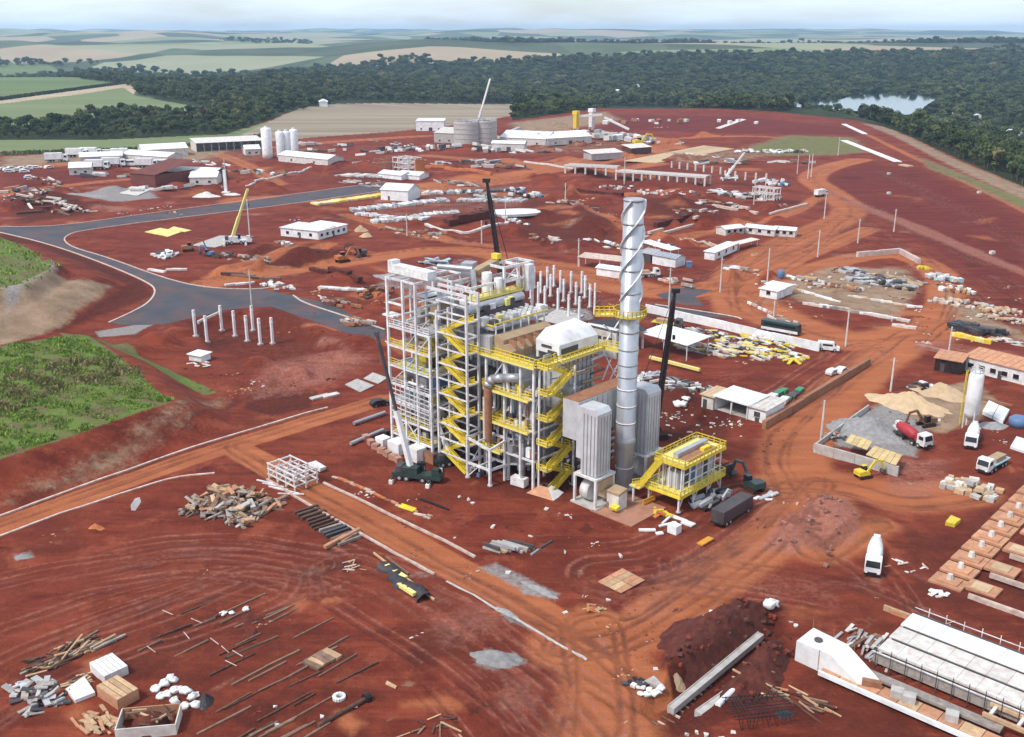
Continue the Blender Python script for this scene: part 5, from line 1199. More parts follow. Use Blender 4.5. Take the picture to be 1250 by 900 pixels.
# tarpaulin stack
a, b, L_, ang = seg((452, 680), (522, 735)); t = thing('tarp_covered_stack', 'long stack of cream boards under black tarpaulin on red soil', 'stack', a, ang)
bx(t, 'long_plank', WOODL, (L_ * .5, .9, .25), (L_ * 1.05, .25, .3)); bx(t, 'long_plank', WOOD, (L_ * .3, 1.9, .2), (L_ * .4, .3, .25)); bx(t, 'cream_board', YELP, (L_ * .42, .35, .62), (5.6, .8, .35), .06); bx(t, 'cream_board', YELP, (L_ * .75, -1.0, .5), (4.0, .7, .5), .1)
tp = MB(); N = 16; vs = []
for i in range(N + 1):
    for j, (yy_, zz) in enumerate(((-1.3, 0), (-1.1, .6), (-.3, .95), (.5, .9), (.9, .5), (1.0, 0))): vs.append((L_ * (.25 + .72 * i / N), yy_ * (1 + .25 * math.sin(i * 1.7)) + .5 * math.sin(i * .6), zz * (1 + .3 * math.sin(i * 2.3 + j))))
tp.add(vs, [(i * 6 + j, (i + 1) * 6 + j, (i + 1) * 6 + j + 1, i * 6 + j + 1) for i in range(N) for j in range(5)]); part(t, 'tarpaulin', TARP, tp, True)
rows('kerb_debris', 'red and white broken kerb pieces along the road verge', 'debris', (408, 582), (525, 634), 16, 'broken_piece', [KERB, RUST, CONC, ORANGE, PLY], ((1.2, 3), (.3, .6), (.15, .35)), .15, 1, jit=.25)
solo('yellow_plate', YEL, MB().box((0, 0, .25), (3.4, 1.0, .18), .05).box((0, .5, .4), (3.4, .1, .3), .05), 'bright yellow steel plate lying on the verge by the road', 'plate', P(497, 622), TH + .1)
solo('dark_rail', BLACK, MB().beam((-3.5, 0, .2), (3.5, 0, .2), .25).beam((-3.5, .4, .15), (2, .4, .15), .15), 'thin dark rail lying on the soil in front of the boiler', 'rail', P(530, 617), TH + .08)
t = thing('white_sheet', 'single white sheet standing on bare red soil near the road', 'sheet', P(167, 623), .2); part(t, 'panel', SHEET, MB().profile([(-.9, .1), (-.2, -.0), (.9, 1.6), (.7, 2.4), (-.1, 2.2), (-.9, 1.1)], -.08, .08)); 
heap('red_soil_mound', 'small orange red mound on the soil left of the white sheet', 'mound', 117, 645, 1.8, 1.2, .8, ORANGE, 0, 3)
# lower left storage
rows('timber_pile', 'heap of long brown timbers in the lower left corner', 'timber', (45, 815), (135, 785), 26, 'timber', [WOOD, WOODD, WOODG, WOOD, TAN], ((2.5, 6), (.2, .4), (.2, .35)), .25, 2, jit=.2)
pile('broken_timber_pile', 'loose brown broken timber heap beside the long timbers', 'timber', 80, 800, 9, 4, 1.0, 45, 'timber', [WOOD, WOODD, WOODL, WOODD], ((1.5, 3.5), (.15, .4), (.12, .3)), G(45), .2)
pile('offcut_pile', 'tan offcuts lying between the timber heap and white crate', 'timber', 100, 832, 4, 3, .5, 22, 'offcut', [WOODL, WOODL, WOOD], ((1, 2.4), (.2, .4), (.1, .2)), G(45), .2)
pile('scrap_metal_pile', 'tangled grey scrap and sheet metal at the left bottom corner', 'scrap', 48, 850, 5, 9, 1.2, 55, 'scrap_piece', [ROOFG, DKSTEEL, WOODG, GREY, CONC, DKSTEEL], ((.8, 2.2), (.3, .9), (.06, .3)), G(45), .5, .5)
def crate(label, px, py, s, m, lidm, rz=TH, slats=5, name='crate', tilt=0):
    t = thing(name, label, 'crate', P(px, py), rz)
    for y in (-1, 1): bx(t, 'side', m, (0, y * (s[1] / 2 - .06), s[2] / 2), (s[0], .1, s[2]))
    for x in (-1, 1): bx(t, 'end', m, (x * (s[0] / 2 - .05), 0, s[2] / 2), (.1, s[1] - .26, s[2]))
    for k in range(slats): bx(t, 'slat', lidm, (0, -s[1] / 2 + s[1] * (k + .5) / slats, s[2] + .06), (s[0] * 1.02, s[1] / slats * .86, .1))
    return t
crate('white slatted crate with a dark window in the lower left yard', 134, 822, (4.2, 3.2, 1.3), WHITE, SHEET, TH, 5)
sheet('cream_cover', 'cream sheet cover on the ground beside the white crate', 'cover', [(92, 860), (118, 850), (104, 830), (80, 846)], .5, SHEET, .1)
crate('open tan plywood box beside the white crate', 145, 852, (4.6, 3.0, 1.5), PLY, WOODL, TH + .1, 4)
t = thing('skip_container', 'open rusty container full of earth at the bottom left', 'container', P(183, 888), TH + .9)
for y in (-1, 1): bx(t, 'side', PLY if y > 0 else CONCW, (0, y * 2.0, .8), (7.0, .14, 1.6))
for x in (-1, 1): bx(t, 'end', CONCW, (x * 3.45, 0, .8), (.14, 3.8, 1.6))
part(t, 'earth_load', SOILD, MB().lathe([(2.2, .2), (1.9, .9), (1.2, 1.5), (.3, 1.8)], 14)); 
for k in range(14): bx(t, 'timber', R.choice([WOODL, WOOD, WOODD]), (U(-2.8, 2.8), U(-1.5, 1.5), 1.3 + U(0, .5)), (U(1.2, 2.6), .25, .2), U(0, 3), U(-.3, .3), U(-.3, .3))
pile('pallet_boards', 'stack of tan pallet boards under the tan plywood box', 'pallets', 118, 885, 5, 4, .6, 34, 'board', [WOODL, PLY, WOODL, TAN], ((1.4, 2.6), (.3, .5), (.1, .2)), G(-45), .1)
bag_group('white bulk bag in the heap beside the earth container', [(190, 842), (200, 836), (212, 832), (205, 848), (216, 843), (196, 852), (207, 828), (214, 858), (228, 845), (234, 853), (226, 864), (240, 862), (238, 850)], 'bulk bags by the container', .62)
heap('dark_bundle', 'dark bundle lying beside the white bulk bags', 'bundle', 252, 858, 1.2, 1.6, 1.1, TARP, 0, 4)
# parallel formwork beams half sunk in the soil
k = 0; rf = random.Random(9); BP = []
while len(BP) < 46:
    q = (rf.uniform(170, 470), rf.uniform(722, 905))
    if polysd(np.array([q[0]]), np.array([q[1]]), [(175, 760), (300, 722), (360, 745), (470, 850), (450, 905), (250, 905), (290, 840), (190, 815)])[0] < 0: BP.append(q)
for px, py in BP:
    k += 1; c = P(px, py); L0 = U(4, 10)
    L0 *= .8; mb = MB().box((0, 0, .04), (L0, U(.14, .3), .36))
    solo('formwork_beam', R.choice([WOODD, WOOD, WOOD]), mb, 'dark wooden formwork beam half sunk in the soil at lower left', 'beam', c, G(46) + U(-.08, .08), 'sunken formwork beams')
for px, py in [(185, 795), (205, 750), (240, 760), (228, 778), (282, 812), (290, 800), (262, 785), (275, 795)]:
    solo('white_stake', KERB, MB().box((0, 0, .3), (2.2, .09, .09)), 'thin pale stake laid across the sunken beams', 'stake', P(px, py), TH + U(-.2, .2), 'stakes across the beams')
bag_group('small white bag lying among the sunken beams', [(272, 750), (283, 749), (300, 745)], 'small bags on the beams', .5)
heap('dark_spoil', 'dark spoil lump beside the small white bags', 'mound', 308, 757, 2.6, 1.6, .9, SOILD, 0, 6); heap('dark_clod', 'dark earth clod below the other spoil lump', 'mound', 308, 774, 1.8, 1.2, .7, SOILD, 0, 8)
rows('pallet_stack', 'three tan pallets and boards in the middle of the sunken beams', 'pallets', (378, 815), (408, 798), 5, 'pallet', [PLY, WOODL, WOOD], ((2.2, 3.0), (.7, 1.0), (.3, .5)), -1.5, 1, jit=.1)
t = thing('white_ring', 'white concrete ring lying on the soil', 'ring', P(414, 853)); rg_ = MB()
for i in range(14):
    a0, a1 = 2 * math.pi * i / 14, 2 * math.pi * (i + 1) / 14; rg_.beam((.62 * math.cos(a0), .62 * math.sin(a0), .25), (.62 * math.cos(a1), .62 * math.sin(a1), .25), .45, .4)
part(t, 'ring', SHEET, rg_)
t = thing('black_pipe', 'black pipe with a dark cap end on the soil', 'pipe', P(425, 868), G(46)); part(t, 'pipe', WOODD, MB().cyl((-4.5, 0, .35), (2.6, 0, .35), .28)); part(t, 'cap', BLACK, MB().cyl((2.6, 0, .4), (3.3, 0, .4), .62))
for px, py in [(336, 863), (338, 886), (434, 863), (393, 876)]: solo('white_block', SHEET, chunk(R, (.5, .4, .4)), 'tiny white block on soil near the white ring', 'block', P(px, py), 0, 'white blocks by the ring')
pile('loose_sticks', 'loose sticks and boards at the bottom centre of the soil', 'sticks', 520, 890, 9, 5, .2, 16, 'stick', [WOOD, WOODL, WOODD], ((1, 3), (.12, .25), (.08, .15)), 0, .5)
sheet('short_plank', 'short tan plank on soil right of the sunken beams', 'plank', [(470, 836), (483, 842), (485, 839), (472, 832)], .15, WOODL)
# gravel heaps
heap('gravel_heap', 'grey gravel heap on the soil near the road junction', 'gravel', 606, 804, 4.0, 2.2, .9, GRAVEL, TH + .5, 2); heap('gravel_heap', 'grey gravel spill along the road kerb end', 'gravel', 618, 748, 3.6, 1.0, .5, GRAVEL, TH, 5); heap('gravel_heap', 'grey gravel ridge on the far side of the road', 'gravel', 655, 718, 4.8, 1.1, .6, GRAVEL, TH, 9); heap('gravel_heap', 'grey gravel scrap near the left picture edge', 'gravel', 28, 680, 2.6, 1.3, .35, GRAVEL, 0, 3)
# soil in front of the boiler
rows('pipe_bundle', 'bundle of grey pipes and boards on soil before the boiler', 'pipes', (598, 672), (640, 668), 9, 'pipe', [ROOFG, GALV, DKSTEEL, WOODL, CONC], ((3.2, 5.2), (.3, .5), (.3, .5)), -.75, 2, jit=.12)
rows('angle_bars', 'two grey angle bars beside the pipe bundle', 'bars', (650, 676), (672, 664), 2, 'bar', [DKSTEEL, GALV], ((3.4, 3.8), (.3, .4), (.25, .3)), .1, 1)
for px, py in [(555, 657), (648, 655), (644, 667), (667, 622), (690, 675), (620, 700), (743, 733), (758, 680), (690, 748), (561, 607), (572, 611), (577, 615), (601, 644)]: solo('pale_block', CONCW, chunk(R, (U(.4, 1.0), U(.4, .8), U(.3, .6))), 'small pale concrete block scattered on the soil before the boiler', 'block', P(px, py), U(0, 3), 'pale blocks before the boiler')
sheet('plywood_mat', 'square tan plywood mat on dark soil near the road junction', 'mat', [(729, 711), (758, 727), (788, 710), (760, 694)], .1, [PLY, WOODL], .12, None, (4, 2))
pile('red_tub_debris', 'small heap of orange boards beside the plywood mat', 'boards', 727, 745, 3, 2, .6, 12, 'board', [ORANGE, PLY, WOODL], ((.8, 1.8), (.2, .5), (.1, .3)))
t = thing('sheet_metal_hood', 'pyramid sheet metal hood lying on soil before the zig-zag stair', 'hood', P(666, 602), TH + .15); hv = [(-2.9, -2.0, 0), (2.9, -2.0, 0), (2.9, 2.0, 0), (-2.9, 2.0, 0), (-.8, -.5, 1.5), (.8, -.5, 1.5), (.8, .7, 1.5), (-.8, .7, 1.5)]
for i, m in zip(range(4), (PLY, SHEET, SHEET, PLY)): j = (i + 1) % 4; part(t, 'face', m, MB().add([hv[i], hv[j], hv[4 + j], hv[4 + i]], [(0, 1, 2, 3)]).add([(Vector(v) * .96) for v in (hv[i], hv[j], hv[4 + j], hv[4 + i])], [(3, 2, 1, 0)]))
part(t, 'dark_mouth', BLACK, MB().box((0, .1, 1.3), (1.5, 1.1, .06)))
# cranes and stores at the left foot of the boiler
c = P(510, 586); hd = 160
tip = find_tip(c, G(180 - 20), 466, 400); mobile_crane('dark green mobile crane with raised white boom in front of the open frame', 510, 586, -15, (-8.5, 3.5, 27), DGREEN, SHEET, DKSTEEL, 1.0, (.42, .24))
mobile_crane('smaller green mobile crane with short white boom below the stair tower', 556, 566, 20, (-3.0, 3.5, 9), DGREEN, SHEET, SHEET, .9, (.4, .3))
crate('white box store under the frame behind the green crane', 487, 552, (3.4, 3.0, 2.4), SHEET, SHEET, TH, 3, 'white_store'); crate('second white box store right of the crane boom', 509, 561, (3.0, 2.6, 2.6), SHEET, SHEET, TH, 3, 'white_store'); crate('small white box with dark side left of the stores', 468, 543, (2.4, 2.2, 1.6), SHEET, SHEET, TH, 3, 'white_store')
crate('rusty brown skid box beside the white stores', 528, 563, (3.0, 2.4, 2.0), RUST, WOOD, TH, 3, 'rusty_skid')
for i, (px, py) in enumerate([(447, 537), (453, 543), (459, 548), (466, 553), (473, 557), (480, 561), (486, 564)]): solo('red_bale', mat('pink_bale', (.42, .22, .16), .8, 0, .2, .8, .2), MB().box((0, 0, .55), (1.5, 1.2, 1.1), U(-.3, .3)), 'pinkish bale, %s from the left in the row below the open frame' % ORD[i], 'bale', P(px, py), TH, 'row of pink bales')
for i, (p, q, lb) in enumerate([((428, 545), (468, 528), 'grey pipe run on the ground left of the open frame'), ((432, 520), (470, 507), 'second grey pipe run left of the open frame')]):
    a, b, L_, ang = seg(p, q); solo('ground_pipe', GALV, MB().cyl((0, 0, .6), (L_, 0, .6), .4).cyl((L_ * .2, 0, -.1), (L_ * .2, 0, .4), .2).cyl((L_ * .8, 0, -.1), (L_ * .8, 0, .4), .2), lb, 'pipe', a, ang)
truck('car', 'black car parked at the left side of the open frame', 464, 495, 30, BLACK, BLACK, cat='car')
pile('black_drums', 'dark clutter of drums and boxes under the open frame', 'drums', 500, 540, 12, 5, 1.0, 30, 'drum', [DKSTEEL, RUST, BLACK, WHITE, DGREEN], ((.6, 1.4), (.6, 1.2), (.6, 1.4)), TH)
pile('blue_frame_store', 'blue and white boxes under the low white frame', 'boxes', 582, 577, 4, 3, .8, 14, 'box', [BLUE, LBLUE, WHITE, RED, DKSTEEL], ((.6, 1.6), (.5, 1.0), (.5, 1.0)), TH)
# around the yellow platform
pile('yellow_parts', 'bright yellow parts heap under the yellow platform corner', 'parts', 806, 629, 3.4, 2.4, .6, 16, 'yellow_part', [YEL, YEL, ORANGE], ((.6, 1.8), (.4, .9), (.15, .4)), TH)
solo('orange_panel', mat('amber_panel', (.60, .28, .03), .5, 0, .12, .8, .1), MB().profile([(-1.6, 0), (1.6, 0), (1.6, 1.2), (-1.6, 1.2)], -.12, .12).box((0, -.2, .6), (2.8, .2, .15)), 'amber steel panel standing before the yellow platform', 'panel', P(792, 615), TH + 1.5)
solo('yellow_ramp_plate', mat('amber_panel', (0, 0, 0)), MB().box((0, 0, .2), (3.2, 1.1, .25)).box((-.6, 0, .36), (.3, .3, .1)).box((.6, 0, .36), (.3, .3, .1)), 'amber flat plate with two bosses lying beside the dark trailer', 'plate', P(861, 662), TH + 1.55)
for i, (p, s, r) in enumerate([((826, 633), (4, .8), TH), ((840, 640), (2.2, 1.4), TH), ((815, 641), (3.4, .5), TH + 1.2), ((790, 648), (2.8, .7), 0), ((805, 652), (1.2, .8), .3), ((813, 636), (3, .4), 1.0)]):
    solo('white_plank', SHEET, MB().box((0, 0, .15), (s[0], s[1], .25)), 'white plank lying at the edge of the dusty slab', 'plank', P(*p), r, 'white planks by the slab')
crate('white crate beside the nose of the dark trailer', 823, 650, (1.8, 1.6, 1.4), SHEET, SHEET, TH, 3)
t = truck('trailer', 'dark grey trailer with machinery parked beside the yellow platform', 893, 632, 47, DKSTEEL, BLACK, cat='trailer')
pile('machine_scrap', 'grey machine parts heaped behind the dark trailer', 'machine parts', 868, 612, 8, 4, 1.4, 38, 'machine_part', [DKSTEEL, GREY, WHITE, GALV, BLACK], ((.8, 3), (.3, 1), (.2, .8)), G(46), .15)
truck('tipper', 'dark flat trailer with ribbed deck behind the yellow platform', 865, 575, 130, DKSTEEL, BLACK, name='equipment_trailer')
digger('green tractor with white parts right of the dark trailer', 918, 598, 120, DGREEN, 'tractor', None, 1.0)
pile('white_tractor_parts', 'white plates beside the green tractor', 'plates', 935, 607, 4, 3, .3, 8, 'plate', [SHEET, GREY], ((1, 3), (.3, .8), (.1, .3)), G(46), .2)
for px, py in [(812, 505), (820, 512), (828, 503), (836, 516), (845, 508), (852, 520), (860, 512), (868, 522), (842, 528), (822, 524), (815, 520), (830, 536), (850, 534), (872, 530), (880, 520), (862, 540), (838, 496), (856, 500), (826, 545), (875, 510), (868, 517), (818, 532), (846, 541)]:
    solo('white_offcut', CONCW, chunk(R, (U(.4, 1.2), U(.25, .5), U(.2, .4))), 'white offcut scattered on dark soil between the crane and white sheds', 'offcut', P(px, py), 0, 'white offcuts on dark soil')
# trench and its pipes
for i, (p, q, w, lb) in enumerate([((818, 874), (928, 782), 1.0, 'long grey concrete beam in the bottom of the trench'), ((852, 874), (902, 834), 1.1, 'shorter grey concrete beam beside the long one in the trench'), ((876, 862), (897, 842), .7, 'white pipe lying on the shorter trench beam')]):
    a, b, L_, ang = seg(p, q); z = .55 if i < 2 else 1.3
    solo('trench_beam' if i < 2 else 'white_pipe', CONC if i < 2 else SHEET, MB().box((L_ / 2, 0, z), (L_, w, .9)).box((L_ / 2, w * .4, z + .5), (L_, .12, .12)) if i < 2 else MB().cyl((0, 0, z), (L_, 0, z), .4), lb, 'beam' if i < 2 else 'pipe', (a.x, a.y, -1.2), ang)
rows('trench_shoring', 'row of wooden shoring posts along the trench side', 'shoring', (800, 884), (870, 828), 12, 'board', [WOOD, WOODD, KERB], ((1.4, 2.2), (.15, .25), (.15, .25)), 1.5)
heap('spoil_ridge', 'long dark soil ridge along the trench', 'soil', 885, 772, 12, 3.4, 1.8, SOILD, G(48), 11); heap('spoil_ridge', 'dark soil heap between the trench and the white formwork', 'soil', 925, 812, 8, 3.6, 1.7, SOILD, G(48), 14); heap('spoil_ridge', 'dark crumbly soil bank left of the trench top', 'soil', 852, 768, 9, 4.8, 1.3, SOILD, G(48), 21)
bag_group('white bag in the heap at the lower end of the trench', [(783, 848), (792, 843), (798, 848), (803, 852), (790, 852), (806, 845)], 'bags at the trench end', .5); bag_group('white bag standing on the spoil top', [(938, 740), (945, 738)], 'bags on the spoil', .8)
sheet('grey_slab', 'small grey slab beside the white bags at the trench end', 'slab', [(785, 835), (800, 840), (812, 834), (798, 826)], .4, CONC)
heap('cream_sand_spill', 'cream sand spill on the soil left of the trench', 'sand', 831, 818, 1.6, 1.1, .35, SAND, 0, 3)
pile('black_hoses', 'black drums and hoses at the lower end of the trench', 'hoses', 775, 836, 3, 2, .6, 14, 'drum', [BLACK, DKSTEEL, WHITE], ((.5, 1.2), (.3, .7), (.2, .5)))
for px, py in [(845, 766), (853, 759), (860, 754), (868, 747), (800, 818), (824, 862), (966, 760), (972, 765), (880, 902), (850, 895), (838, 898), (862, 898), (895, 895)]: solo('white_lump', CONCW, chunk(R, (U(.4, .9), U(.3, .7), U(.3, .5))), 'white lump lying along the trench spoil', 'block', P(px, py), 0, 'white lumps by the trench')
t = thing('rebar_cage', 'dark tangle of reinforcement cages beside the trench', 'rebar cage', P(925, 872), G(10))
for k in range(14):
    mb = MB(); x = -3.5 + k * .5
    mb.tube([(x + U(-.3, .3), -2.6, .1), (x, -2.4, 1.5), (x + U(-.2, .2), 1.8, 1.7), (x + U(-.4, .4), 2.4, .1)], .05, 5); part(t, 'stirrup', BLACK, mb)
for k in range(8): bm(t, 'rebar', BLACK, (-4, -2.2 + k * .6, 1.5 + U(-.2, .2)), (4, -2.4 + k * .6 + U(-.4, .4), 1.5), .08)
pile('shuttering_boards', 'tan shuttering boards lying between trench and white formwork', 'boards', 960, 850, 12, 4, .3, 30, 'board', [WOODL, WOOD, PLY, WOODD], ((2, 5), (.15, .3), (.1, .2)), TH, .06)
heap('black_sheeting', 'crumpled black sheeting beside the reinforcement cages', 'sheeting', 957, 872, 1.8, 1.0, .5, TARP, 0, 3)
# white faceted formwork and the gangway
a, b, L_, ang = seg((966, 812), (1052, 850)); t = thing('white_formwork', 'large white faceted formwork box beside the trench', 'formwork', P(970, 806), TH)
fb = MB(); fb.add([(0, 0, 0), (10.5, -.4, 0), (10.5, 2.0, 0), (0, 3.8, 0), (.0, 0, 3.0), (5.0, -.2, 3.2), (11.0, .4, 1.2), (11.0, 1.8, 1.2), (5.5, 3.4, 3.3), (0.4, 3.8, 3.4)], [(0, 1, 6, 5, 4), (1, 2, 7, 6), (2, 3, 9, 8, 7), (3, 0, 4, 9), (4, 5, 8, 9), (5, 6, 7, 8)])
part(t, 'shell', SHEET, fb); cy(t, 'manhole', DKSTEEL, (2.2, 1.8, 3.2), (2.2, 1.8, 3.36), .55, None, 14); bx(t, 'strap', PLY, (3.4, -.12, 1.7), (.12, .12, 3.0))
for k in range(3): bm(t, 'rod', RUST, (.3 + k * 3, 3.9, 0), (.3 + k * 3, 3.9, 4.6), .09)
a, b, L_, ang = seg((1005, 822), (1225, 918)); t = thing('formwork_gangway', 'long tan plywood gangway with grey boxes beside the big slab', 'gangway', a, ang)
for k in range(9): bx(t, 'deck_board', [PLY, WOODL, PLY][k % 3], (L_ * (k + .5) / 9, 0, .9 + U(-.02, .02)), (L_ / 9 - .08, 2.6, .12))
bx(t, 'white_edge', SHEET, (L_ / 2, -1.5, .9), (L_, .35, .6)); bx(t, 'bearer', WOODD, (L_ / 2, 0, .5), (L_, 1.6, .6)); 
for x in (.42, .49, .72): bx(t, 'grey_box', CONC, (L_ * x, .5, 1.45), (1.5, 1.3, 1.0), .3)
bx(t, 'machine', RUST, (L_ * .28, .3, 1.4), (2.4, .7, .8), .4)
bx(t, 'side_ledge', WOODG, (L_ * .55, 2.4, 1.2), (L_ * .8, 1.4, .35))
# big deck slab
a = P(1064, 812); t = thing('deck_slab', 'big pale concrete deck slab with board joints at the lower right', 'slab', a, TH)
for j, (b0, b1, z) in enumerate(((1.2, 4.4, 1.9), (4.7, 8.0, 2.1), (8.3, 12.2, 2.3))):
    for k in range(12): bx(t, 'deck_panel', CONCW if j < 2 else SHEET, (1.3 + k * 2.55, (b0 + b1) / 2, z + U(-.015, .015)), (2.51, b1 - b0, .3))
    bx(t, 'long_joint', DKSTEEL, (16, b1 + .15, z + .1), (31, .2, .35))
bx(t, 'beam_front', WOODG, (16, .4, 1.2), (32, .5, 1.4)); bx(t, 'soffit', WOODD, (16, 6.5, .9), (30, 11, 1.4))
for j in range(16): bm(t, 'scaffold_post', DKSTEEL, (.5 + j * 2, -.3, 0), (.5 + j * 2, -.3, 3.3), .1)
for z in (2.4, 3.2): bm(t, 'scaffold_rail', STEEL, (0, -.3, z), (31, -.3, z), .1)
for j in range(12): bm(t, 'rear_scaffold_post', STEEL, (2 + j * 2.4, 13, 0), (2 + j * 2.4, 13, 3.6), .09)
for z in (1.6, 3.0): bm(t, 'rear_scaffold_rail', STEEL, (0, 13, z), (30, 13, z), .09)
pile('slab_end_boards', 'grey boards and steel stacked at the left end of the deck slab', 'boards', 1062, 790, 6, 9, 1.0, 60, 'board', [WOODG, CONC, ROOFG, WOOD, CONCW], ((1.5, 3.5), (.2, .5), (.1, .3)), TH + 1.6, .08)
rows('timber_form_box', 'tan timber form boxes behind the left end of the deck slab', 'timber', (1100, 752), (1142, 768), 4, 'form_side', [WOODL, PLY], ((6, 6.6), (.3, .4), (.7, .9)), .05, 1); pile('scaffold_frame_stack', 'thin scaffold frames leaning behind the deck slab', 'scaffold', 1152, 775, 5, 3, 2.0, 14, 'scaffold_tube', [STEEL, KERB], ((2, 4), (.08, .1), (.08, .1)), TH, .3, .9)
t = thing('ply_frame_bay', 'tan timber frame bay in the bottom right corner', 'timber frame', P(1205, 888), TH)
for y in (0, 2.6): bx(t, 'rail', WOODL, (3, y, 1.6), (7.5, .4, .5))
for x in (0, 3.2, 6.4): bx(t, 'cross_rail', CONCW, (x, 1.3, 1.55), (.4, 2.2, .4))
# foundation pads
for i in range(10):
    c = P(1158, 712).lerp(P(1262, 603), i / 9)
    t = thing('foundation_pad', 'tan footing pad with pale pedestal, %s from the near end of its row' % ORD[i], 'footing', c, TH, 'near row of footing pads')
    bx(t, 'base', PLY, (0, 0, .2), (4.9, 3.7, .4)); bx(t, 'upper_base', PLY, (.1, .1, .5), (3.0, 2.6, .25)); part(t, 'pedestal', CONCW, MB().cyl((0, .2, .6), (0, .2, 1.5), .55, .4, 6))
for i in range(5):
    c = P(1205, 722).lerp(P(1290, 635), i / 4)
    t = thing('foundation_pad', 'tan sand covered footing pad, %s from the near end beside the strip beams' % ORD[i], 'footing', c, TH, 'second row of footing pads'); bx(t, 'base', PLY, (-.6, 0, .2), (4.6, 3.4, .4)); bx(t, 'sand_cover', SAND, (-.8, 0, .45), (2.6, 2.4, .15))
for i in range(6):
    p = P(1186, 731).lerp(P(1300, 620), i / 5); solo('strip_beam', KERB, MB().box((7, 0, .3), (15, .5, .7)).box((7, 0, .7), (15, .2, .12)), 'pale strip footing beam, %s from the near end at the right edge' % ORD[i], 'beam', p, TH, 'strip footing beams')
pile('pad_offcuts', 'white offcuts and boards beside the nearest footing pad', 'boards', 1150, 728, 3.5, 2, .2, 9, 'board', [SHEET, PLY, CONCW], ((.6, 2), (.3, .8), (.1, .25)), TH)
# soil patch right
pile('spoil_sticks', 'pale sticks and boards right of the pink spoil heap', 'sticks', 1105, 690, 5, 5, .2, 10, 'stick', [KERB, PLY, SHEET], ((.6, 2), (.15, .3), (.08, .2)))
truck('mixer', 'white concrete mixer truck alone on red soil near the spoil heap', 1066, 690, -112, SHEET, WHITE); 
truck('mixer', 'red and white mixer truck at the aggregate bay', 1112, 540, -62, RED, WHITE); truck('mixer', 'white mixer truck under the cement silo', 1186, 541, -118, SHEET, SHEET); truck('flat', 'white and blue truck parked beside the block pallets', 1211, 572, -140, LBLUE, WHITE)
sheet('yellow_tub', 'yellow mortar tub on the soil below the block pallets', 'tub', [(1153, 642), (1165, 645), (1173, 638), (1160, 633)], .7, YEL)
pile('block_pallets', 'cream pallets of blocks and boards in front of the blue truck', 'pallets', 1186, 598, 9, 6, 1.2, 48, 'block_stack', [CONCW, WOODL, CONC, SAND], ((.9, 1.8), (.8, 1.4), (.5, 1.0)), TH, .1, .05)
# batching plant
wall_run('retaining_wall', 'grey concrete retaining wall round the aggregate bay', (993, 552), (1096, 582), 2.0, .4, CONC, 4); wall_run('retaining_wall', 'low concrete wall on the road side of the aggregate bay', (993, 550), (1060, 500), 1.2, .3, CONC, 4)
sheet('sheet_canopy', 'left pale yellow sheet roof over the aggregate wall', 'roof', [(1030, 553), (1057, 562), (1064, 551), (1038, 542)], .14, mat('tan_sheet', (.60, .44, .20), .6, 0, .15, .6, .25), 2.1, None, (4, 1)); sheet('sheet_canopy', 'right pale yellow sheet roof over the aggregate wall', 'roof', [(1055, 568), (1092, 582), (1100, 568), (1066, 556)], .14, MATS['tan_sheet'], 2.1, None, (5, 1))
heap('aggregate_heap', 'broad grey aggregate heap in the walled bay', 'aggregate', 1062, 528, 9.5, 6, 2.6, GRAVEL, TH, 4); heap('sand_heap', 'tan sand heap behind the grey aggregate', 'sand', 1108, 494, 10, 6, 2.4, SAND, TH, 8); heap('sand_heap', 'second tan sand heap by the cement silo', 'sand', 1150, 480, 8, 5, 1.8, SAND, TH, 12)
digger('brown loader working between sand heap and mixer', 1130, 520, 200, mat('loader_brown', (.2, .1, .05), .6), 'wheel_loader', None, .9); digger('yellow excavator at the end of the retaining wall', 1054, 583, 20, YEL, 'excavator', None, .75)
pile('bay_scrap', 'grey scrap stacked at the left end of the retaining wall', 'scrap', 1018, 535, 5, 3, 1.0, 26, 'scrap_piece', [DKSTEEL, CONC, RUST, WHITE], ((.6, 1.8), (.3, .8), (.1, .5)), TH)
c = P(1183, 522); t = thing('cement_silo', 'white vertical cement silo with yellow ladder tower', 'silo', c, TH)
part(t, 'shell', SHEET, MB().lathe([(.4, 1.6), (1.5, 3.4), (1.5, 11.6), (1.2, 12.3), (.4, 12.6)], 22), True)
for k in range(4): a_ = math.pi / 4 + k * math.pi / 2; bm(t, 'leg', STEEL, (1.5 * math.cos(a_), 1.5 * math.sin(a_), 0), (1.5 * math.cos(a_), 1.5 * math.sin(a_), 4), .2)
mb = MB()
for y in (-.4, .4): mb.beam((-2.0, y, 0), (-2.0, y, 12.4), .14)
for k in range(20): mb.beam((-2.0, -.4, .4 + k * .6), (-2.0, .4, .4 + k * .6), .1)
part(t, 'ladder_tower', YEL, mb); part(t, 'top_rail', STEEL, MB().rail([(1.2 * math.cos(i * .785), 1.2 * math.sin(i * .785), 12.3) for i in range(8)], 1.0, 1, .08, True))
sheet('batching_deck', 'white batching plates behind the silo', 'plates', [(1198, 508), (1224, 520), (1232, 505), (1206, 494)], .8, SHEET, .3, None, (2, 2)); heap('grey_cement_spill', 'grey cement spill beside the silo foot', 'cement', 1212, 520, 4, 3, .8, GRAVEL, 0, 5)
solo('blue_tank', BLUE, MB().lathe([(2.0, 0), (2.0, 1.6), (1.4, 2.1), (.3, 2.3)], 18), 'blue water tank at the right picture edge', 'tank', P(1243, 520), 0, None, True); sheet('white_board_stack', 'white panel on the ground by the right picture edge', 'panel', [(1232, 548), (1252, 555), (1262, 542), (1240, 535)], .5, SHEET)
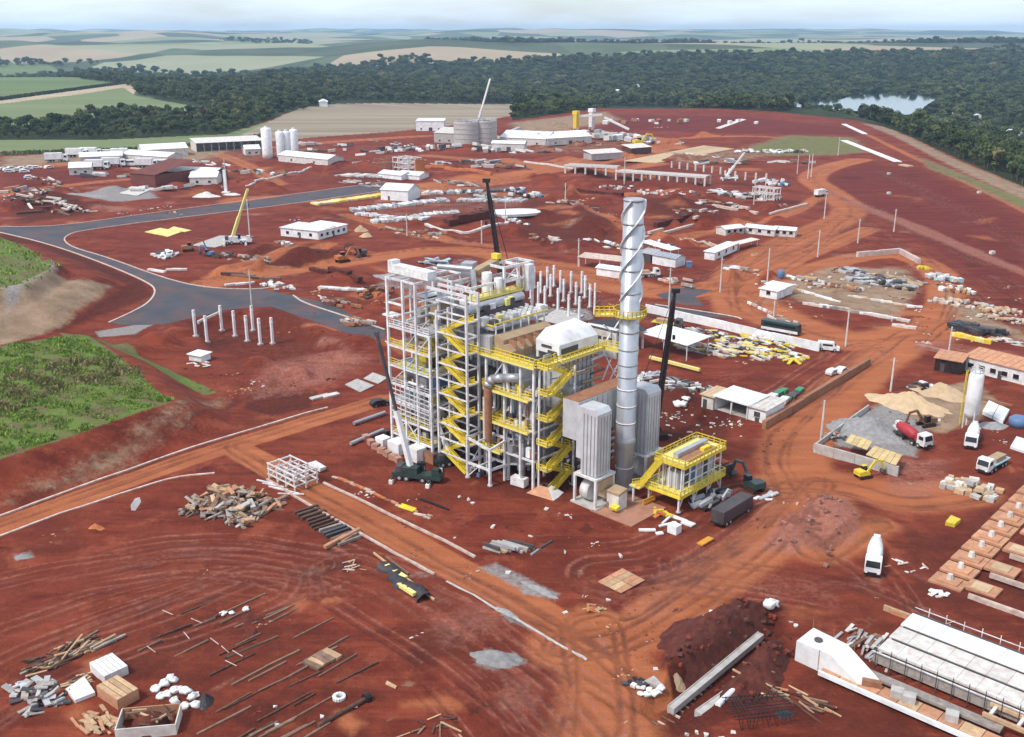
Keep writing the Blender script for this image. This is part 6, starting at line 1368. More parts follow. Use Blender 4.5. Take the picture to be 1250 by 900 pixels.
pile('tyre_scrap', 'black and grey machine scrap behind the sand heap', 'scrap', 1130, 475, 8, 4, 1.2, 26, 'scrap_piece', [BLACK, DKSTEEL, CONC, WHITE], ((.8, 2), (.4, 1), (.3, .8)), TH); rows('steel_beam_bundle', 'long dark beams lying behind the sand heap', 'beams', (1150, 478), (1215, 492), 4, 'beam', [WOODD, RUST, WOOD], ((10, 12), (.4, .5), (.4, .5)), .0, 1, jit=.05)
house('site_workshop', 'long grey workshop with orange roof at the right edge', 'workshop', (1176, 452), (1262, 474), 7, 3.6, WHITE, PLY, 'mono', 6, True, .8); house('black_shed', 'black shed with flat orange roof beside the workshop', 'shed', (1140, 452), (1172, 458), 5, 3.2, BLACK, PLY, 'mono', 0, True, .8)

# clods and stones on the spoil heaps
for px, py, la, lb, n, m, lb_ in [(885, 772, 22, 6, 60, [SOILD, SOILR, WOODD], 'dark clods lying on the long spoil ridge'), (925, 812, 14, 6, 40, [SOILD, SOILR], 'dark clods on the soil heap by the white formwork'), (1003, 640, 18, 12, 22, [PINKD], 'pinkish lumps on the broad spoil heap')]:
    pile('clod_scatter', lb_, 'clods', px, py, la, lb, 1.6, n, 'clod', m, ((.3, .9), (.3, .7), (.2, .5)), G(48), .5, .5)

sheet('grey_floor_slab', 'grey wet slab beside the dirt road left of the open frame', 'slab', [(420, 470), (440, 480), (458, 472), (436, 463)], .15, CONC, .08); sheet('grey_floor_slab', 'second grey slab against the road left of the open frame', 'slab', [(443, 463), (462, 470), (474, 462), (455, 455)], .15, CONC, .08)
rows('pale_plank_pair', 'two pale planks on the soil above the dirt road', 'planks', (384, 487), (410, 482), 2, 'plank', [CONCW, CONC], ((4, 5), (1.2, 1.6), (.3, .4)), .1)
# ================================================================== MIDDLE GROUND: yards right of the plant
wall_run('yard_wall', 'long white precast wall behind the steel yard right of the smokestack', (788, 381), (1000, 429), 2.4, .5, SHEET, 4.5)
canopy('flat_canopy', 'white flat roofed canopy right of the smokestack', (782, 425), (838, 441), 9, 4.2, SHEET, .5, 3); canopy('black_canopy', 'black roofed shelter with cream sides behind the smokestack', (738, 432), (786, 426), 9, 5.0, BLACK, 1.2, 3)
house('cream_shed', 'cream shed with corrugated side left of the black shelter', 'shed', (728, 428), (752, 430), 8, 4, CONCW, CONCW, 'gable', 2, False)
bx(thing('long_pipe', 'long cream pipe on supports under the white canopy', 'pipe', P(795, 442), TH), 'pipe', YELP, (7, 0, 1.2), (15, .7, .7)); 
truck('flat', 'dark machine with yellow body parked behind the white canopy', 815, 400, -30, YEL, DKSTEEL, name='yard_machine', cat='machine')
for i, (px, py, la, lb, n, mats, lb_) in enumerate([
    (862, 428, 14, 6, 60, [CONCW, KERB, YELP, ROOFG, RUST], 'pale mixed steel pieces at the near end of the steel yard'), (905, 428, 16, 7, 70, [YEL, CONCW, ROOFG, KERB, YELP], 'yellow and pale steel pieces in the middle of the steel yard'),
    (950, 432, 12, 5, 40, [YEL, CONCW, SHEET, DKSTEEL], 'yellow steel pieces at the far right of the steel yard'), (880, 412, 20, 4, 40, [ROOFG, GALV, WHITE, YELP], 'grey pipes stacked along the white precast wall'), (935, 418, 14, 4, 30, [YEL, WHITE, YEL], 'bright yellow sections along the white precast wall')]):
    pile('steel_stack', lb_, 'steel stack', px, py, la * 1.1, lb * 1.2, 1.2, int(n * 1.7), 'steel_piece', mats + [CONCW, DKSTEEL], ((.8, 3.8), (.25, .8), (.2, .5)), TH, .12, .15)
t = thing('yellow_star_frame', 'yellow folded steel frame at the right end of the steel yard', 'steel frame', P(968, 443), .2)
for k in range(5): bm(t, 'arm', YEL, (0, 0, 1.2), (2.6 * math.cos(k * 1.26), 2.6 * math.sin(k * 1.26), .3), .8, .3)
truck('bus', 'dark green and white bus parked beyond the precast wall', 953, 406, -38, DGREEN, cat='bus'); truck('van', 'white van at the right end of the precast wall', 1011, 428, -20, SHEET, cat='van')
house('white_shed', 'white open fronted shed with dark interior beside the retaining wall', 'shed', (872, 500), (912, 512), 7, 3.2, SHEET, SHEET, 'mono', 0, False, .5, open_front=True)
house('white_annex', 'cream annex with dark doorway at the left end of the white sheds', 'shed', (856, 497), (870, 501), 6, 3.0, CONCW, SAND, 'mono', 0, True, .3); house('white_annex', 'white annex at the corner of the retaining wall', 'shed', (913, 512), (934, 518), 8, 3.0, SHEET, CONCW, 'mono', 1, True, .3)
for i, (p, q) in enumerate([((938, 490), (958, 478)), ((950, 496), (978, 478))]): rows('green_sheet_stack', ['short stack of green sheets beside the white sheds', 'longer stack of green sheets along the brown wall'][i], 'sheets', p, q, 6, 'green_sheet', [GREEN, GREEN, WHITE, DKSTEEL], ((2.2, 3.2), (1.0, 1.8), (.5, 1.0)), .1, 1, jit=.12)
wall_run('retaining_wall', 'long rusty brown retaining wall running back from the white sheds', (932, 524), (1060, 446), 1.8, .9, mat('brown_wall', (.30, .15, .085), .9, 0, .2, .4, .3), 6)
pile('yard_junk', 'grey frames and white sacks on soil behind the white sheds', 'junk', 822, 470, 20, 8, .8, 60, 'junk_piece', [ROOFG, DKSTEEL, WHITE, GALV, WOODG, CONCW, WOOD], ((1, 4), (.3, 1.0), (.15, .6)), TH, .4); pile('plate_stack', 'pale steel plates lying right of the smokestack', 'plates', 790, 460, 9, 3, .4, 9, 'plate', [GALV, WHITE, STEEL], ((3, 5), (.8, 1.2), (.1, .3)), TH + 1.4, .05)
bag_group('white sack heap piece behind the white sheds', [(828, 486), (833, 488), (838, 487)], 'sacks behind the sheds', .9)
truck('car', 'white car parked at the right end of the brown wall', 1027, 455, 50, SHEET, cat='car'); truck('car', 'silver car parked beside the white one by the brown wall', 1017, 457, 40, STEEL, cat='car')
# circular yard
pile('grey_sheet_stack', 'stack of grey sheets and tarpaulins in the round yard', 'sheets', 1080, 345, 20, 14, 1.6, 70, 'sheet_piece', [ROOFG, DKSTEEL, GREY, DKSTEEL, TAN, WOODG], ((2.5, 6), (1, 2.6), (.3, .9)), TH, .3, .2); pile('grey_sheet_stack', 'dark sheets stacked at the left side of the round yard', 'sheets', 1044, 333, 9, 6, 1.2, 26, 'sheet_piece', [DKSTEEL, GREY, ROOFG], ((2, 4), (1, 2), (.3, .8)), TH, .3)
rows('white_plank_row', 'long row of white planks along the near edge of the round yard', 'planks', (985, 372), (1108, 393), 26, 'plank', [CONCW, SHEET, KERB, WOODG], ((2.5, 4), (.6, 1.4), (.4, .9)), .2, 1, jit=.3); rows('white_plank_row', 'second row of white planks inside the round yard', 'planks', (975, 355), (1020, 368), 8, 'plank', [CONCW, SHEET, KERB], ((3, 6), (.5, 1), (.3, .6)), .1, 1, jit=.2); rows('white_plank_row', 'white planks below the grey sheets in the round yard', 'planks', (1040, 362), (1120, 376), 14, 'plank', [CONCW, SHEET, KERB, WOODL], ((2.5, 5), (.5, 1.4), (.3, .6)), .3, 1, jit=.4); rows('small_block_row', 'pale blocks at the near right of the round yard', 'blocks', (1090, 398), (1116, 402), 4, 'block', [KERB, CONCW], ((1.6, 2.4), (1, 1.4), (.6, .9)), .1)
wall_run('pink_block_wall', 'pale pink block wall round the far side of the round yard', (1046, 314), (1098, 309), 1.8, 1.2, mat('pink_blocks', (.56, .44, .40), .85, 0, .12, .5, .3), 3); wall_run('pink_block_wall', 'pale pink block wall at the far right of the round yard', (1098, 309), (1122, 322), 1.8, 1.2, MATS['pink_blocks'], 3)
pile('yellow_bundle', 'bright yellow bundle at the end of the pink block wall', 'bundle', 1128, 328, 5, 3, .8, 12, 'yellow_piece', [YEL], ((1, 3), (.6, 1.2), (.4, .8)), TH)
pile('crate_heap', 'white and grey crates beside the round yard road', 'crates', 1150, 343, 12, 4, 1.4, 30, 'crate_piece', [SHEET, LBLUE, CONC, CONCW], ((1, 2.6), (.8, 1.8), (.6, 1.4)), TH); pile('crate_heap', 'brown and white drums right of the round yard', 'drums', 1168, 356, 10, 4, 1.2, 22, 'drum_piece', [RUST, CONCW, SHEET, WOODL], ((1, 2.2), (.8, 1.6), (.6, 1.2)), TH)
pile('stone_rubble', 'pale stone rubble strip at the right of the round yard', 'rubble', 1192, 375, 26, 8, .8, 90, 'stone_piece', [CONCW, SAND, KERB, CONC, WOODL], ((.8, 2.4), (.6, 1.6), (.3, .8)), TH, .5); pile('stone_rubble', 'pale rubble nearer the right picture edge', 'rubble', 1230, 392, 18, 5, .6, 40, 'stone_piece', [CONCW, KERB, SAND], ((.8, 2.2), (.5, 1.2), (.3, .6)), TH, .5)
pile('tarp_stack', 'black sheeted stack right of the round yard', 'stack', 1192, 405, 14, 5, 1.4, 30, 'tarp_piece', [TARP, DKSTEEL, TARP], ((2, 5), (1.4, 2.4), (.8, 1.4)), TH, .1, .12); rows('yellow_bale_row', 'row of yellow bales in front of the black sheeted stack', 'bales', (1163, 410), (1208, 420), 9, 'bale', [YELP, YEL], ((1.6, 2), (1.2, 1.6), (.8, 1.1)), .1)
wall_run('low_pink_wall', 'low pink banked wall below the black sheeted stack', (1118, 424), (1222, 446), .9, 1.6, PINKD, 5); pile('plank_litter', 'tan planks right of the black sheeted stack', 'planks', 1235, 418, 10, 5, .4, 18, 'plank', [WOODL, KERB, CONCW], ((1.5, 4), (.3, .8), (.2, .4)), TH, .2)
house('white_cabin', 'white twin site cabin left of the round yard', 'cabin', (927, 362), (948, 366), 5, 2.6, SHEET, SHEET, 'mono', 1, False, .2); house('white_cabin', 'white flat roofed cabin behind the twin cabin', 'cabin', (934, 357), (958, 362), 4.5, 2.8, SHEET, SHEET, 'mono', 0, False, .1); solo('blue_drum', BLUE, MB().lathe([(1.2, 0), (1.3, .3), (1.3, 2.2), (1.1, 2.5)], 14), 'blue and white drum on the round yard road', 'drum', P(953, 339), 0, None, True)
rows('white_barrier_row', 'low white barrier beside the round yard bend', 'barrier', (912, 370), (944, 385), 5, 'barrier', [SHEET, KERB], ((2, 2.4), (.5, .6), (.7, .8)), 0)
# columns
def colrow(pts, h, w, label, group, m=CONCW):
    for i_, (px, py) in enumerate(pts):
        t = thing('concrete_column', label % ORD[i_] if '%' in label else label, 'column', P(px, py), TH, group); bx(t, 'shaft', m, (0, 0, h / 2 - .5), (w, w * 1.1, h + 1)); bx(t, 'corbel', m, (0, 0, h * .82), (w * 1.7, w * .9, .5)); bx(t, 'socket', CONC, (0, 0, .1), (w * 2.2, w * 2.2, .6))
colrow([(239, 411), (253, 418), (271, 404), (287, 411), (302, 417), (309, 404), (318, 421), (333, 420)], 7.6, .58, 'tall pale concrete column, %s from the left in the pit left of the boiler', 'columns in the left pit', SHEET)
a, b, L_, ang = seg((243, 408), (270, 402)); t = thing('tie_beam', 'pale tie beam between two columns in the left pit', 'beam', a, ang); bx(t, 'beam', CONCW, (L_ / 2, 0, 3.6), (L_, .5, .6)); bx(t, 'bearing', CONC, (.3, 0, 3.1), (.5, .5, .35))
colrow([(648, 365), (652, 352), (657, 372), (660, 358), (665, 377), (668, 352), (672, 362), (676, 350), (681, 380), (684, 357), (688, 368), (694, 388), (697, 358), (703, 372), (707, 391), (710, 358), (714, 364), (644, 355), (720, 375)], 7.2, .55, 'slim pale concrete column in the group behind the boiler', 'columns behind the boiler', SHEET)
pile('column_base_debris', 'small pale blocks among the columns behind the boiler', 'blocks', 665, 378, 20, 10, .3, 20, 'block', [CONCW, PLY, KERB], ((.6, 1.4), (.5, .9), (.3, .6)), TH, .5)
sheet('grey_screed', 'grey concrete floor patch behind the white hopper house', 'slab', [(655, 392), (690, 396), (715, 386), (680, 378)], .15, CONC)
house('white_hut', 'small white hut in the left pit', 'hut', (231, 440), (246, 443), 3.4, 1.6, SHEET, SHEET, 'mono', 0, False, .1); pile('hut_debris', 'pale boards around the small white hut', 'boards', 248, 446, 9, 4, .3, 16, 'board', [CONCW, PLY, SHEET], ((.8, 2.4), (.3, .7), (.1, .3)), TH)
# poles (foot px, foot py, top py)
for px, py, pt, lb in [(308, 382, 330, 'at the left pit beside the asphalt'), (305, 290, 244, 'beside the yellow telescopic crane'), (497, 288, 262, 'left of the far dark pit'), (588, 298, 270, 'behind the open steel frame'), (617, 268, 246, 'right of the black boom tip'), (706, 325, 292, 'beside the low canopy left of the smokestack'),
                       (816, 384, 328, 'right of the smokestack on the tarred apron'), (879, 357, 315, 'at the fork of the dirt roads'), (937, 338, 304, 'on the left of the round yard'), (944, 392, 368, 'below the white twin cabin'), (998, 314, 282, 'above the round yard road'), (1006, 267, 236, 'on the far dirt road fork'), (1047, 297, 268, 'on the dirt road above the round yard'), (1091, 283, 256, 'beside the grey track on the right'),
                       (1032, 423, 377, 'at the end of the precast wall'), (1157, 438, 400, 'beside the black sheeted stack'), (1087, 478, 438, 'on the road bend above the aggregate bay'), (1002, 536, 490, 'at the corner of the aggregate bay'), (933, 245, 212, 'in the far steel yard'), (920, 250, 218, 'left in the far steel yard'), (986, 218, 190, 'by the far orange road'),
                       (990, 216, 188, 'second by the far orange road'), (973, 212, 190, 'left of the far orange road pair'), (762, 225, 192, 'left of the portal frames'), (1023, 190, 168, 'on the far green verge'), (275, 215, 195, 'far left by the white sheds'), (360, 178, 160, 'near the white silos'), (690, 246, 224, 'on the far dark soil heap')]:
    pole(px, py, pt, 'slim pale utility pole ' + lb, CONCW, True, .26 if py > 330 else .3)
# sheds left of the stack
canopy('tan_canopy', 'long tan roofed canopy just left of the smokestack', (706, 326), (758, 332), 6, 3.6, KERB, .4, 3); house('white_tent', 'white tent under the tan canopy', 'tent', (728, 336), (756, 340), 5, 2.6, SHEET, SHEET, 'gable', 0, False)
canopy('white_canopy', 'narrow white canopy right of the smokestack top', (782, 306), (818, 317), 4, 3.4, SHEET, .2, 3); house('white_tank_house', 'white and grey tank house right of the smokestack', 'tank house', (796, 322), (824, 327), 6, 3.2, SHEET, GALV, 'gable', 0, False); house('dark_hut', 'dark hut left of the tank house', 'hut', (780, 318), (794, 321), 5, 3, DKSTEEL, ROOFG, 'mono', 0, False)
truck('flat', 'white truck parked below the tank house', 790, 338, 10, CONCW, WHITE); pile('hut_clutter', 'white clutter below the tank house', 'clutter', 775, 335, 14, 5, .8, 26, 'clutter_piece', [SHEET, CONCW, DKSTEEL, KERB], ((1, 3), (.6, 1.6), (.4, 1.2)), TH); solo('blue_box', BLUE, MB().box((0, 0, .9), (1.8, 1.8, 1.8)).box((0, 0, 1.9), (2.0, 2.0, .2)), 'small blue and white box right of the tank house', 'box', P(841, 326))
pile('sign_heap', 'white and dark boxes on soil above the tank house', 'boxes', 807, 297, 12, 5, .8, 14, 'box', [SHEET, DKSTEEL, CONCW], ((1, 2.6), (.8, 1.6), (.5, 1.2)), TH); pile('red_pipe_heap', 'red and pale pipes on soil right of the smokestack top', 'pipes', 855, 298, 14, 6, 1.0, 22, 'pipe_piece', [ORANGE, RED, KERB, CONCW], ((2, 5), (.3, .6), (.3, .6)), TH, .3, .3)
house('white_cabin_row', 'white container row left of the orange road', 'cabins', (872, 318), (900, 306), 4, 2.8, SHEET, SHEET, 'mono', 3, False, .1); canopy('grey_lean_to', 'thin grey lean-to right of the container row', (902, 306), (925, 300), 3, 2.4, CONCW, .2, 2)
for i, (p, q, lb) in enumerate([((886, 282), (908, 286), 'left white roofed cabin in the row above the orange road'), ((909, 285), (945, 289), 'middle white roofed cabin in the row above the orange road'), ((944, 288), (970, 290), 'right white roofed cabin in the row above the orange road')]): house('white_roofed_cabin', lb, 'cabin', p, q, 6, 2.6, CONCW, SHEET, 'gable', 3, False)
# portal frames row
for i, (p, q, n, hh, lb) in enumerate([((690, 212), (752, 218), 6, 4.5, 'pale precast portal frames at the left of the long row'), ((752, 219), (860, 228), 11, 4.8, 'long row of white precast portal frames in the far pit'), ((820, 205), (890, 214), 8, 4, 'rear row of pale precast stubs behind the portal frames'), ((885, 218), (935, 222), 5, 4.5, 'pale posts right of the portal frames')]):
    a, b, L_, ang = seg(p, q); t = thing('portal_frame_row', lb, 'frames', a, ang)
    for k in range(n): bx(t, 'column', CONCW, (L_ * k / (n - 1), 0, hh / 2), (.9, .9, hh))
    if i in (0, 1): bx(t, 'lintel', CONCW, (L_ / 2, 0, hh), (L_ + 1, 1.1, 1.0)); bx(t, 'roof_slab', CONC, (L_ / 2, 5, hh + .1), (L_, 8, .4))
    if i == 1:
        for k in range(n): bx(t, 'rear_column', CONCW, (L_ * k / (n - 1), 9, hh / 2), (.8, .8, hh))
pile('far_pit_debris', 'white debris at the foot of the portal frames', 'debris', 790, 235, 60, 16, .6, 40, 'debris_piece', [CONCW, SHEET, KERB, DKSTEEL], ((1, 3), (.6, 1.6), (.4, 1.2)), TH, .5)
mobile_crane('white mobile crane with low boom beside the portal frames', 890, 220, 0, (8, 2, 15), SHEET, SHEET, SHEET, 1.0, (.5, .36))
pile('far_yard_sheets', 'white sheets and machines stacked in the far steel yard', 'sheets', 905, 240, 34, 14, 1.4, 50, 'sheet_piece', [SHEET, CONCW, DKSTEEL, ROOFG, KERB], ((2, 6), (1, 3), (.4, 1.2)), TH, .3); module('thin white scaffold frame in the far steel yard', 935, 243, 12, 6, 6, 3, 2, 2, WHITE, .3); pile('far_yard_machines', 'pale machinery cluster right of the far steel yard', 'machinery', 945, 225, 20, 10, 2.0, 30, 'machine_piece', [SHEET, DKSTEEL, BLUE, CONCW], ((1.5, 4), (1, 2), (.8, 2)), TH, .4)
sheet('cream_slab', 'long cream concrete slab in the far yard', 'slab', [(760, 198), (800, 200), (898, 182), (860, 178)], .4, SAND, .1, None, (6, 2)); house('dark_roof_shed', 'dark roofed shed left of the cream slab', 'shed', (722, 196), (760, 193), 10, 4, ROOFG, CONCW, 'mono', 0, False); house('dark_roof_shed', 'second dark roofed shed left of the cream slab', 'shed', (770, 190), (795, 188), 10, 4, WOODD, CONCW, 'mono', 0, False); pile('far_white_rubble', 'white rubble at the right of the cream slab', 'rubble', 935, 186, 60, 12, 1.0, 40, 'rubble_piece', [SHEET, CONCW, DKSTEEL], ((2, 5), (1.5, 3), (.6, 1.6)), 0, .5)
# left asphalt area
sheet('grey_pad', 'grey hardstanding under the yellow telescopic crane', 'slab', [(232, 301), (262, 303), (312, 289), (268, 288)], .2, CONC, .05); mobile_crane('cream telescopic crane with raised boom on the grey hardstanding', 290, 298, 10, (4.5, 3, 18), STEEL, YELP, YELP, 1.15, (.45, .34))
house('site_office', 'long white site office with dark windows above the dirt road', 'office', (343, 288), (388, 293), 12, 3.4, SHEET, SHEET, 'mono', 3, True, .3); house('site_office', 'right half of the white office block with a door', 'office', (389, 293), (424, 284), 14, 3.4, SHEET, SHEET, 'mono', 5, True, .3)
sheet('yellow_sheeting', 'pale yellow sheeting spread on soil inside the road bend', 'sheeting', [(176, 284), (205, 290), (222, 284), (196, 279)], .25, YELP, .1, None, (4, 1)); sheet('yellow_sheeting', 'smaller pale yellow sheeting beside the larger one', 'sheeting', [(205, 281), (226, 284), (234, 282), (212, 277)], .2, YELP, .1, None, (3, 1))
pile('white_heap', 'white sheet heap on dark soil inside the road bend', 'sheets', 203, 312, 10, 7, 1.4, 26, 'sheet_piece', [SHEET, DKSTEEL, SHEET], ((1.5, 4), (1, 2), (.4, 1)), TH, .4, .3); digger('dark excavator beside the white sheet heap', 230, 307, 20, RUST, 'excavator', None, 1.1); digger('blue excavator inside the road bend', 256, 313, 150, BLUE, 'excavator', None, .9)
for i, (p, q, lb) in enumerate([((182, 330), (200, 333), 'left white beam near the asphalt kerb'), ((205, 330), (226, 330), 'right white beam near the asphalt kerb'), ((276, 349), (310, 346), 'white slabs near the asphalt junction')]): rows('white_beam_stack', lb, 'beams', p, q, 3, 'beam', [SHEET, CONCW], ((3, 4), (1.2, 1.6), (.5, .7)), .1)
digger('orange excavator on soil beside the dirt road', 418, 312, 40, ORANGE, 'excavator', None, 1.2); digger('dark loader beside the orange excavator', 440, 313, 200, DKSTEEL, 'wheel_loader', None, 1.1)
rows('pipe_ring_stack', 'dark pipe rings and timbers on soil above the asphalt junction', 'pipes', (280, 330), (335, 342), 10, 'pipe', [WOODD, RUST, DKSTEEL, WOOD], ((4, 8), (.8, 1.2), (.6, 1.0)), .2, 1, jit=.3); pile('white_stones', 'white stones at the asphalt road corner', 'stones', 340, 350, 14, 6, .6, 16, 'stone', [CONCW, SHEET, KERB], ((1, 2.4), (.8, 1.6), (.5, .9)), TH)
rows('white_slab_stack', 'white slabs on orange soil left of the open frame', 'slabs', (392, 352), (445, 358), 9, 'slab_piece', [SHEET, CONC, CONCW], ((3, 6), (1.5, 2.4), (.3, .6)), .2, 1, jit=.4); pile('rust_heap', 'orange and dark scrap heap left of the open frame', 'scrap', 460, 358, 16, 8, 1.4, 40, 'scrap_piece', [ORANGE, DKSTEEL, WOODD, RUST], ((1, 3), (.6, 1.4), (.4, 1)), TH, .5)
# laydown yards
rows('yellow_pipe_stack', 'long stack of pale yellow pipes beside the asphalt road', 'pipes', (384, 250), (465, 238), 34, 'pipe', [YELP, YEL, YELP, CONCW], ((5, 7), (1.4, 2.0), (.6, 1.0)), 1.4, 1, jit=.2); house('arched_shed', 'white arched shed with dark mouth at the end of the yellow pipes', 'shed', (465, 244), (498, 246), 14, 5, SHEET, SHEET, 'gable', 0, True, 2.5)
for i, (p, q, n, sz, ms, lb) in enumerate([((430, 258), (545, 245), 46, ((6, 9), (1.2, 2.2), (.7, 1.4)), [ROOFG, WHITE, CONCW, GALV], 'grey and white pipe racks in the upper laydown row'), ((438, 262), (520, 268), 24, ((4, 7), (1.2, 2.4), (.7, 1.2)), [CONC, WHITE, ROOFG], 'grey steel racks in the left laydown row'), ((455, 272), (560, 260), 44, ((5, 8), (1.2, 2.2), (.7, 1.3)), [WHITE, CONCW, ROOFG, CONC], 'pale steel racks in the lower laydown row'),
                                      ((510, 237), (640, 232), 40, ((5, 9), (1.5, 2.4), (.7, 1.4)), [ROOFG, DKSTEEL, CONCW, WHITE], 'dark and pale racks in the far laydown row'), ((560, 245), (640, 246), 26, ((6, 9), (1.4, 2.4), (.6, 1.2)), [ROOFG, GREY, CONC], 'grey gratings laid in the right laydown row'), ((418, 214), (480, 216), 22, ((8, 12), (1.8, 2.6), (.6, 1.0)), [CONC, CONCW, ROOFG], 'pale grey slabs in the distant laydown yard')]):
    rows('rack_row', lb, 'rack', p, q, n, 'rack_piece', ms, sz, 1.3, 1, jit=.25, skip=.12)
for i, (p, q, lb) in enumerate([((462, 217), (490, 220), 'left white tent roof in the distant laydown yard'), ((485, 218), (512, 220), 'right white tent roof in the distant laydown yard')]): house('white_tent', lb, 'tent', p, q, 10, 2.4, SHEET, SHEET, 'gable', 0, False)
module('white scaffold tower in the distant laydown yard', 497, 210, 14, 10, 9, 3, 2, 3, WHITE, .35); module('brown scaffold tower left of the white one', 470, 208, 10, 8, 7, 2, 2, 3, RUST, .3); wall_run('rust_wall', 'rust red steel wall beside the scaffold tower', (507, 213), (518, 211), 10, 1, ORANGE, 4)
a = P(626, 262); t = thing('settling_basin', 'oval white lined basin with dark bank behind the boiler', 'basin', a, G(12)); part(t, 'white_liner', SHEET, MB().lathe([(1, 0), (1.05, 1.2), (.95, 1.6), (.2, 1.7)], 24)); t.children[0].scale = (12, 5, 1); part(t, 'dark_bank', SOILD, MB().lathe([(1.25, -.4), (1.12, 1.3), (1.03, 1.4)], 24)); t.children[1].scale = (13.5, 6.5, 1)
wall_run('dark_retaining_bank', 'dark bank running left from the oval basin', (545, 275), (600, 263), 3.2, 5, SOILD, 4); kerb([(520, 274), (535, 281), (570, 282), (605, 276), (620, 270)], 'white curved kerb below the dark bank', 1.6, .7, CONCW); pile('basin_clutter', 'white and black clutter right of the basin', 'clutter', 640, 238, 22, 8, 1.5, 28, 'clutter_piece', [SHEET, BLACK, CONCW, BLUE], ((1.5, 3.6), (1, 2), (.8, 1.8)), TH, .5); pile('basin_blocks', 'pale blocks below the oval basin', 'blocks', 635, 272, 16, 4, .6, 14, 'block', [SHEET, CONCW, DKSTEEL], ((1.2, 2.6), (1, 1.6), (.5, 1)), TH, .5)
heap('pale_boulder', 'pale boulder on soil right of the white office', 'boulder', 440, 282, 3.4, 2.6, 2.2, SAND, 0, 3); heap('pale_boulder', 'second pale boulder below the first one', 'boulder', 447, 289, 3.2, 2.4, 1.8, SAND, 0, 6)
pile('dark_plates', 'blue grey plates and trough behind the open frame', 'plates', 534, 322, 8, 10, 1.6, 16, 'plate', [GREY, GALV, LBLUE], ((3, 6), (1, 2), (.2, .6)), TH + .9, .08, .4); heap('ash_spread', 'flat grey stones spread behind the open frame', 'stones', 500, 335, 16, 7, .7, GRAVEL, TH + 1.2, 5)
# far left and far middle
house('long_warehouse', 'long open warehouse with pale roof at the far left edge of the site', 'warehouse', (240, 186), (322, 182), 22, 6, CONCW, CONCW, 'mono', 0, False, 1.5, open_front=True); house('rear_warehouse', 'low white roofed building behind the parked trucks', 'warehouse', (175, 193), (230, 190), 18, 5, CONCW, SHEET, 'gable', 0, False)
for i, (px, py, h, r_, lb) in enumerate([(327, 193, 19, 3.4, 'tall single white silo at the far left'), (343, 192, 16.5, 2.7, 'left white silo of the row of three'), (351, 191, 16.5, 2.7, 'middle white silo of the row of three'), (360, 190, 16.5, 2.7, 'right white silo of the row of three')]):
    t = thing('white_silo', lb, 'silo', P(px, py), TH); part(t, 'shell', SHEET, MB().lathe([(r_, 0), (r_, 3.5), (r_, h), (r_ * .9, h + .7), (.4, h + 1.2)], 20), True)
    for k in range(4): a_ = k * math.pi / 2; bm(t, 'leg', STEEL, (r_ * .9 * math.cos(a_), r_ * .9 * math.sin(a_), 0), (r_ * .9 * math.cos(a_), r_ * .9 * math.sin(a_), 4), .4)
    bx(t, 'top_box', WHITE, (0, 0, h + 1.5), (1.6, 1.6, .8))
for i, (px, py, lb) in enumerate([(570, 178, 'left round grey storage tank'), (591, 176, 'right round grey storage tank')]):
    t = thing('storage_tank', lb + ' near the ploughed field', 'tank', P(px, py), 0); sh_ = part(t, 'shell', CONC, MB().lathe([(9.5, 0), (9.5, 17), (9.2, 17.4), (8.8, 17.0), (8.8, 16)], 32)); 
    for k in range(5): cy(t, 'shell_ring', ROOFG, (0, 0, 2 + k * 3.4), (0, 0, 2.3 + k * 3.4), 9.62, None, 32)
    part(t, 'roof_frame', DKSTEEL, MB().cyl((0, 0, 16), (0, 0, 18), 8.6, .6, 12)); part(t, 'roof_rail', STEEL, MB().rail([(9.2 * math.cos(i_ * .393), 9.2 * math.sin(i_ * .393), 17.2) for i_ in range(16)], 1.2, 3, .2, True))
mobile_crane('white crane with steep boom behind the storage tanks', 578, 165, 170, (-15, 5, 44), SHEET, SHEET, SHEET, 1.0, (.75, .55))
house('white_hall', 'white hall left of the storage tanks', 'hall', (508, 160), (542, 160), 24, 8, SHEET, SHEET, 'mono', 3, True, .5); house('tank_annex', 'grey annex in front of the storage tanks', 'annex', (530, 174), (555, 175), 18, 7, CONC, CONCW, 'mono', 2, False)
for i, (p, q, w, lb) in enumerate([((610, 176), (666, 178), 26, 'large white roofed hall right of the storage tanks'), ((668, 178), (722, 176), 22, 'grey white hall in the far right row'), ((600, 184), (640, 185), 10, 'low white shed below the far white halls')]): house('far_hall', lb, 'hall', p, q, w, 5, CONCW, SHEET, 'gable', 3, True)
for i, (px, py, h, m, lb) in enumerate([(703, 160, 14, YEL, 'yellow tower of the far batching plant'), (722, 158, 15, SHEET, 'white tower of the far batching plant')]):
    t = thing('batching_tower', lb, 'tower', P(px, py), TH); bx(t, 'shaft', m, (0, 0, h / 2 + 1), (3.6, 3.6, h - 2)); bx(t, 'head', m, (0, 0, h + 1), (5, 4.4, 3)); 
    for k in (-1, 1): bx(t, 'leg', STEEL, (k * 1.6, 0, 1), (.5, 3, 3))
t = thing('feed_conveyor', 'white conveyor between the far batching towers', 'conveyor', P(703, 160), 0); bm(t, 'gallery', SHEET, (0, 0, 12), (22, 4, 13), 2, 1.6); bm(t, 'incline', SHEET, (24, 0, 11), (44, -8, 2), 2, 1.6)
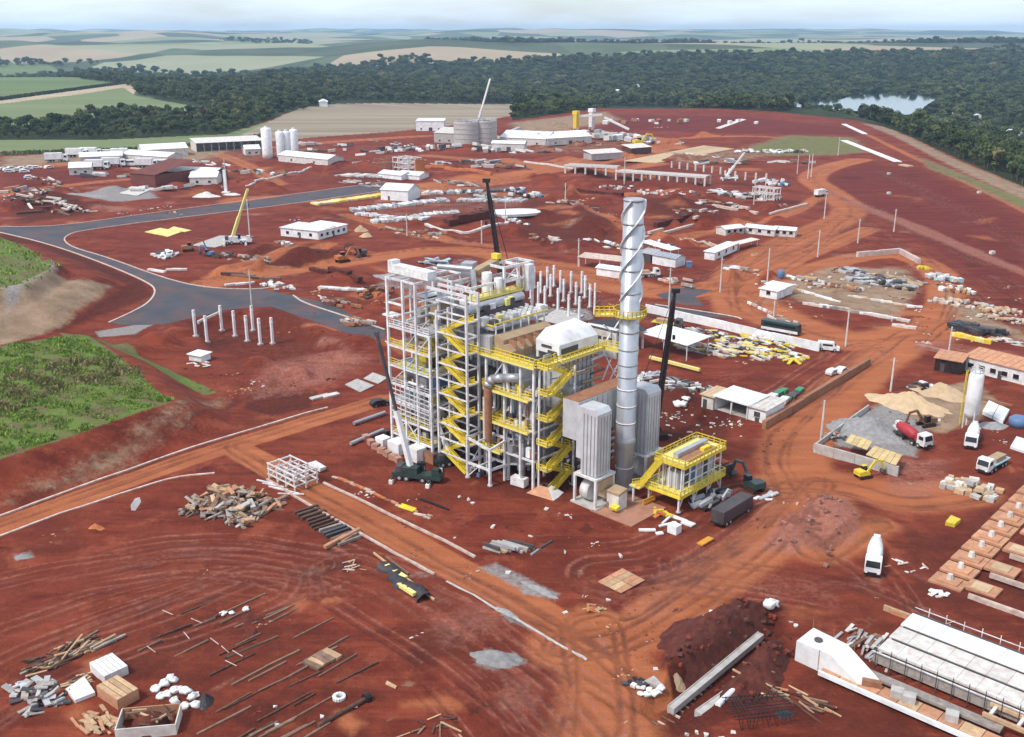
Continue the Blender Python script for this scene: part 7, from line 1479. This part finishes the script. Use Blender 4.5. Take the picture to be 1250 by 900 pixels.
pile('far_plant_clutter', 'white and grey clutter round the far batching plant', 'clutter', 700, 170, 120, 40, 3, 60, 'clutter_piece', [SHEET, CONCW, ROOFG, CONC], ((4, 12), (2, 6), (1.5, 4)), 0, .3); pile('tank_clutter', 'white clutter in front of the storage tanks', 'clutter', 530, 184, 90, 20, 2, 40, 'clutter_piece', [SHEET, CONCW, DKSTEEL, ROOFG], ((3, 7), (2, 4), (1, 3)), 0, .5)
for i, (px, py, hd, kd, lb) in enumerate([(95, 192, 5, 'box', 'at the left of the far parking rows'), (112, 191, 8, 'box', 'second in the far parking rows'), (130, 190, 5, 'bus', 'third in the far parking rows'), (150, 192, 12, 'box', 'fourth in the far parking rows'), (70, 198, 15, 'box', 'leftmost before the meadow strip'), (100, 206, 10, 'bus', 'below the far parking rows'), (120, 207, 5, 'box', 'second below the far parking rows'), (140, 204, 10, 'box', 'third below the far parking rows'), (160, 203, 6, 'bus', 'fourth below the far parking rows'), (180, 205, 3, 'box', 'fifth below the far parking rows'), (198, 203, 5, 'bus', 'rightmost below the far parking rows')]):
    truck(kd, 'white parked lorry or bus ' + lb, px, py, hd, SHEET, SHEET, k=1.6 if kd != 'bus' else 1.3, group='vehicles parked at the far left')
for i, (p, q, lb) in enumerate([((98, 200), (150, 198), 'long white roofed store behind the parked lorries'), ((150, 196), (205, 200), 'white roofed store at the right of the parked lorries'), ((85, 214), (112, 213), 'low dark sided shed below the parked lorries'), ((200, 218), (262, 222), 'long white roofed shed above the asphalt road'), ((232, 226), (265, 226), 'low white platform shed above the asphalt road'), ((340, 197), (400, 198), 'low white building right of the white silos'), ((300, 190), (318, 189), 'small white building left of the tall silo')]): house('far_shed', lb, 'shed', p, q, 14, 4, CONCW if i != 3 else DKSTEEL, SHEET, 'gable', 2, False)
for i, (px, py) in enumerate([(4, 208), (10, 209), (15, 207), (22, 209), (28, 207), (34, 208), (38, 206), (45, 206), (30, 211), (12, 211), (36, 218), (60, 206)]): truck('car', 'white car in the parking group at the far left edge', px, py, U(0, 60), SHEET, cat='car', group='far left car park', k=1.3)
house('brown_block_hall', 'dark red brown block hall behind the asphalt road', 'hall', (160, 225), (190, 226), 30, 6, mat('brown_block', (.16, .055, .045), .9, 0, .15, .2, .3), MATS['brown_block'], 'mono', 0, False); sheet('pale_floor_slab', 'pale floor slab before the brown hall', 'slab', [(145, 237), (168, 240), (190, 230), (160, 228)], .3, CONCW, .1)
solo('white_post', SHEET, MB().box((0, 0, 6), (1.4, 1.4, 12)).box((0, 0, .4), (4, 3, .8)), 'single tall white post above the asphalt road', 'post', P(276, 236)); heap('white_rock_pile', 'white rock pile left of the tall white post', 'rocks', 253, 240, 8, 4, 2, CONCW, 0, 4); heap('white_rock_pile', 'small white rock pile at the foot of the white post', 'rocks', 282, 238, 5, 2.5, 1.2, CONCW, 0, 9)
pile('left_timber_yard', 'timber and dark frames on the soil at the far left', 'timber', 60, 250, 60, 16, 1.6, 60, 'timber_piece', [WOODD, WOOD, KERB, CONCW], ((3, 10), (.5, 1.2), (.4, 1)), TH, .3); heap('grey_mound', 'grey stone mound left of the pale floor slab', 'mound', 108, 240, 11, 4, 1.8, GRAVEL, 0, 7)
for i, (px, py, la, n, lb) in enumerate([(150, 215, 60, 18, 'white specks of stores left of the brown hall'), (205, 232, 50, 14, 'white stores before the dark shed'), (420, 186, 90, 26, 'white and red stores below the ploughed field'), (560, 200, 80, 22, 'white stores right of the scaffold tower'), (660, 186, 60, 16, 'white stores below the far halls'), (800, 176, 70, 14, 'white stores near the far maroon field'), (320, 212, 70, 16, 'pale stores in the far middle left'), (620, 205, 60, 14, 'pale stores above the laydown rows'), (880, 200, 60, 14, 'white stores behind the portal frames'), (970, 200, 40, 10, 'pale stores by the far orange road'), (30, 235, 60, 16, 'pale stores at the far left edge'), (395, 178, 70, 16, 'dark and white stores below the ploughed field left')]):
    pile('store_cluster', lb, 'stores', px, py, la * .7, 12, 1.2, int(n * .8), 'store_piece', [SHEET, CONCW, ROOFG, DKSTEEL, RUST, WOOD, CONC], ((1.5, 8), (1.2, 3.2), (.6, 2.0)), U(-.4, .4), .06)
wall_run('white_verge_wall', 'bright white strip wall along the far right site edge', (1030, 172), (1096, 198), 0.5, 5, SHEET, 9); wall_run('white_verge_wall', 'short white strip wall beside the far maroon field', (1030, 152), (1056, 164), .5, 4, SHEET, 9); wall_run('cream_verge_wall', 'cream strip of gravel bags on the far right verge', (1100, 202), (1112, 204), .8, 4, SAND, 5)
sheet('maroon_strip_track', 'pale strip beside the far maroon field', 'strip', [(872, 157), (878, 158), (912, 146), (906, 145)], .2, CONCW); pile('far_edge_blocks', 'white blocks on the far maroon field', 'blocks', 820, 150, 160, 30, 1, 18, 'block', [SHEET, CONCW, RUST], ((3, 6), (2, 4), (1.5, 3)), 0, .5)
truck('box', 'white truck on the far dirt road fork', 1002, 240, 40, SHEET, SHEET); digger('yellow excavator on the far orange road', 780, 178, 20, YEL, 'excavator', None, 2.0)
for i, (px, py) in enumerate([(1085, 213), (1211, 310), (1085, 237), (1195, 236)]): solo('white_rock', CONCW, MB().box((0, 0, .5), (1.8, 1.4, 1.2), .4), 'single white rock on the maroon slope', 'rock', P(px, py), 0, 'white rocks on the slope')
pile('soil_stone_scatter', 'pale stones scattered on the slope above the round yard', 'stones', 1010, 345, 50, 20, .2, 24, 'stone', [KERB, CONCW], ((.6, 1.6), (.5, 1.2), (.3, .7)), 0, .5)

# more foundations, cuts and stacks of the far site
for i, (p, q, h, th, m, lb) in enumerate([((775, 292), (882, 263), .9, 1.4, KERB, 'long low concrete strip beside the dark cut behind the smokestack'), ((800, 278), (870, 258), 2.2, 2.5, SOILD, 'dark earth cut face behind the smokestack'), ((690, 232), (760, 240), 1.6, 2.5, SOILD, 'dark earth bank below the left portal frames'), ((430, 200), (520, 196), .8, 1.4, KERB, 'pale strip foundation below the ploughed field'), ((160, 206), (240, 214), .8, 1.4, KERB, 'pale strip foundation at the far left parking rows'), ((300, 222), (380, 208), .7, 1.2, CONCW, 'pale strip foundation above the asphalt road'), ((520, 205), (600, 214), 1.6, 2, ORANGE, 'rust red earth edge right of the scaffold tower'),
                                           ((640, 198), (700, 204), .8, 1.6, CONCW, 'pale strip foundation below the far halls'), ((870, 252), (925, 262), 1.0, 1.8, KERB, 'pale strip foundation below the far steel yard'), ((940, 262), (985, 250), .8, 1.4, KERB, 'thin pale strip left of the far road fork'), ((380, 330), (440, 342), 1.2, 2, SOILD, 'dark earth bank left of the open frame'), ((20, 262), (100, 250), 1.0, 1.6, WOODD, 'dark timber edge at the far left soil yard')]):
    wall_run('strip_foundation', lb, p, q, h, th, m, 5, 'foundation')
for i, (px, py, la, lb2, n, ms, lb) in enumerate([(700, 240, 26, 10, 26, [CONCW, DKSTEEL, KERB], 'blocks and frames on the dark soil left of the smokestack top'), (850, 262, 26, 8, 30, [DKSTEEL, CONCW, RUST, KERB], 'dark formwork pieces in the cut behind the smokestack'), (880, 248, 24, 8, 26, [SHEET, KERB, DKSTEEL], 'white and tan pieces at the end of the dark cut'), (560, 225, 30, 10, 34, [ROOFG, CONCW, RUST, DKSTEEL], 'mixed racks right of the arched shed'), (600, 240, 34, 10, 36, [ROOFG, GREY, CONCW, DKSTEEL], 'grey gratings and frames above the oval basin'),
                                                  (440, 225, 30, 8, 22, [CONCW, ROOFG, KERB], 'pale pieces right of the asphalt road end'), (520, 285, 22, 8, 18, [KERB, CONCW, WOOD], 'pale kerb pieces left of the dark bank'), (480, 282, 16, 6, 14, [WOOD, KERB, SAND], 'tan boards below the lower laydown row'), (300, 318, 26, 8, 24, [WOODD, RUST, DKSTEEL, KERB], 'dark timbers inside the asphalt bend'), (350, 300, 14, 5, 12, [SHEET, CONCW, DKSTEEL], 'white pieces before the site office'),
                                                  (440, 396, 12, 6, 18, [ORANGE, RUST, KERB], 'rusty pieces beside the kerb left of the open frame'), (420, 372, 14, 6, 20, [WOODD, RUST, SOILR], 'dark rubble left of the open frame'), (660, 292, 18, 6, 12, [CONCW, KERB], 'pale stones on the soil behind the columns'), (740, 300, 16, 6, 14, [SHEET, CONCW, WOODL], 'pale boards above the tan canopy'), (830, 345, 14, 6, 12, [CONCW, ORANGE, KERB], 'pale pieces on the tarred apron edge'),
                                                  (905, 330, 12, 5, 10, [SHEET, KERB], 'pale pieces on the road fork island'), (960, 395, 14, 4, 10, [CONCW, KERB], 'pale pieces beyond the parked bus'), (985, 345, 16, 6, 16, [SHEET, CONCW, WOODL], 'white boards at the left of the round yard'), (1030, 352, 12, 6, 14, [RUST, WOODL, CONCW], 'tan and brown boxes in the round yard'), (250, 200, 50, 14, 18, [SHEET, CONCW, ORANGE], 'pale stores before the long warehouse'),
                                                  (60, 222, 50, 12, 20, [CONCW, KERB, WOODD], 'pale pieces on the far left soil'), (480, 176, 70, 14, 20, [SHEET, CONCW, DKSTEEL], 'white stores at the ploughed field edge'), (640, 172, 60, 12, 20, [SHEET, ROOFG, CONCW], 'white roofs between tanks and halls'), (760, 172, 50, 12, 16, [SHEET, CONCW, YEL], 'white and yellow plant by the far halls'), (860, 192, 50, 10, 20, [CONCW, SHEET, DKSTEEL], 'white pieces along the cream slab')]):
    pile('material_stack', lb, 'materials', px, py, la, lb2, 1.3, n, 'stack_piece', ms + [WOODG, RUST], ((.8, 5.2) if py > 230 else (2, 8), (.3, 1.4), (.25, 1.0)), TH + U(-.2, .2), .1, .15)
# ================================================================== TREES, FAR HOUSES, HAZE
def leafmat(name, c0, c1, c2):
    m = bpy.data.materials.new(name); m.use_nodes = True; n = m.node_tree.nodes; l = m.node_tree.links; b = n['Principled BSDF']; b.inputs['Roughness'].default_value = .8; b.inputs['Specular IOR Level'].default_value = .15
    oi = n.new('ShaderNodeObjectInfo'); g = n.new('ShaderNodeNewGeometry'); r = n.new('ShaderNodeValToRGB'); e = r.color_ramp.elements
    e[0].position = 0; e[0].color = c0 + (1,); e[1].position = 1; e[1].color = c1 + (1,); q = e.new(.9); q.color = c1 + (1,); e[-1].color = c2 + (1,)
    t = n.new('ShaderNodeTexNoise'); t.inputs['Scale'].default_value = .012; t.inputs['Detail'].default_value = 4; l.new(g.outputs['Position'], t.inputs['Vector'])
    ad = n.new('ShaderNodeMath'); ad.operation = 'MULTIPLY_ADD'; ad.inputs[1].default_value = .75; l.new(oi.outputs['Random'], ad.inputs[0]); 
    mr = n.new('ShaderNodeMapRange'); mr.inputs['From Min'].default_value = .3; mr.inputs['From Max'].default_value = .7; mr.inputs['To Max'].default_value = .3; l.new(t.outputs['Fac'], mr.inputs['Value']); l.new(mr.outputs['Result'], ad.inputs[2])
    l.new(ad.outputs[0], r.inputs['Fac']); l.new(r.outputs['Color'], b.inputs['Base Color']); return m
LEAF = leafmat('tree_leaves', (.018, .036, .014), (.115, .142, .052), (.24, .21, .085)); BARK = mat('bark', (.11, .085, .065), .9, 0, .25, 1)
def crown_mesh(seed, nleaf, rad, ht, sz):
    rr = random.Random(seed); b = MB(); lobes = []
    for k in range(9):
        a = rr.uniform(0, 6.28); q = rr.uniform(0, .62) * rad; lobes.append((q * math.cos(a), q * math.sin(a), rr.uniform(.42, .86) * ht, rr.uniform(.32, .52) * rad))
    for i in range(nleaf):
        lx, ly, lz, lr = rr.choice(lobes); v = Vector((rr.gauss(0, 1), rr.gauss(0, 1), rr.gauss(0, 1))).normalized(); d = lr * (rr.uniform(.55, 1) ** .5)
        c = Vector((lx, ly, lz)) + Vector((v.x * d, v.y * d, v.z * d * .85)); nrm = (v + Vector((rr.gauss(0, .5), rr.gauss(0, .5), rr.gauss(.3, .5)))).normalized()
        x = nrm.orthogonal().normalized(); y = nrm.cross(x); s = sz * rr.uniform(.6, 1.25); a = rr.uniform(0, 3.14); X = x * math.cos(a) + y * math.sin(a); Y_ = nrm.cross(X)
        b.add([c - X * s, c + Y_ * s * .6 + nrm * s * .2, c + X * s, c - Y_ * s * .6 + nrm * s * .2], [(0, 1, 2, 3)])
    return b.mesh('crown', LEAF)
def trunk_mesh(seed, ht):
    rr = random.Random(seed); b = MB().cyl((0, 0, -1), (0, 0, ht * .55), .34, .2, 7)
    for k in range(5): a = rr.uniform(0, 6.28); z = ht * rr.uniform(.28, .5); b.cyl((0, 0, z), (1.6 * math.cos(a), 1.6 * math.sin(a), z + ht * .25), .16, .06, 5)
    return b.mesh('trunk', BARK)
CR = [crown_mesh(s, n, r_, h, z) for s, n, r_, h, z in ((1, 520, 4.6, 12, .85), (2, 460, 4.0, 14, .8), (3, 560, 5.4, 11, .95), (4, 420, 3.6, 9.5, .8))]; TK = [trunk_mesh(s, h) for s, h in ((1, 12), (2, 14), (3, 11), (4, 9.5))]
pts = []; yv = 560.0; rt = random.Random(5)
while yv < 5600:
    s = 7.2 + yv * .0030; x = -yv * .62 - s * rt.random()
    while x < yv * .62:
        pts.append((x + rt.uniform(-.45, .45) * s, yv + rt.uniform(-.45, .45) * s, s)); x += s
    yv += s * .95
pa = np.array(pts); inF = np.zeros(len(pa), bool)
for poly in (FOREST, HEDGE): inF |= polysd(pa[:, 0], pa[:, 1], poly) < 0
inF &= polysd(pa[:, 0], pa[:, 1], LAKE) > 12
LPX = [(940, 124), (1045, 113), (1150, 115), (1120, 139), (1060, 135), (945, 131)]
zt_ = H(pa[:, 0], pa[:, 1]) + 11; dep_ = np.arctan2(CAMH - zt_, pa[:, 1]) - PITCH; tpy = 450 + FPX * np.tan(dep_); tpx = 625 + FPX * pa[:, 0] / (pa[:, 1] * math.cos(PITCH) + (CAMH - zt_) * math.sin(PITCH))
inF &= ~((polysd(tpx, tpy, LPX) < 0) & (pa[:, 1] < 1700))          # the shore in front of the lake is open ground
# scattered trees on far pastures
rng = np.random.default_rng(4); sc = (pa[:, 1] > 2300) & (~inF) & (vnoise(pa[:, 0], pa[:, 1], 260, 8) > .62) & (vnoise(pa[:, 0], pa[:, 1], 900, 18) > .5) & (rng.random(len(pa)) < .45)
pa = pa[inF | sc]; pz = H(pa[:, 0], pa[:, 1])
order = np.argsort(pa[:, 1]); pa = pa[order]; pz = pz[order]
vis = np.abs(pa[:, 0]) < pa[:, 1] * .505
ind = np.nonzero(vis)[0][:300]; rest = np.setdiff1d(np.arange(len(pa)), ind)
protos = []
for j, i in enumerate(ind):
    k = rt.randrange(4); x, y, s = pa[i]; right = x > 0
    t = thing('broadleaf_tree', 'dark green broadleaf tree in the wood below the right site edge' if right else 'dark green tree in the hedge belt beyond the left fields', 'tree', (x, y, pz[i]), rt.uniform(0, 6.28), 'trees on the right slope' if right else 'trees in the left belt')
    f = rt.uniform(.7, 1.25) * s / 9.0 * (1 if right else .66); t.scale = (f, f, f * rt.uniform(.85, 1.1))
    link('trunk', TK[k], t); c = link('crown', CR[k], t)
    if k not in [q[0] for q in protos]: protos.append((k, c))
# the rest of the forest, one mass of instanced crowns
me = bpy.data.meshes.new('forest'); me.vertices.add(len(rest)); me.vertices.foreach_set('co', np.stack([pa[rest, 0], pa[rest, 1], pz[rest] - .5], -1).astype(np.float32).ravel())
for nm, arr in (('rotz', rng.uniform(0, 6.28, len(rest))), ('scl', pa[rest, 2] / 8.4 * rng.uniform(.6, 1.45, len(rest)) * np.where((pa[rest, 0] < -100) & (pa[rest, 1] < 2300), .74, 1)), ('sclz', rng.uniform(.55, 1.25, len(rest)) / (pa[rest, 2] / 8.4) ** .75)):
    a = me.attributes.new(nm, 'FLOAT', 'POINT'); a.data.foreach_set('value', arr.astype(np.float32))
a = me.attributes.new('pick', 'INT', 'POINT'); a.data.foreach_set('value', rng.integers(0, len(protos), len(rest)).astype(np.int32))
fo = link('forest', me); tag(fo, 'dark green forest filling the valley behind the site', 'forest', kind='stuff')
ng = bpy.data.node_groups.new('forest_scatter', 'GeometryNodeTree'); ng.interface.new_socket('Geometry', in_out='INPUT', socket_type='NodeSocketGeometry'); ng.interface.new_socket('Geometry', in_out='OUTPUT', socket_type='NodeSocketGeometry')
N_ = ng.nodes; Lk = ng.links; gi = N_.new('NodeGroupInput'); go = N_.new('NodeGroupOutput'); jn = N_.new('GeometryNodeJoinGeometry')
def nattr(nm, ty):
    q = N_.new('GeometryNodeInputNamedAttribute'); q.data_type = ty; q.inputs['Name'].default_value = nm; return q.outputs['Attribute']
rz_, s_, sz_, pk = nattr('rotz', 'FLOAT'), nattr('scl', 'FLOAT'), nattr('sclz', 'FLOAT'), nattr('pick', 'INT')
cx = N_.new('ShaderNodeCombineXYZ'); Lk.new(rz_, cx.inputs['Z']); cs = N_.new('ShaderNodeCombineXYZ'); mu = N_.new('ShaderNodeMath'); mu.operation = 'MULTIPLY'; Lk.new(s_, mu.inputs[0]); Lk.new(sz_, mu.inputs[1])
Lk.new(s_, cs.inputs['X']); Lk.new(s_, cs.inputs['Y']); Lk.new(mu.outputs[0], cs.inputs['Z'])
er = N_.new('FunctionNodeEulerToRotation'); Lk.new(cx.outputs[0], er.inputs[0])
for q, (k, cobj) in enumerate(protos):
    oi = N_.new('GeometryNodeObjectInfo'); oi.transform_space = 'ORIGINAL'; oi.inputs['Object'].default_value = cobj; oi.inputs['As Instance'].default_value = True
    cp = N_.new('FunctionNodeCompare'); cp.data_type = 'INT'; cp.operation = 'EQUAL'; Lk.new(pk, cp.inputs[2]); cp.inputs[3].default_value = q
    ip = N_.new('GeometryNodeInstanceOnPoints'); Lk.new(gi.outputs[0], ip.inputs['Points']); Lk.new(cp.outputs[0], ip.inputs['Selection']); Lk.new(oi.outputs['Geometry'], ip.inputs['Instance']); Lk.new(er.outputs[0], ip.inputs['Rotation']); Lk.new(cs.outputs[0], ip.inputs['Scale']); Lk.new(ip.outputs[0], jn.inputs[0])
Lk.new(jn.outputs[0], go.inputs[0]); fo.modifiers.new('scatter', 'NODES').node_group = ng
print('forest', len(rest), 'ind', len(ind), 'protos', len(protos))
# farm houses in the wood and beyond
for i, (px, py, w, d, h, m, lb) in enumerate([(1236, 172, 16, 10, 6, SHEET, 'white farm house among the trees at the right edge'), (1247, 163, 10, 8, 5, SHEET, 'small white house behind the farm house at the right edge'), (1192, 152, 7, 7, 9, SHEET, 'white water tower among the right trees'), (1166, 146, 9, 7, 5, CONCW, 'pale roof among the trees below the lake'), (1196, 170, 8, 6, 3, SHEET, 'low white roof in the right wood'), (395, 130, 26, 10, 6, SHEET, 'white farm sheds at the top of the ploughed field'), (755, 118, 20, 10, 7, SHEET, 'white farm building in the forest above the maroon field'), (778, 112, 10, 8, 9, SHEET, 'white tower in the forest above the maroon field')]):
    c = P(px, py); c.z += 3 if i < 5 or i > 5 else 0; t = thing('farm_house', lb, 'house', c, U(-.3, .3)); bx(t, 'wall', m, (0, 0, h / 2 - 3), (w, d, h + 6)); part(t, 'roof', SHEET, MB().profile([(-d / 2 - .6, h), (d / 2 + .6, h), (0, h + d * .25)], -w / 2 - .5, w / 2 + .5)); t.children[1].rotation_euler = (0, 0, math.pi / 2)
    for k in range(3): bx(t, 'window', GLASS, (-w * .3 + k * w * .3, -d / 2 - .03, h * .6), (w * .1, .1, h * .25))
# leafy scrub on the grass bank
def scrub(name, label, poly, z_off, n, hmin, hmax, m, seed):
    rr = random.Random(seed); xs = [p[0] for p in poly]; yy = [p[1] for p in poly]; b = MB(); P_ = []
    cand = np.array([(rr.uniform(min(xs) - 2, max(xs) + 2), rr.uniform(min(yy) - 2, max(yy) + 2)) for _ in range(n * 3)]); d = polysd(cand[:, 0], cand[:, 1], poly); nf_ = fbm(cand[:, 0], cand[:, 1], 6, seed, 4); rag = np.array([rr.random() for _ in range(len(cand))])
    if seed > 10: ok = d < 0
    else:
        q = (cand[:, 0] * .52 + cand[:, 1] * .85) / 7.5 + 1.2 * nf_; band = np.sin(q * 6.283)
        ok = (d + 5 * nf_ < .8) & (band + 1.6 * nf_ + .5 > (rag - .5) * .8) & (nf_ > -.22)
    cand = cand[ok][:n]; zz = H(cand[:, 0], cand[:, 1])
    for (x, y), z in zip(cand, zz):
        h = rr.uniform(hmin, hmax) * (1 if seed > 10 else rr.choice((.5, .7, 1, 1, 1.4)) * (.6 + .8 * float(vnoise(x, y, 4, 3)))); a = rr.uniform(0, 6.28); w = h * .42; dx, dy = math.cos(a) * w, math.sin(a) * w; ox, oy = rr.uniform(-.5, .5) * h, rr.uniform(-.5, .5) * h
        b.add([(x - dx, y - dy, z - .1), (x + dx, y + dy, z - .1), (x + dx * .6 + ox, y + dy * .6 + oy, z + h), (x - dx * .5 + ox, y - dy * .5 + oy, z + h * .8)], [(0, 1, 2, 3)])
    o = link(name, b.mesh(name, m)); tag(o, label, 'plants', kind='stuff')
GRS = mat('grass_blades', (.17, .25, .045), .8, 0, .5, .35, 0, 0, .1); GRSD = mat('dry_grass', (.26, .21, .10), .8, 0, .4, .5, 0, 0, .1)
scrub('grass', 'bright green leafy scrub covering the left grass bank', PLATEAU, 5, 40000, .16, .42, GRS, 3); scrub('dry_grass', 'dry straw coloured weeds on the left bank', PXZ([(0, 505), (100, 470), (180, 470), (150, 440), (60, 440), (0, 460)], 5.5), 5, 3500, .3, .7, GRSD, 6)
scrub('knoll_grass', 'green grass on the small knoll at the left edge', KNOLL, 7, 5000, .2, .7, GRS, 8)
scrub('hedge_row', 'dark hedge line along the tan farm track between the fields', PP([(-20, 123), (0, 120.5), (156, 100.5), (157, 102), (0, 123), (-20, 126)]), 0, 5000, 1.5, 3.2, LEAF, 12); scrub('hedge_strip', 'dark hedge line under the pale meadow strip', PP([(0, 187), (160, 182), (270, 174), (330, 163), (330, 165), (270, 176), (160, 184.5), (0, 190)]), 0, 7000, .8, 2.2, LEAF, 13)
# loose litter all over the building site, far too much to count
def litter(name, label, m, n, boxes, size, seed):
    rr = random.Random(seed); b = MB()
    for _ in range(n // 8):
        x0, x1, y0, y1 = rr.choice(boxes); c = P0(rr.uniform(x0, x1), rr.uniform(y0, y1)); k = (c[1] / 200) ** .75; sp = rr.uniform(.6, 3.2) * k; an = rr.choice((TH, TH + 1.57)); el = rr.uniform(.2, .7)
        for q in range(rr.choice((3, 6, 10, 18))):
            dx, dy = rr.gauss(0, sp), rr.gauss(0, sp * el); x, y = c[0] + dx * math.cos(an) - dy * math.sin(an), c[1] + dx * math.sin(an) + dy * math.cos(an); w_ = rr.uniform(size[0], size[1]) * rr.choice((.6, .8, 1)) * k
            o = chunk(rr, (w_ * rr.uniform(.8, 1.6), w_ * .6, w_ * rr.uniform(.2, .5))); a = rr.uniform(0, 3.14); z = hz(x, y)
            b.add([(x + vx * math.cos(a) - vy * math.sin(a), y + vx * math.sin(a) + vy * math.cos(a), z + vz) for vx, vy, vz in o.v], o.f)
    tag(link(name, b.mesh(name, m)), label, 'litter', kind='stuff')
MIDB = [(0, 300, 205, 262), (250, 640, 190, 330), (640, 960, 180, 330), (380, 480, 330, 420), (640, 760, 330, 380), (930, 1130, 310, 395), (1120, 1250, 340, 420), (760, 930, 440, 560), (560, 900, 155, 200)]; NEARB = [(0, 560, 640, 900), (560, 1100, 620, 900), (430, 760, 570, 680), (760, 1000, 440, 640), (1080, 1250, 460, 640), (220, 460, 400, 480), (740, 980, 740, 900)]
litter('pale_litter', 'pale stones and scraps strewn over the site', CONCW, 430, MIDB + MIDB + MIDB + NEARB, (.2, .75), 5); litter('dark_litter', 'dark clods and scraps strewn over the site', SOILD, 800, MIDB + NEARB, (.2, .7), 6); litter('timber_litter', 'timber scraps strewn over the site', WOODL, 400, MIDB + NEARB, (.25, .9), 7); litter('red_clods', 'red clods of earth strewn over the site', SOILR, 1000, NEARB + MIDB, (.25, .7), 8)
# haze: even pale air round everything
hzm = bpy.data.materials.new('haze_air'); hzm.use_nodes = True; hn = hzm.node_tree; hn.nodes.clear(); ho = hn.nodes.new('ShaderNodeOutputMaterial'); hv_ = hn.nodes.new('ShaderNodeVolumePrincipled')
hv_.inputs['Color'].default_value = (.50, .72, 1.0, 1); hv_.inputs['Density'].default_value = .00007; hv_.inputs['Anisotropy'].default_value = .2; hn.links.new(hv_.outputs['Volume'], ho.inputs['Volume'])
hb = MB().box((0, 8700, 40), (98000, 19600, 240)); ho_ = link('haze', hb.mesh('haze', hzm)); tag(ho_, kind='stuff')
